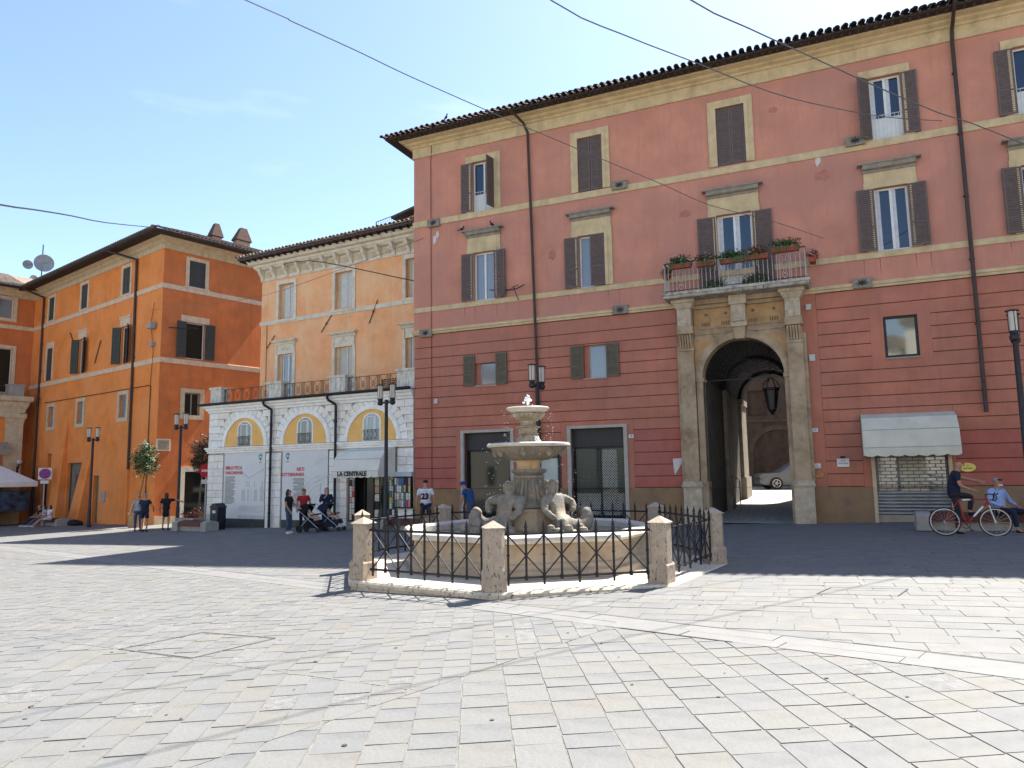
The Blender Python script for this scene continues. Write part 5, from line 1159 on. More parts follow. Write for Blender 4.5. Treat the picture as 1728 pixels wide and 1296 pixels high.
    if not dress:
        D = {'pel': g_('pel', 1.08), 'wa': mid('pel', 'sp', .35, .118 * wide)}; ED = [('wa', 'pel')]
        for s in 'RL':
            D['hi' + s] = g_('hi' + s, 1.12); ED.append(('pel', 'hi' + s))
            if short: D['k' + s] = mid('hi' + s, 'kn' + s, .85, .082); ED.append(('hi' + s, 'k' + s))
            else: D['kn' + s] = g_('kn' + s, 1.2); D['an' + s] = mid('kn' + s, 'an' + s, .93, .056); ED += [('hi' + s, 'kn' + s), ('kn' + s, 'an' + s)]
        skin('shorts' if short else 'trousers', D, ED, bot, T, root='pel')
    pc = Vector(P['pel'][:3]); q = MB().sphere((pc.x, pc.y, pc.z - .01 * sc), .155 * sc, 12, 0, (1.10 * wide, .86, .95))
    if not dress: q.build('trouser_seat', bot, T, True)
    sp_ = (pc + Vector(P['sp'][:3])) / 2; MB().sphere(sp_, .152 * sc, 12, 0, (1.04 * wide, .86, .95)).build('shirt_hem', top, T, True)
    for s in 'RL':
        a, t_ = Vector(J['an' + s]), Vector(J['to' + s]); a = a + Vector((0, .04, -.04)); 
        skin('shoe', {'a': (*(a * sc), .052 * sc), 'b': (*(t_ * sc), .046 * sc)}, [('a', 'b')], shoes or CB_, T)
    if extra: extra(T, sc)
    return T
# ---------------------------------------------------------------- FOUNTAIN
FX, FY = .306, 14.385; A0 = radians(169.7); RF = 3.458
FT = thing('fountain', 'tiered travertine fountain with two bowls and carved sea figures behind an iron railing', 'fountain', (FX, FY, 0))
def octa(r, a0=A0, n=8): return [(r * cos(a0 + k * 2 * pi / n), r * sin(a0 + k * 2 * pi / n)) for k in range(n)]
b = MB()
def ngring(b, pr, n=8, a0=A0, m=0):
    v = []; k = len(pr)
    for r, z in pr: v += [(x, y, z) for x, y in octa(r, a0, n)]
    f = [(j * n + i, j * n + (i + 1) % n, (j + 1) * n + (i + 1) % n, (j + 1) * n + i) for j in range(k - 1) for i in range(n)]
    b.add(v, f, m); return b
ngring(b, [(2.2, -.35), (RF + .22, -.35), (RF + .22, -.10), (RF + .25, -.09), (RF + .26, -.03), (RF + .23, .0), (2.2, .0)])
ST = b.build('fountain_step', TRAV_S, FT)
MB().hprism(octa(2.6), -.25, .004).build('basin_floor', BENCH, FT)
RB = 2.52; A1 = A0
b = MB(); ngring(b, [(RB - .32, .0), (RB - .02, .0), (RB - .02, .12), (RB - .10, .16), (RB - .12, .22), (RB - .16, .25), (RB - .17, .47), (RB - .10, .53), (RB - .02, .56)], a0=A1); b.build('basin_wall', FOUNT, FT)
pr = [(RB - .03, .561), (RB + .02, .575), (RB + .05, .62), (RB + .03, .67), (RB - .03, .70), (RB - .26, .70), (RB - .31, .67), (RB - .32, .55)]
for k in range(8):                                 # eight rim stones
    P = octa(1, A1); v = []
    for j, t in enumerate((.004, .996)):
        c = Vector(P[k]) * (1 - t) + Vector(P[(k + 1) % 8]) * t
        for r, z in pr: v.append((c.x * r, c.y * r, z + (.003 if k % 2 else 0)))
    n = len(pr); MB().add(v, [(i, n + i, n + (i + 1) % n, (i + 1) % n) for i in range(n)] + [tuple(range(n - 1, -1, -1)), tuple(range(n, 2 * n))]).build('rim_stone', PALEST, FT)
b = MB(); b.hprism(octa(RB - .31, A1), .50, .56); b.build('pool_water', WATER, FT)
b = MB(); b.hprism(octa(.56, A1 + pi / 8), 0, .98); b.hprism(octa(.60, A1 + pi / 8), .98, 1.03); b.build('pedestal', FOUNT, FT)
b = MB(); b.hprism([(.7 * cos(t) , .7 * sin(t)) for t in [2 * pi * k / 12 for k in range(12)]], 0, .62); b.build('pedestal_base', FOUNT_G, FT)
b = MB(); b.lathe([(.50, 1.03), (.53, 1.06), (.53, 1.12), (.47, 1.15), (.44, 1.17)], 28); b.build('torus_moulding', FOUNT_G, FT, True)
b = MB(); b.lathe([(.42, 1.17), (.385, 1.25), (.33, 1.38), (.295, 1.50), (.275, 1.60)], 96, lobes=24, amp=.10, lz=(1.1, 1.7)); b.build('fluted_column', FOUNT_G, FT, True)
b = MB(); b.lathe([(.285, 1.60), (.30, 1.61), (.30, 1.66), (.26, 1.68), (.31, 1.71), (.345, 1.745), (.33, 1.78), (.25, 1.785)], 48, lobes=20, amp=.08, lz=(1.69, 1.77)); b.build('collar', FOUNT_G, FT, True)
b = MB(); b.lathe([(.24, 1.785), (.225, 1.84), (.22, 1.88), (.25, 1.93), (.28, 1.955)], 28); b.build('neck', mat('warm orange stained stone', (.50, .36, .21), .8, .15, 4, .2, stain=(.35, .13, .04), samt=.8, ssc=(3, 3, .4)), FT, True)
b = MB(); b.lathe([(.26, 1.95), (.40, 1.97), (.50, 2.02), (.60, 2.08), (.70, 2.16), (.755, 2.20), (.74, 2.215)], 96, lobes=26, amp=.035, lz=(1.96, 2.17)); 
for k in range(8):
    a = A1 + k * pi / 4; b.sphere((.66 * cos(a), .66 * sin(a), 2.10), .075, 8, 0, (.9, .9, 1.1)); b.sphere((.70 * cos(a), .70 * sin(a), 2.17), .05, 6)
b.build('lower_bowl', FOUNT_G, FT, True)
b = MB(); b.lathe([(.70, 2.21), (.80, 2.215), (.825, 2.24), (.82, 2.275), (.79, 2.29), (.75, 2.285), (.60, 2.25), (.2, 2.24)], 56); b.build('bowl_rim', PALEST, FT, True)
MB().lathe([(.76, 2.258), (.001, 2.262)], 32).build('bowl_water', WATER, FT)
b = MB(); b.lathe([(.26, 2.25), (.245, 2.30), (.21, 2.37), (.185, 2.43), (.18, 2.46), (.21, 2.465), (.215, 2.48), (.18, 2.49), (.175, 2.53), (.19, 2.58), (.245, 2.60), (.25, 2.615), (.19, 2.63), (.155, 2.66), (.15, 2.70), (.165, 2.735)], 48, lobes=14, amp=.07, lz=(2.3, 2.58)); b.build('upper_stem', MOSS, FT, True)
b = MB(); b.lathe([(.165, 2.735), (.20, 2.745), (.27, 2.78), (.315, 2.83), (.325, 2.87), (.30, 2.885)], 96, lobes=22, amp=.10, lz=(2.74, 2.875)); b.build('upper_bowl', MOSS, FT, True)
b = MB(); b.lathe([(.30, 2.885), (.36, 2.92), (.425, 2.965), (.43, 2.985), (.41, 3.0), (.37, 2.99), (.2, 2.95)], 48); b.build('upper_bowl_rim', PALEST, FT, True)
b = MB(); rw = random.Random(2)
b.cyl((0, 0, 2.95), (0, 0, 3.06), .018, n=6)
JET = b.build('jet_nozzle', IRON, FT)
FO = mat('white splashing water', (.85, .88, .9), .15, .05, 8, 0)
b = MB(); b.cyl((0, 0, 3.05), (0, 0, 3.2), .02, .03, 7)
for i in range(26):
    t = rw.random() * 2 * pi; r = rw.uniform(.0, .10); b.sphere((r * cos(t), r * sin(t), 3.20 - r * 1.3 + rw.uniform(-.03, .07)), rw.uniform(.008, .026), 5)
b.build('water_jet', FO, FT, True, kind='stuff')
b = MB()
for i in range(240):
    t = rw.random() * 2 * pi; z = rw.random(); r = .44 + rw.uniform(0, .06) + .03 * z if i < 110 else .83 + rw.uniform(0, .10); zz = 2.3 + z * .65 if i < 110 else .62 + z * 1.6; b.sphere((r * cos(t), r * sin(t), zz), rw.uniform(.003, .008), 4)
for t0 in (-1.0, -.8, -.62):                       # thin sheets of water running over the bowl foot
    for i in range(12): b.sphere(((.22 + i * .008) * cos(t0 + rw.uniform(-.1, .1)), (.22 + i * .008) * sin(t0 + rw.uniform(-.1, .1)), 2.42 - i * .013), .014, 5)
b.build('water_drops', FO, FT, kind='stuff')
def statue(ang, flip=1, seed=0):
    r = random.Random(seed); ST_ = thing('statue_root', '', ''); bpy.data.objects.remove(ST_)
    P = dict(pel=(.68, 0, .72, .19), sp=(.63, .0, .92, .155), ch=(.58, 0, 1.14, .19), nk=(.57, 0, 1.30, .09), hb=(.57, 0, 1.37, .10), hd=(.58, 0, 1.45, .12), cr=(.57, 0, 1.54, .085),
             s1=(.60, -.24 * flip, 1.22, .10), e1=(.74, -.42 * flip, 1.14, .08), w1=(.84, -.28 * flip, .96, .065), s2=(.56, .22 * flip, 1.20, .10), e2=(.66, .36 * flip, 1.0, .075), w2=(.82, .22 * flip, .84, .06),
             t1=(.84, -.14 * flip, .68, .18), t2=(.94, -.28 * flip, .66, .17), t3=(1.0, -.42 * flip, .72, .16), t4=(1.02, -.50 * flip, .84, .14), t5=(1.0, -.50 * flip, .96, .12), t6=(.95, -.46 * flip, 1.03, .08),
             k1=(.94, .18 * flip, .76, .13), k2=(1.05, .24 * flip, .58, .10))
    E = [('pel', 'sp'), ('sp', 'ch'), ('ch', 'nk'), ('nk', 'hb'), ('hb', 'hd'), ('hd', 'cr'), ('ch', 's1'), ('s1', 'e1'), ('e1', 'w1'), ('ch', 's2'), ('s2', 'e2'), ('e2', 'w2'), ('pel', 't1'), ('t1', 't2'), ('t2', 't3'), ('t3', 't4'), ('t4', 't5'), ('t5', 't6'), ('pel', 'k1'), ('k1', 'k2')]
    for k in list(P): x, y, z, q = P[k]; P[k] = (x, y, z, q * r.uniform(.94, 1.08))
    o = skin('statue', P, E, FOUNT_G, FT, sub=2, root='pel', rot=(0, 0, ang)); me = o.data
    for v in me.vertices:
        c = v.co; d = .016 * sin(c.x * 41 + seed) * sin(c.y * 37) * sin(c.z * 45) + .010 * sin(c.x * 83 + c.z * 60) * sin(c.y * 91 + seed); v.co = c + c.normalized() * d
    b = MB(); rr2 = random.Random(seed)
    for i in range(22):                             # curls of hair and beard
        t = rr2.random() * 2 * pi; b.sphere((.56 + .10 * cos(t), .10 * sin(t), 1.45 + rr2.uniform(-.07, .09)), rr2.uniform(.03, .05), 6)
    b.build('statue_hair', FOUNT_G, o, True, kind='stuff')
    b = MB(); b.prism([(1.0, .54), (1.32, .54), (1.28, .60), (1.06, .66)], -.2, .2); b.box(.6, 1.15, -.42, .42, .50, .60)
    for i in range(14): b.sphere((rr2.uniform(.75, 1.2), rr2.uniform(-.55, .4), rr2.uniform(.52, .70)), rr2.uniform(.07, .15), 7)
    b.build('statue_rock', FOUNT_G, o)
    return o
for k, (a, fl) in enumerate(((-2.32, 1), (-.72, -1), (.82, 1), (2.35, -1))): statue(a, fl, k + 1)
# railing
RL = thing('fountain_railing', 'octagonal black iron railing with spear points and travertine posts round the fountain', 'railing', (FX, FY, 0))
po = MB(); 
def sq(b, r, z0, z1, r2=None, a=0):
    r2 = r if r2 is None else r2; v = []
    for rr_, z in ((r, z0), (r2, z1)): v += [(rr_ * cos(a + pi / 4 + k * HALF), rr_ * sin(a + pi / 4 + k * HALF), z) for k in range(4)]
    return b.add(v, [(0, 3, 2, 1), (4, 5, 6, 7)] + [(i, (i + 1) % 4, 4 + (i + 1) % 4, 4 + i) for i in range(4)])
def oct_(b, r, z0, z1, r2=None, c=.62):            # square post with chamfered corners
    r2 = r if r2 is None else r2; v = []
    for q, z in ((r, z0), (r2, z1)):
        for x, y in ((1, c), (c, 1), (-c, 1), (-1, c), (-1, -c), (-c, -1), (c, -1), (1, -c)): v.append((q * x, q * y, z))
    return b.add(v, [tuple(range(7, -1, -1)), tuple(range(8, 16))] + [(i, (i + 1) % 8, 8 + (i + 1) % 8, 8 + i) for i in range(8)])
sq(po, .232, .0, .27); sq(po, .232, .27, .31, .20); oct_(po, .150, .30, .90); oct_(po, .158, .90, .912); sq(po, .222, .912, .92); sq(po, .222, .92, 1.02, .01)
pm_ = po.build('post', TRAV); PM = pm_.data; bpy.data.objects.remove(pm_)
OP = octa(RF)
for k in range(8): place(PM, 'post', RL, (OP[k][0], OP[k][1], 0), A0 + k * pi / 4 + random.uniform(-.03, .03) + pi / 8)
bar_ = MB()
def bar_geo(foot):
    b = MB(); b.cyl((0, 0, .06 if foot else .14), (0, 0, .86), .018, n=6); b.cyl((0, 0, .13), (0, 0, .20), .028, .028, 6); b.cyl((0, 0, .79), (0, 0, .85), .028, .028, 6)
    b.cyl((0, 0, .855), (0, 0, .885), .026, .016, 6); b.cyl((0, 0, .885), (0, 0, .90), .016, .024, 6); b.cyl((0, 0, .90), (0, 0, 1.02), .029, .001, 6); b.sphere((0, 0, .50), .028, 6)
    o = b.build('picket', IRON); m = o.data; bpy.data.objects.remove(o); return m
BG = (bar_geo(False), bar_geo(True))
for k in range(8):
    A, Bp = Vector(OP[k]), Vector(OP[(k + 1) % 8]); d = (Bp - A).normalized(); L_ = (Bp - A).length; a = A + d * .11; e = Bp - d * .11
    pn = place(None, 'panel', RL)
    b = MB()
    for z in (.81, .17): b.cyl((a.x, a.y, z), (e.x, e.y, z), .02, n=6)
    b.build('rail', IRON, RL); bpy.data.objects.remove(pn)
    n = 9; sp = (L_ - .44) / (n - 1); pts = [A + d * (.22 + sp * i) for i in range(n)]
    for i, p in enumerate(pts): place(BG[i % 2 == 0], 'picket', RL, (p.x, p.y, 0))
    b = MB()
    for i in range(0, n - 2, 2):
        p, q = pts[i], pts[i + 2]
        b.cyl((p.x, p.y, .79), (q.x, q.y, .19), .012, n=5); b.cyl((p.x, p.y, .19), (q.x, q.y, .79), .012, n=5)
    b.build('cross_brace', IRON, RL)
# ---------------------------------------------------------------- street lamps
LG = mat('ribbed lamp glass', (.55, .50, .42), .15, .05, 3, 0); LBL = mat('lamp post paint', (.030, .028, .034), .5, .1, 5, .03)
def lamp(x, y, h, rot, label):
    z0 = gz(x, y); T = thing('street_lamp', label, 'street lamp', (x, y, z0), rot, 'double headed street lamps round the square')
    b = MB(); b.lathe([(.13, 0), (.13, .12), (.09, .16), (.085, 1.0), (.07, 1.06), (.062, h - .75), (.075, h - .72), (.075, h - .62)], 12); b.build('pole', LBL, T, True)
    b = MB(); b.cyl((-.30, 0, h - .68), (.30, 0, h - .68), .035, n=8); b.cyl((0, 0, h - .72), (0, 0, h - .58), .06, n=8); b.build('cross_arm', LBL, T)
    for s in (-1, 1):
        hd = MB().lathe([(.05, h - .78), (.10, h - .74), (.11, h - .66), (.075, h - .62), (.10, h - .56), (.10, h - .53)], 12, (s * .28, 0, 0)).build('lamp_head', LBL, T)
        MB().lathe([(.085, h - .53), (.095, h - .06)], 14, (s * .28, 0, 0)).build('lamp_glass', LG, hd, True)
        MB().lathe([(.12, h - .06), (.15, h - .05), (.15, h - .03), (.04, h)], 14, (s * .28, 0, 0)).build('lamp_cap', LBL, hd)
        b = MB()
        for k in range(4): a = k * HALF + .4; b.cyl((s * .28 + .105 * cos(a), .105 * sin(a), h - .55), (s * .28 + .105 * cos(a), .105 * sin(a), h - .05), .008, n=4)
        b.build('lamp_cage', LBL, hd)
    return T
lamp(-22.74, 39.35, 5.35, -.25, 'double street lamp at far left in front of the corner house shutters')
lamp(-15.49, 33.87, 5.35, -.35, 'double street lamp in front of the dark side wall of the corner house')
lamp(-4.56, 26.16, 5.3, -.5, 'double street lamp in front of the newsagent awning')
lamp(.80, 23.03, 5.3, .95, 'street lamp standing behind the fountain bowls')
lamp(12.29, 17.47, 5.3, .93, 'street lamp at the right edge beside the seated man')
# ---------------------------------------------------------------- benches, bin, planters, trees
def bench(x, y, rot, L_, label, slats=True, arch=True):
    T = thing('stone_bench', label, 'bench', (x, y, gz(x, y)), rot, 'stone benches with dark wooden seats')
    for s in (-1, 1):
        b = MB(); pts = [(s * L_ / 2 - .34 * (s > 0), -.30), (s * L_ / 2 + .34 * (s < 0), -.30)]
        x0, x1 = (s * L_ / 2 - (.32 if s > 0 else 0)), (s * L_ / 2 + (.32 if s < 0 else 0))
        v = []; n = 8
        prof = [(-.34, .0), (-.34, .36), (-.20, .43), (0, .46), (.20, .43), (.34, .36), (.34, 0)]
        k = len(prof); b.add([(x0, yy, z) for yy, z in prof] + [(x1, yy, z) for yy, z in prof], [(i, (i + 1) % k, k + (i + 1) % k, k + i) for i in range(k)] + [tuple(range(k)), tuple(range(2 * k - 1, k - 1, -1))])
        b.build('bench_end', BENCH, T)
    MB().box(-L_ / 2 + .33, L_ / 2 - .33, -.18, .18, .0, .22).build('bench_plinth', BENCH, T)
    n = 9; a0, a1 = -L_ / 2 + .335, L_ / 2 - .335
    if slats:
        for k in range(6):
            yy = -.28 + k * .10; z = .40 - abs(yy) * .15; MB().box(a0, a1, yy, yy + .075, z, z + .04).build('seat_slat', SLATW, T)
        MB().box(a0, a1, -.29, -.26, .22, .38).build('seat_apron', SLATW, T)
    return T
bench(-13.75, 31.75, -.50, 2.15, 'grey stone bench beside the black litter bin')
bench(-3.75, 26.35, -.42, 2.0, 'stone bench with dark seat in front of the magazine case')
bench(11.35, 18.15, -.42, 2.6, 'stone bench with dark red slats behind the racing bicycle')
bench(-27.0, 43.3, -.65, 2.3, 'low stone bench in front of the corner house doorway')
bx, by = -12.9, 32.05
BN = thing('litter_bin', 'black litter bin with pointed lid against the white wall', 'litter bin', (bx, by, gz(bx, by)), -.5)
b = MB(); b.box(-.24, .24, -.22, .22, .05, .95); b.box(-.22, .22, -.2, .2, 0, .05); b.build('bin_body', BLACKF, BN)
b = MB(); b.prism([(-.27, .95), (.27, .95), (.24, 1.0), (.06, 1.14), (-.06, 1.14), (-.24, 1.0)], -.25, .25); b.build('bin_lid', BLACKF, BN)
MB().box(-.10, .10, -.226, -.2205, .72, .84).build('bin_sticker', mat('white sticker', (.6, .6, .58), .6, 0, bump=0), BN); MB().box(-.14, .14, -.225, -.2205, .88, .92).build('bin_slot', IRON, BN)
LFG = [mat('mid green leaf', (.06, .10, .03), .6, .2, 5, 0), mat('pale green leaf', (.14, .18, .08), .6, .2, 5, 0), mat('dark green leaf', (.03, .055, .02), .6, .2, 5, 0)]
LFR = [mat('bronze leaf', (.10, .055, .035), .6, .2, 5, 0), mat('dull olive leaf', (.07, .075, .035), .6, .2, 5, 0), mat('dark bronze leaf', (.045, .025, .02), .6, .2, 5, 0)]
FLR = [mat('red flower', (.40, .03, .03), .7, .2, 9, 0), LFG[0], mat('white flower', (.6, .58, .55), .7, .1, 9, 0), mat('pink flower', (.45, .12, .14), .7, 0, bump=0), LFG[2]]
def leaves(b, c, rad, n, s, nm, rnd, w=None, shell=.5):
    for i in range(n):
        d = Vector((rnd.gauss(0, 1), rnd.gauss(0, 1), rnd.gauss(0, 1))).normalized(); r = (shell + (1 - shell) * rnd.random()) * (1 + .16 * sin(d.x * 5 + 1) * sin(d.z * 6 + 2) + .12 * sin(d.y * 9))
        p = Vector(c) + Vector((d.x * rad[0] * r, d.y * rad[1] * r, d.z * rad[2] * r))
        u = Vector((rnd.gauss(0, 1), rnd.gauss(0, 1), rnd.gauss(0, .6))).normalized(); v = u.cross(d if abs(u.dot(d)) < .95 else Vector((0, 0, 1))).normalized() * s * .42 * rnd.uniform(.7, 1.2); u = u * s * rnd.uniform(.7, 1.3)
        b.add([p - u, p + v, p + u, p - v], [(0, 1, 2, 3)], rnd.choices(range(nm), w)[0] if w else rnd.randrange(nm))
def tree(x, y, label, pot, cr_, rad, lean, mats_, n, tr=.045, seed=1):
    rnd = random.Random(seed); T = thing('potted_tree', label, 'tree', (x, y, gz(x, y)))
    b = MB(); b.hprism([(.38 * cos(2 * pi * i / 8), .38 * sin(2 * pi * i / 8)) for i in range(8)], 0, pot); b.hprism([(.42 * cos(2 * pi * i / 8), .42 * sin(2 * pi * i / 8)) for i in range(8)], pot, pot + .08); b.build('planter', mat('terracotta tan planter', (.36, .22, .11), .85, .15, 4, .15), T)
    top = Vector((lean, 0, cr_)); b = MB(); p = Vector((0, 0, pot)); k = 7
    for i in range(k):
        q = Vector((lean * ((i + 1) / k) ** 1.3, .02 * sin(i * 2), pot + (cr_ - rad[2] * .6 - pot) * (i + 1) / k)); b.cyl(p, q, tr * (1 - i * .06), tr * (1 - (i + 1) * .06), 7); p = q
    for i in range(9):
        t = i * 2.4; q = p + Vector((rad[0] * .6 * cos(t), rad[1] * .6 * sin(t), rad[2] * (.3 + .1 * i))); b.cyl(p, q, tr * .5, tr * .15, 5)
    b.build('trunk', mat('grey brown bark', (.13, .10, .075), .9, .2, 12, .3), T)
    b = MB(); cc = Vector((lean, 0, cr_)); leaves(b, cc, rad, int(n * .45), .065, 3, rnd, (5, 3, 5), .35)
    for i in range(14):
        d = Vector((rnd.gauss(0, 1), rnd.gauss(0, 1), rnd.gauss(0, 1))).normalized(); c = cc + Vector((d.x * rad[0] * .75, d.y * rad[1] * .75, d.z * rad[2] * .75)); s = rnd.uniform(.22, .36) * rad[0] / .6
        leaves(b, c, (s, s, s), int(n * .04), .065, 3, rnd, (5, rnd.choice((1, 6)), 4), .5)
    b.build('crown', mats_, T, kind='stuff')
    b = MB(); leaves(b, (0, 0, pot + .16), (.42, .42, .2), 260, .05, 5, rnd, (5, 5, 1, 2, 4), .3); b.build('flowers', FLR, T, kind='stuff'); return T
tree(-19.1, 37.2, 'small green tree in a tan planter before the corner of the orange house', .60, 3.35, (.62, .6, .95), .35, LFG, 2600, seed=1)
tree(-15.75, 36.7, 'bronze leaved young tree in front of the corner house shop doorway', .55, 3.55, (.62, .6, 1.05), .15, LFR, 2600, .06, seed=2)
x, y = -14.0, 32.35
PT_ = thing('flower_planter', 'stone planter with dark red flowers beside the grey bench', 'planter', (-14.6, 33.2, gz(-14.6, 33.2)), -.5)
b = MB(); b.box(-.55, .55, -.3, .3, 0, .45); b.box(-.6, .6, -.35, .35, .45, .52); b.build('planter_box', BENCH, PT_); b = MB(); leaves(b, (0, 0, .62), (.6, .35, .25), 420, .06, 5, random.Random(5), (7, 4, 0, 2, 4), .2); b.build('flowers', FLR, PT_, kind='stuff')
# flower boxes on the balcony
TC = mat('terracotta flower box', (.30, .075, .045), .8, .1, 5, .1)
def onred(u, y, z): p = RO + RD * u + RN * y; return (p.x, p.y, z)
for k, (u, y, z, w, lab, ww) in enumerate(((10.15, -.55, 8.10, .35, 'flower pot hanging at the left end of the balcony rail', (1, 5, 0, 1, 4)), (10.72, -1.06, 8.28, .75, 'red flower box on the left front of the balcony rail', (0, 6, 1, 0, 5)), (11.52, -1.06, 8.25, .6, 'second flower box from the left on the balcony rail', (1, 6, 1, 2, 4)),
        (12.35, -1.06, 8.24, .8, 'green planted box at the middle of the balcony rail', (0, 7, 0, 0, 6)), (13.08, -1.06, 8.26, .7, 'reddish flowering box right of the balcony middle', (3, 4, 1, 2, 3)), (13.92, -1.06, 8.38, .85, 'bushy green flower box at the right front of the balcony', (0, 7, 0, 0, 6)), (14.66, -.6, 8.05, .45, 'purple and white flower pot hanging outside the right balcony end', (3, 2, 3, 5, 3)),
        (11.75, -.80, 7.44, .6, 'leafy pot standing on the balcony floor left of the door', (0, 3, 0, 0, 8)), (12.95, -.80, 7.44, .75, 'larger leafy pot standing on the balcony floor below the rail middle', (0, 3, 0, 0, 8)))):
    T = thing('flower_box', lab, 'flower box', onred(u, y, z), -YR + (HALF if w in (.35, .45) else 0), 'flower boxes on the stone balcony')
    b = MB(); hw = w / 2; b.add([(-hw * .9, -.08, -.1), (hw * .9, -.08, -.1), (hw * .9, .08, -.1), (-hw * .9, .08, -.1), (-hw, -.11, .04), (hw, -.11, .04), (hw, .11, .04), (-hw, .11, .04)], [(0, 3, 2, 1), (4, 5, 6, 7), (0, 1, 5, 4), (1, 2, 6, 5), (2, 3, 7, 6), (3, 0, 4, 7)])
    if k < 7: b.build('box', TC, T)
    else: b.v = [(x_, y_, z_ + .1) for x_, y_, z_ in b.v]; b.build('box', IRON, T)
    b = MB(); leaves(b, (0, -.02, .17), (hw * 1.2, .20, .17), int(620 * w / .7), .045, 5, random.Random(k), ww, .1)
    for i in range(int(14 * w)): 
        xx = random.uniform(-hw, hw); b.add([(xx, -.14, .1), (xx + .03, -.16, .0), (xx + .01, -.17, -random.uniform(.05, .25)), (xx - .02, -.15, .0)], [(0, 1, 2, 3)], 1)
    b.build('plants', FLR, T, kind='stuff')
# lantern in the arch
T = thing('hanging_lantern', 'wrought iron lantern hanging in the palace archway', 'lantern', onred(13.1, 1.2, 3.45), -YR)
b = MB(); b.cyl((0, 0, 1.28), (0, 0, 2.25), .012, n=5); b.build('chain', IRON, T)
b = MB(); b.lathe([(.13, .22), (.22, .82), (.24, .84), (.24, .88)], 6); b.build('lantern_glass', mat('smoky lantern glass', (.03, .03, .035), .2, 0, bump=0), T)
b = MB()
for k in range(6): a = k * pi / 3; b.tube([(.13 * cos(a), .13 * sin(a), .2), (.23 * cos(a), .23 * sin(a), .86), (.27 * cos(a), .27 * sin(a), .95), (.18 * cos(a), .18 * sin(a), 1.12), (0, 0, 1.3)], .014, 4)
b.lathe([(.03, .0), (.06, .08), (.09, .12), (.14, .2)], 8); b.sphere((0, 0, .05), .05, 8); b.lathe([(.25, .84), (.27, .86), (.27, .90), (.25, .92)], 6); b.build('lantern_frame', IRON, T)
# signs on the palace
def sign(label, u, z, w, h, kind, y=-.05, lines=()):
    T = thing('wall_sign', label, 'sign', onred(u, y, z), -YR)
    if kind == 'oval':
        b = MB(); b.prism([(w / 2 * cos(2 * pi * i / 24), h / 2 * sin(2 * pi * i / 24)) for i in range(24)], 0, .03); b.build('sign_plate', mat('yellow oval enamel', (.75, .60, .16), .4, .05, 4, 0), T)
    else: MB().cbox(-w / 2, w / 2, 0, .03, -h / 2, h / 2, .006).build('sign_plate', mat('white sign plate', (.66, .66, .64), .5, .05, 4, 0), T)
    for s, size, dz in lines: text(s, size, T, (0, -.006, dz), (HALF, 0, 0), IRON, .002)
    return T
sign('yellow oval sign on the wall above the man with the bicycle', 18.32, 1.66, .40, .25, 'oval', lines=(('LA', .045, .05), ('GELATERIA', .05, -.03)))
T = sign('white rectangular sign under a small dark lamp right of the archway', 15.12, 1.85, .34, .25, 'r', lines=(('CURIA', .04, .06), ('VESCOVILE', .055, -.02)))
MB().box(-.07, .07, -.12, 0, .14, .20).build('sign_lamp', IRON, T)
sign('small white sign on the strip right of the archway pilaster', 14.38, 1.77, .24, .15, 'r', lines=(('VIA', .035, .03), ('CINTIA', .045, -.025)))
sign('house number 18 plate beside the grilled shop door', 8.63, 2.87, .17, .12, 'r', lines=(('18', .085, 0),))
sign('house number 19 plate on the strip right of the archway', 14.40, 2.86, .17, .12, 'r', lines=(('19', .085, 0),))
T = thing('wall_plaque', 'brownish stone plaque low on the strip beside the archway', 'plaque', onred(14.42, -.05, 1.5), -YR); MB().cbox(-.14, .14, 0, .04, -.09, .09, .01).build('plaque_face', mat('orange brown stone', (.40, .20, .08), .8, .3, 12), T)
# road signs
def post_sign(x, y, label, kind, rot=0, H=2.7):
    T = thing('road_sign', label, 'sign', (x, y, gz(x, y)), rot); MB().cyl((0, 0, 0), (0, 0, H), .03, n=8).build('sign_post', mat('grey sign post', (.45, .45, .44), .5, .05), T)
    R_ = mat('sign red', (.55, .02, .03), .5, 0, bump=0); BL = mat('sign blue', (.03, .08, .40), .5, 0, bump=0); WH_ = mat('white sign plate', (.66, .66, .64))
    z = H - .1; disc = lambda r, y0, m, n: MB().cyl((0, y0, z), (0, y0 + .01, z), r, n=28).build(n, m, T)
    disc(.32, -.05, R_, 'sign_disc')
    if kind == 'park':
        MB().box(-.36, .36, -.035, -.03, z - .36, z + .36).build('back_plate', WH_, T); disc(.26, -.062, BL, 'blue_disc')
        b = MB()
        for s in (1, -1): b.add([(-.20, -.064, -.15 * s - .02), (-.15, -.064, -.20 * s), (.20, -.064, .15 * s + .02), (.15, -.064, .20 * s)], [(0, 1, 2, 3)])
        b.v = [(x_, y_, z_ + z) for x_, y_, z_ in b.v]; b.build('cross_bar', R_, T)
    else:
        MB().box(-.22, .22, -.062, -.052, z - .05, z + .05).build('white_bar', WH_, T)
    MB().box(-.22, .22, -.05, -.035, z - .62, z - .42).build('sub_plate', WH_, T)
post_sign(-29.5, 46.0, 'no stopping sign on a grey post in front of the corner house', 'park', .5, 3.25)
post_sign(-14.73, 35.03, 'no entry sign on a post beside the white arcade corner', 'entry', .6, 2.75)
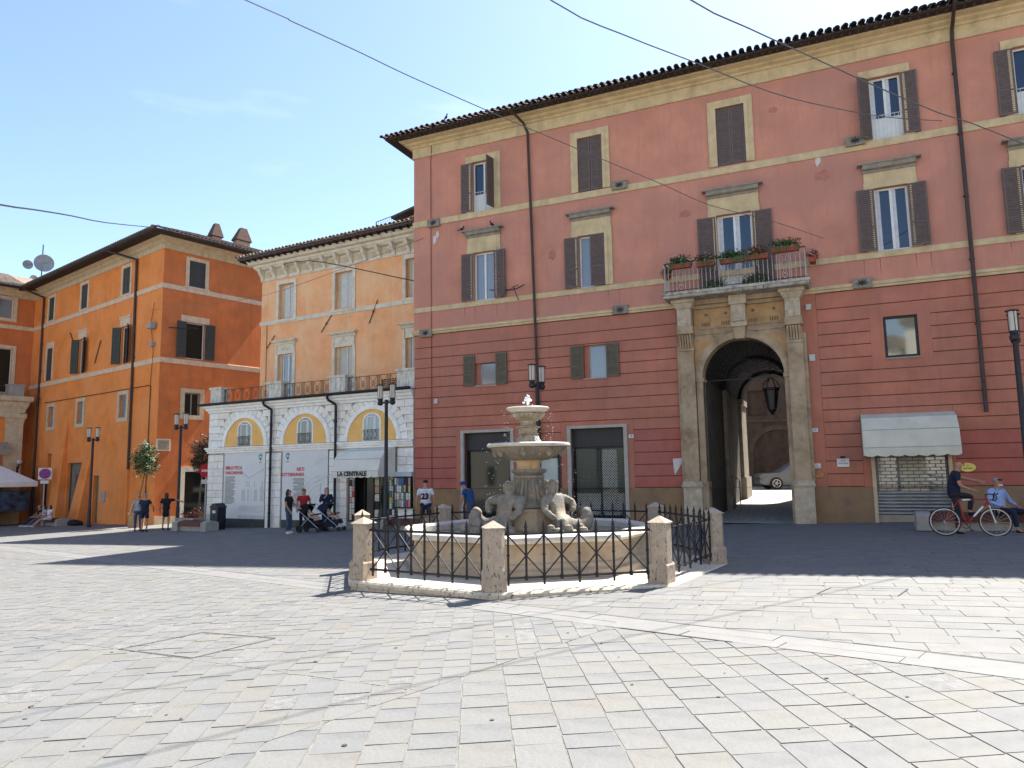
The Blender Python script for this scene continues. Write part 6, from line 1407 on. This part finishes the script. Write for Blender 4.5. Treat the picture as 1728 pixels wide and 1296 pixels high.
# globe lamp
p = Vector((XL + 2.4, 0)); cL, sL = cos(-YL), sin(-YL)
def onlf(x, y, z): return (LO[0] + x * cL - y * sL, LO[1] + x * sL + y * cL, z)
T = thing('globe_lamp', 'white globe wall lamp on the broad cream pier at far left', 'wall lamp', onlf(XL + 2.25, -1.15, 2.9), -YL)
MB().sphere((.25, 0, 0), .19, 14).build('globe', mat('opal globe', (.5, .46, .42), .3, .03), T, True); b = MB(); b.tube([(0, 0, -.6), (.1, 0, -.45), (.25, 0, -.4), (.25, 0, -.2)], .03); b.cyl((.25, 0, -.24), (.25, 0, -.17), .09, n=8); b.box(-.05, 0, -.05, .05, -.9, -.3); b.build('lamp_bracket', IRON, T)
# antenna dishes
T = thing('antenna_mast', 'roof mast with three pale satellite dishes on the corner house', 'antenna', onlf(-24.0, 2.0, 16.2), .5)
MB().cyl((0, 0, -1), (0, 0, 3.9), .04, n=6).build('mast', IRON, T)
DM = mat('pale dish metal', (.26, .27, .29), .5, .15, 3)
for (x, z, r, ry) in ((.15, 2.35, .70, 0), (-.95, 2.1, .36, .3), (-.55, .75, .58, 1.0)):
    b = MB(); b.lathe([(r * .3, -.02), (r * .7, .06), (r, .16), (r * .98, .17), (r * .6, .06), (.01, 0.02)], 20); b.cyl((0, 0, 0), (0, 0, .5), .015, n=4); b.cyl((0, 0, .45), (0, 0, .55), .05, n=6)
    o = b.build('dish', DM, T, True); o.location = (x, -.15, z); o.rotation_euler = (HALF, 0, ry)
# cables
for lab, r, pts in (('thin cable with white bulb fittings crossing the sky towards the palace balcony', .014, [(-9.2, 3.6, 8.0), (-4.22, 10.93, 9.4), (-3.72, 11.65, 9.51), (-2.84, 12.77, 9.64), (-1.97, 13.74, 9.67), (-.35, 15.29, 9.67), (.59, 16.08, 9.63), (2.09, 17.23, 9.52), (4.14, 18.64, 9.29), (5.66, 19.61, 9.06), (7.72, 20.76, 9.0), (9.77, 21.9, 8.8)]),
        ('grey cable crossing the palace cornice towards the right upper window', .017, [(-2.2, 8, 9.5), (.77, 11.49, 9.7), (2.18, 12.76, 9.87), (4.01, 14.22, 10.11), (6.04, 15.75, 10.3), (8.02, 17.13, 10.63), (10.34, 18.71, 11.13), (12.83, 20.37, 11.83)]),
        ('grey cable running down over the palace roof edge to the right edge', .019, [(0, 8.4, 9.3), (3.07, 11.24, 9.5), (4.33, 12.23, 9.63), (6.56, 13.88, 9.84), (8.08, 14.98, 9.96), (9.83, 16.23, 10.13), (10.56, 16.75, 10.21), (11.88, 17.67, 10.41), (14.63, 19.65, 10.74)]),
        ('dark cable from the left edge of the sky to the corner house roof', .03, [(-10, 11, 6.5), (-11.24, 15.41, 7.77), (-12.26, 18.08, 8.66), (-13.58, 21.68, 9.83), (-15.4, 26.77, 11.43), (-18.76, 36.9, 14.8)]),
        ('dark cable from the apricot house cornice to the palace wall bracket', .03, [(-11.9, 36.0, 12.36), (-9.45, 33.0, 11.69), (-6.85, 31.31, 10.79), (-3.97, 29.38, 9.66), (-1.66, 27.72, 8.87), (-.03, 26.42, 8.47), (.51, 25.92, 8.53)]),
        ('thin faint cable from the corner house to the palace left end', .014, [(-19.2, 38.0, 10.61), (-16.19, 35.82, 10.27), (-11.67, 33.14, 10.05), (-7.73, 30.62, 10.42), (-5.38, 29.02, 10.69), (-3.44, 28.0, 11.03)])):
    b = MB(); pp = [Vector(q) for q in pts]; sm = []
    for i in range(len(pp) - 1):
        p0, p1, p2, p3 = pp[max(i - 1, 0)], pp[i], pp[i + 1], pp[min(i + 2, len(pp) - 1)]
        for t in (0, .33, .66): sm.append(.5 * ((2 * p1) + (-p0 + p2) * t + (2 * p0 - 5 * p1 + 4 * p2 - p3) * t * t + (-p0 + 3 * p1 - 3 * p2 + p3) * t ** 3))
    sm.append(pp[-1]); b.tube(sm, r * .72, 5); b.build('overhead_cable', mat('grey cable', (.14, .13, .13), .6, 0, bump=0) if r < .02 else IRON, None, label=lab, cat='cable', group='cables strung across the square')
# pigeons
def bird(loc, rot, lab):
    b = MB(); b.sphere((0, 0, .10), .06, 8, 0, (.8, 1.6, .85)); b.sphere((0, -.10, .18), .032, 6); b.cyl((0, -.07, .12), (0, -.10, .17), .03, .022, 6); b.add([(-.03, .06, .11), (.03, .06, .11), (.025, .2, .07), (-.025, .2, .07)], [(0, 1, 2, 3)]); b.cyl((0, -.12, .18), (0, -.15, .175), .008, .002, 4); b.cyl((.02, 0, 0), (.02, 0, .06), .005, n=3); b.cyl((-.02, 0, 0), (-.02, 0, .06), .005, n=3)
    o = b.build('pigeon', mat('dark pigeon feather', (.035, .03, .035), .7, .2, 20, 0), None, True, loc=loc, rot=rot, label=lab, cat='bird', group='pigeons on the palace')
bird(onred(2.25, -.16, 10.985), 1.0, 'pigeon at the left end of the first window hood'); bird(onred(3.55, -.16, 10.985), -.6, 'pigeon near the right end of the first window hood'); bird(onred(2.0, -.9, 15.27), .5, 'pigeon perched on the palace roof edge near the chimney')
# ---------------------------------------------------------------- CAR in the courtyard
cx_, cy_ = onred(12.75, 18.9, 0)[:2]
CAR = thing('parked_car', 'silver grey hatchback parked in the shaded courtyard behind the archway', 'car', (cx_, cy_, .56), -YR + .35)
CP = mat('shade darkened car paint', (.13, .145, .165), .3, 0, bump=0, metal=.1)  # base colour darkened to carry the courtyard shade
def car_body():
    # x = length (rear at +x), y = width
    st = [(-2.1, .35, .62, .55, .80), (-1.95, .25, .78, .62, .88), (-1.1, .22, .90, .88, .90), (-.6, .22, .93, .90, 1.20), (-.1, .22, .93, .90, 1.50), (.9, .22, .93, .90, 1.52), (1.6, .25, .92, .92, 1.42), (1.95, .30, .90, .93, 1.10), (2.08, .35, .85, .90, .95)]
    v = []; f = []
    for (x, zb, hw, zs, zt) in st:
        tw_ = hw * (.76 if zt > 1.0 else .95); v += [(x, -hw * .95, zb), (x, -hw, zb + .25), (x, -hw, min(zs, zt)), (x, -tw_, zt - .03), (x, -tw_ * .8, zt), (x, tw_ * .8, zt), (x, tw_, zt - .03), (x, hw, min(zs, zt)), (x, hw, zb + .25), (x, hw * .95, zb)]
    n = 10
    for i in range(len(st) - 1):
        for j in range(n): f.append((i * n + j, (i + 1) * n + j, (i + 1) * n + (j + 1) % n, i * n + (j + 1) % n))
    f.append(tuple(range(n))); f.append(tuple((len(st) - 1) * n + j for j in range(n - 1, -1, -1)))
    return MB().add(v, f)
car_body().build('body', CP, CAR, True)
for s in (-1, 1):
    b = MB()
    for (a, e, za, ze) in ((-.55, .30, 1.0, 1.4), (.36, 1.05, 1.0, 1.42), (1.1, 1.6, 1.02, 1.36)):
        y0 = s * .925; y1 = s * .775; b.add([(a + (.3 if a < 0 else 0), y0, .96), (e, y0, .96), (e - (.2 if a > 1 else 0), y1, ze), (a + (.55 if a < 0 else 0), y1, za + .36)], [(0, 1, 2, 3)])
    b.build('side_window', GL_D, CAR)
MB().add([(1.70, -.62, 1.38), (1.70, .62, 1.38), (2.0, .74, 1.04), (2.0, -.74, 1.04)], [(0, 1, 2, 3)]).build('rear_window', GL_D, CAR)
for s in (-1, 1): MB().box(1.80, 2.09, s * .88 - .08, s * .88 + .06, .86, 1.02).build('tail_light', mat('red tail light', (.45, .02, .03), .3, 0, bump=0), CAR)
MB().box(2.085, 2.10, -.26, .26, .72, .84).build('number_plate', mat('white sign plate', (.6, .6, .6)), CAR); MB().box(1.95, 2.14, -.85, .85, .32, .55).build('bumper', CP, CAR)
for x in (-1.3, 1.3):
    for s in (-1, 1):
        w_ = MB().cyl((x, s * .92, .33), (x, s * .72, .33), .33, n=20).build('wheel', mat('tyre rubber', (.02, .02, .02), .8, 0, bump=0), CAR)
        b = MB().cyl((x, s * .93, .33), (x, s * .925, .33), .08, n=10)
        for k in range(5): a = k * 2 * pi / 5; b.cyl((x, s * .93, .33), (x + .2 * cos(a), s * .93, .33 + .2 * sin(a)), .025, n=4)
        b.ring(x, .33, .19, .22, s * .93 - .005, s * .93 + .005, 0, 2 * pi, 20); b.build('wheel_rim', mat('alloy rim', (.5, .5, .5), .3, 0, bump=0, metal=.7), w_)
# ---------------------------------------------------------------- BICYCLE
bxx, byy = 10.40, 16.84
BK = thing('racing_bicycle', 'red and white racing bicycle standing in front of the right bench', 'bicycle', (bxx, byy, gz(bxx, byy)), -.45); BK.scale = (.95, .95, .95)
TY = mat('black bicycle tyre', (.02, .02, .022), .7, 0, bump=0); RIM = mat('pale bicycle rim', (.55, .55, .55), .3, 0, bump=0, metal=.6); BR = mat('glossy red frame', (.34, .02, .03), .3, 0, bump=0); BWH = mat('white frame decal', (.75, .75, .75), .4, 0, bump=0)
def torus(b, c, R_, r, n=36, k=6, m=0):
    v = []; f = []
    for i in range(n):
        a = 2 * pi * i / n
        for j in range(k): t = 2 * pi * j / k; v.append((c[0] + (R_ + r * cos(t)) * cos(a), c[1] + r * sin(t), c[2] + (R_ + r * cos(t)) * sin(a)))
    for i in range(n):
        for j in range(k): f.append((i * k + j, i * k + (j + 1) % k, ((i + 1) % n) * k + (j + 1) % k, ((i + 1) % n) * k + j))
    return b.add(v, f, m)
for x in (-.52, .52):
    w_ = torus(MB(), (x, 0, .34), .330, .014).build('wheel', TY, BK, True)
    b = MB(); torus(b, (x, 0, .34), .305, .013); 
    for k in range(16): a = k * pi / 8; b.cyl((x, .02 * (-1) ** k, .34), (x + .3 * cos(a), 0, .34 + .3 * sin(a)), .0022, n=3)
    b.cyl((x, -.05, .34), (x, .05, .34), .02, n=8); b.build('wheel_rim', RIM, w_, True)
b = MB(); HT, SH_, BBk, RA_ = (.40, 0, .88), (-.20, 0, .86), (-.08, 0, .28), (-.52, 0, .34)
b.cyl(HT, SH_, .017, n=8); b.cyl((.385, 0, .80), BBk, .021, n=8); b.cyl(SH_, BBk, .017, n=8); b.cyl((.37, 0, .95), (.42, 0, .74), .02, n=8)
for s in (-1, 1): b.cyl(SH_, (RA_[0], s * .05, RA_[2]), .009, n=6); b.cyl(BBk, (RA_[0], s * .05, RA_[2]), .010, n=6)
b.build('frame', BR, BK)
b = MB(); b.cyl((.30, 0, .708), (.09, 0, .47), .0225, n=8); b.cyl((.05, 0, .868), (-.12, 0, .863), .0185, n=8)
for s in (-1, 1): b.cyl((.42, s * .04, .74), (.52, s * .05, .34), .010, n=6)
b.build('fork_and_decal', BWH, BK)
b = MB(); b.cyl((.37, 0, .95), (.36, 0, 1.0), .013, n=6); b.cyl((.36, 0, .99), (.46, 0, 1.0), .013, n=6); b.cyl((.46, -.2, 1.0), (.46, .2, 1.0), .013, n=6)
for s in (-1, 1): b.tube([(.46, s * .2, 1.0), (.54, s * .2, .99), (.57, s * .2, .92), (.53, s * .2, .86), (.46, s * .2, .86)], .013, 6); b.cyl((.56, s * .2, .99), (.60, s * .2, 1.03), .016, n=6)
b.build('handlebar', TY, BK)
b = MB(); b.cyl(SH_, (-.225, 0, .97), .013, n=6); b.add([(-.36, -.07, .98), (-.36, .07, .98), (-.10, .02, .975), (-.10, -.02, .975), (-.36, -.07, 1.01), (-.36, .07, 1.01), (-.10, .02, .995), (-.10, -.02, .995)], [(0, 3, 2, 1), (4, 5, 6, 7), (0, 1, 5, 4), (1, 2, 6, 5), (2, 3, 7, 6), (3, 0, 4, 7)]); b.build('saddle', TY, BK)
b = MB(); torus(b, (-.08, -.05, .28), .09, .006, 20, 4); b.cyl((-.08, -.06, .28), (.02, -.07, .15), .009, n=5); b.cyl((-.08, .06, .28), (-.18, .07, .41), .009, n=5); b.box(-.02, .06, -.13, -.06, .14, .16); b.box(-.22, -.14, .06, .13, .40, .42)
b.tube([(-.08, -.05, .37), (-.52, -.05, .37)], .004, 3).tube([(-.08, -.05, .19), (-.52, -.05, .28)], .004, 3); b.build('crankset', IRON, BK)
# ---------------------------------------------------------------- STROLLERS
def stroller(x, y, rot, lab, m, child):
    T = thing('stroller', lab, 'stroller', (x, y, gz(x, y)), rot, 'strollers beside the standing women')
    AL = mat('aluminium tube', (.5, .5, .5), .3, 0, bump=0, metal=.7)
    for (wx, r) in ((-.38, .14), (.42, .09)):
        for s in (-1, 1):
            w_ = torus(MB(), (wx, s * .26, r), r - .02, .022, 20, 6).build('wheel', TY, T, True); b = MB(); b.cyl((wx, s * .26 - .02, r), (wx, s * .26 + .02, r), r * .7, n=10); b.build('wheel_hub', IRON, w_)
    b = MB()
    for s in (-1, 1): b.tube([(-.72, s * .24, 1.02), (-.55, s * .24, .92), (.42, s * .25, .14)], .016, 6); b.tube([(-.38, s * .25, .16), (.0, s * .24, .55)], .014, 6)
    b.cyl((-.72, -.24, 1.02), (-.72, .24, 1.02), .018, n=6); b.build('chassis', AL, T)
    b = MB(); b.add([(-.30, -.2, .85), (-.30, .2, .85), (-.02, .2, .42), (-.02, -.2, .42), (.35, .2, .46), (.35, -.2, .46), (.42, -.2, .30), (.42, .2, .30), (-.36, -.22, .80), (-.36, .22, .80), (-.10, .22, .34), (-.10, -.22, .34)], [(0, 1, 2, 3), (3, 2, 4, 5), (5, 4, 7, 6), (8, 11, 10, 9), (11, 6, 7, 10), (0, 3, 11, 8), (3, 5, 6, 11), (1, 9, 10, 2), (2, 10, 7, 4), (0, 8, 9, 1)]); b.build('seat', m, T)
    b = MB(); n = 7
    for i in range(n):
        t0, t1 = radians(60 + i * 15), radians(60 + (i + 1) * 15); c = (-.16, .72); R_ = .34
        q = [(c[0] + R_ * cos(t0), c[1] + R_ * sin(t0)), (c[0] + R_ * cos(t1), c[1] + R_ * sin(t1))]
        b.poly([(q[0][0], -.24, q[0][1]), (q[0][0], .24, q[0][1]), (q[1][0], .24, q[1][1]), (q[1][0], -.24, q[1][1])])
        for s in (-1, 1): b.poly([(q[0][0], s * .24, q[0][1]), (q[1][0], s * .24, q[1][1]), (c[0], s * .24, c[1])])
    b.build('canopy', m, T); MB().box(-.25, .2, -.2, .2, .16, .32).build('basket', m, T); b = MB(); b.tube([(.05, -.24, .62), (.26, -.2, .68), (.26, .2, .68), (.05, .24, .62)], .02, 6); b.build('bumper_bar', TY, T)
    if child:
        c = thing('person', 'small child in pale clothes seated in the left stroller' if child == 1 else 'small child sitting low in the right stroller', 'person', (x, y, gz(x, y)), rot)
        P = dict(pel=(.0, 0, .52, .09), ch=(-.10, 0, .70, .09), nk=(-.13, 0, .78, .045), hd=(-.12, 0, .86, .085), k1=(.22, -.08, .56, .05), k2=(.22, .08, .56, .05), f1=(.34, -.08, .40, .035), f2=(.34, .08, .40, .035), s1=(-.1, -.12, .72, .045), s2=(-.1, .12, .72, .045), h1=(.1, -.14, .62, .03), h2=(.1, .14, .62, .03))
        E = [('pel', 'ch'), ('ch', 'nk'), ('nk', 'hd'), ('pel', 'k1'), ('k1', 'f1'), ('pel', 'k2'), ('k2', 'f2'), ('ch', 's1'), ('s1', 'h1'), ('ch', 's2'), ('s2', 'h2')]
        skin('body', P, E, SKL, c, root='pel'); skin('shirt', {k: (v[0], v[1], v[2], v[3] * 1.2) for k, v in P.items() if k in ('pel', 'ch', 's1', 's2')}, [('pel', 'ch'), ('ch', 's1'), ('ch', 's2')], CW if child == 1 else CGR, c, root='ch')
        skin('hair', {'a': (-.15, 0, .88, .08), 'b': (-.13, 0, .92, .06)}, [('a', 'b')], HM, c)
    return T
stroller(-7.62, 27.75, -.25, 'dark stroller with silver handle tube nearest the woman in jeans', CB_, 1)
stroller(-6.95, 27.95, -.15, 'black stroller at the right of the pair of strollers', CN, 2)
# ---------------------------------------------------------------- PEOPLE
G = lambda x, y: (x, y, gz(x, y))
arm = lambda s, e, w: {'el' + s: e, 'wr' + s: w}
person('woman with long black hair in dark top and jeans holding the stroller handle', G(-8.38, 27.35), HALF * .9, CB_, CJ, {**arm('L', (.20, -.10, 1.14), (.10, -.34, 1.02)), **arm('R', (-.2, .02, 1.14), (-.18, -.12, .9))}, 'long', HB, shoes=CW, h=1.62)
person('woman in red shirt with sunglasses standing behind the woman in jeans', G(-8.10, 28.3), .5, CR_, CB_, {}, 'short', HM, h=1.62, extra=lambda T, sc: MB().box(-.062, .062, -.088, -.055, 1.555, 1.59).build('sunglasses', BLACKF, T))
person('woman in dark top with hand at her chin behind the strollers', G(-7.30, 28.6), .1, CN, CJ, {**arm('R', (-.22, -.06, 1.15), (-.02, -.22, 1.34)), **arm('L', (.22, -.04, 1.14), (.0, -.2, 1.08))}, 'long', HM, SKL, h=1.62, wide=1.15, sleeves='long')
person('person in light blue top standing half hidden behind the man in dark shorts', G(-17.1, 33.45), pi + .5, cloth('pale grey blue', (.30, .36, .38)), CJ, {}, 'short', HG, h=1.62, sleeves='long')
person('grey haired man in black shirt and dark shorts seen from behind', G(-16.45, 32.75), pi - .2, CN, CN, {**arm('R', (-.28, -.06, 1.16), (-.22, -.25, 1.0)), **arm('L', (.28, -.06, 1.16), (.22, -.25, 1.0))}, 'short', HG, short=True, h=1.66, wide=1.25)
person('woman in short black dress pointing towards the shop doorway', G(-15.85, 33.5), pi + .2, CB_, CB_, {**arm('R', (-.40, -.10, 1.36), (-.60, -.25, 1.28)), 'knL': (.12, -.12, .52), 'anL': (.10, .1, .12)}, 'long', HM, dress=True, h=1.66)
def jersey(T, sc):
    text('23', .26, T, (0, .168, 1.235), (HALF, 0, pi), CMA, .004, bold=.014); MB().box(-.09, .09, .155, .162, 1.40, 1.43).build('name_patch', cloth('pale name print', (.35, .38, .55)), T)
    MB().cyl((.09, .162, 1.02), (.09, .156, 1.02), .028, n=10).build('badge', CB_, T); b = MB()
    for k in range(3): b.add([(.02 - k * .045, .158, .98), (.0 - k * .045, .158, .98), (-.03 - k * .045, .158, 1.05), (-.01 - k * .045, .158, 1.05)], [(0, 1, 2, 3)])
    b.build('shirt_print', CLB, T)
person('man in white football shirt numbered 23 seen from behind', G(-2.92, 24.3), pi, CW, CN, {}, 'short', HB, h=1.76, wide=1.12, short=True, extra=jersey)
person('man in blue shirt and blue cap leaning forward beside the fountain', G(-1.42, 24.5), -HALF * 1.25 - .1, CBL, CJ, {'sp': (0, -.04, 1.10), 'ch': (0, -.13, 1.27), 'nk': (0, -.22, 1.40), 'hb': (0, -.27, 1.46), 'hd': (0, -.32, 1.52), 'cr': (0, -.33, 1.60), 'shR': (-.17, -.15, 1.36), 'shL': (.17, -.15, 1.36), **arm('R', (-.2, -.20, 1.10), (-.18, -.30, .86)), **arm('L', (.2, -.2, 1.10), (.18, -.3, .86))}, 'short', HG, h=1.72, wide=1.15, hat=cloth('blue cap', (.02, .05, .2)))
SITP = dict(pel=(0, .05, .50), sp=(0, .05, .66), ch=(0, .08, .86), nk=(0, .06, 1.01), hb=(0, .03, 1.08), hd=(0, .02, 1.16), cr=(0, .03, 1.24), shR=(-.18, .08, .95), shL=(.18, .08, .95), hiR=(-.09, .02, .48), hiL=(.09, .02, .48), knR=(-.14, -.42, .50), knL=(.14, -.42, .50), anR=(-.14, -.46, .09), anL=(.14, -.46, .09), toR=(-.15, -.61, .035), toL=(.16, -.61, .035), elR=(-.25, .0, .72), wrR=(-.2, -.22, .60), elL=(.25, .0, .72), wrL=(.2, -.22, .60))
def mask(T, sc): MB().box(-.045, .045, -.068, -.02, 1.075, 1.125).build('face_mask', CW, T); MB().box(-.065, .065, -.058, -.03, 1.21, 1.24).build('sunglasses', IRON, T)
person('seated man in light blue shirt and dark trousers with sunglasses on his head', (11.68, 17.66, gz(11.68, 17.66)), .35, CLB, CN, {**SITP, 'knL': (.26, -.40, .48), 'anL': (.42, -.55, .09), 'toL': (.48, -.70, .035), 'elR': (-.28, .02, .70), 'wrR': (-.14, -.2, .58), 'elL': (.3, .02, .70), 'wrL': (.26, -.2, .58)}, 'short', HG, h=1.72, wide=1.15, sleeves='long', extra=mask)
person('man in dark navy shirt with one foot raised on the bench behind the bicycle', (10.52, 17.55, gz(10.52, 17.55)), HALF * .75, CN, cloth('dark charcoal', (.022, .022, .028)), {'ch': (0, -.06, 1.30), 'nk': (0, -.10, 1.45), 'hb': (0, -.13, 1.52), 'hd': (0, -.15, 1.60), 'cr': (0, -.15, 1.68), 'shR': (-.17, -.05, 1.40), 'shL': (.17, -.05, 1.40), 'elL': (.26, -.28, 1.28), 'wrL': (.22, -.52, 1.22), 'elR': (-.22, -.10, 1.12), 'wrR': (-.12, -.34, 1.02), 'knL': (.12, -.38, .86), 'anL': (.10, -.30, .50), 'toL': (.11, -.46, .45)}, 'none', HG, SKN, h=1.72, wide=1.15)
px, py = -27.55, 43.05
for k, (dx, lab, tp, bt_, hr, hm_) in enumerate(((-.75, 'bench sitter in dark clothes at the left of the seated trio', CB_, CN, 'short', HG), (0, 'bench sitter with dark hair in the middle of the seated trio', CGR, CJ, 'long', HB), (.75, 'bench sitter in white top with bare legs at the right', CW, CW, 'long', HM))):
    x, y = px + dx * .8, py - dx * .6
    person(lab, (x, y, gz(x, y) + .0), -.65, tp, bt_, {**SITP, 'knR': (-.10, -.48, .40), 'knL': (.10, -.48, .44), 'anR': (-.1, -.85, .10), 'anL': (.1, -.80, .10), 'toR': (-.1, -.98, .06), 'toL': (.1, -.94, .06)}, hr, hm_, h=1.66, shoes=CW, short=(k == 2), group=None)
# ---------------------------------------------------------------- MARKET STALL
sx, sy = -33.3, 46.7
T = thing('market_stall', 'market stall with white canopy and red orange counter at the left edge', 'market stall', (sx, sy, gz(sx, sy)), -.5)
b = MB(); b.add([(-2.2, -1.6, 2.75), (2.2, -1.6, 2.75), (2.2, 1.6, 2.75), (-2.2, 1.6, 2.75), (0, 0, 4.0)], [(0, 1, 4), (1, 2, 4), (2, 3, 4), (3, 0, 4)]); b.box(-2.2, 2.2, -1.61, -1.59, 2.45, 2.75); b.box(2.19, 2.21, -1.6, 1.6, 2.45, 2.75); b.build('canopy', mat('white stall canopy', (.80, .78, .74), .8, .05, 2), T)
for x in (-2.1, 2.1):
    for y in (-1.5, 1.5): MB().cyl((x, y, 0), (x, y, 2.6), .03, n=6).build('stall_pole', IRON, T)
MB().box(-2.1, 2.0, -1.5, -.6, 0, .9).build('counter', CN, T); MB().box(-2.0, 1.95, -1.53, -1.505, .12, .84).build('counter_banner', mat('orange red banner print', (.50, .09, .03), .7, .5, 5), T)
MB().box(-2.0, 1.9, -1.3, 1.3, .95, 2.2).build('display_glass', mat('dark blue goods display', (.04, .06, .09), .3, .6, 3), T); MB().box(-2.15, 2.18, -1.64, -1.62, 2.24, 2.47).build('header_banner', mat('orange header print', (.55, .16, .04), .7, .5, 6), T)
T = thing('cloth_heap', 'dark heap lying on the pavement by the narrow green door', 'bag', (*onlf(-6.9, -1.2, gz(-24, 42))[:2], gz(-24.6, 42)), -YL)
b = MB(); b.sphere((0, 0, .12), .3, 10, 0, (2.2, 1, .7)); b.sphere((.3, .1, .1), .25, 8, 0, (1.5, 1, .7)); b.build('heap', CB_, T, True)
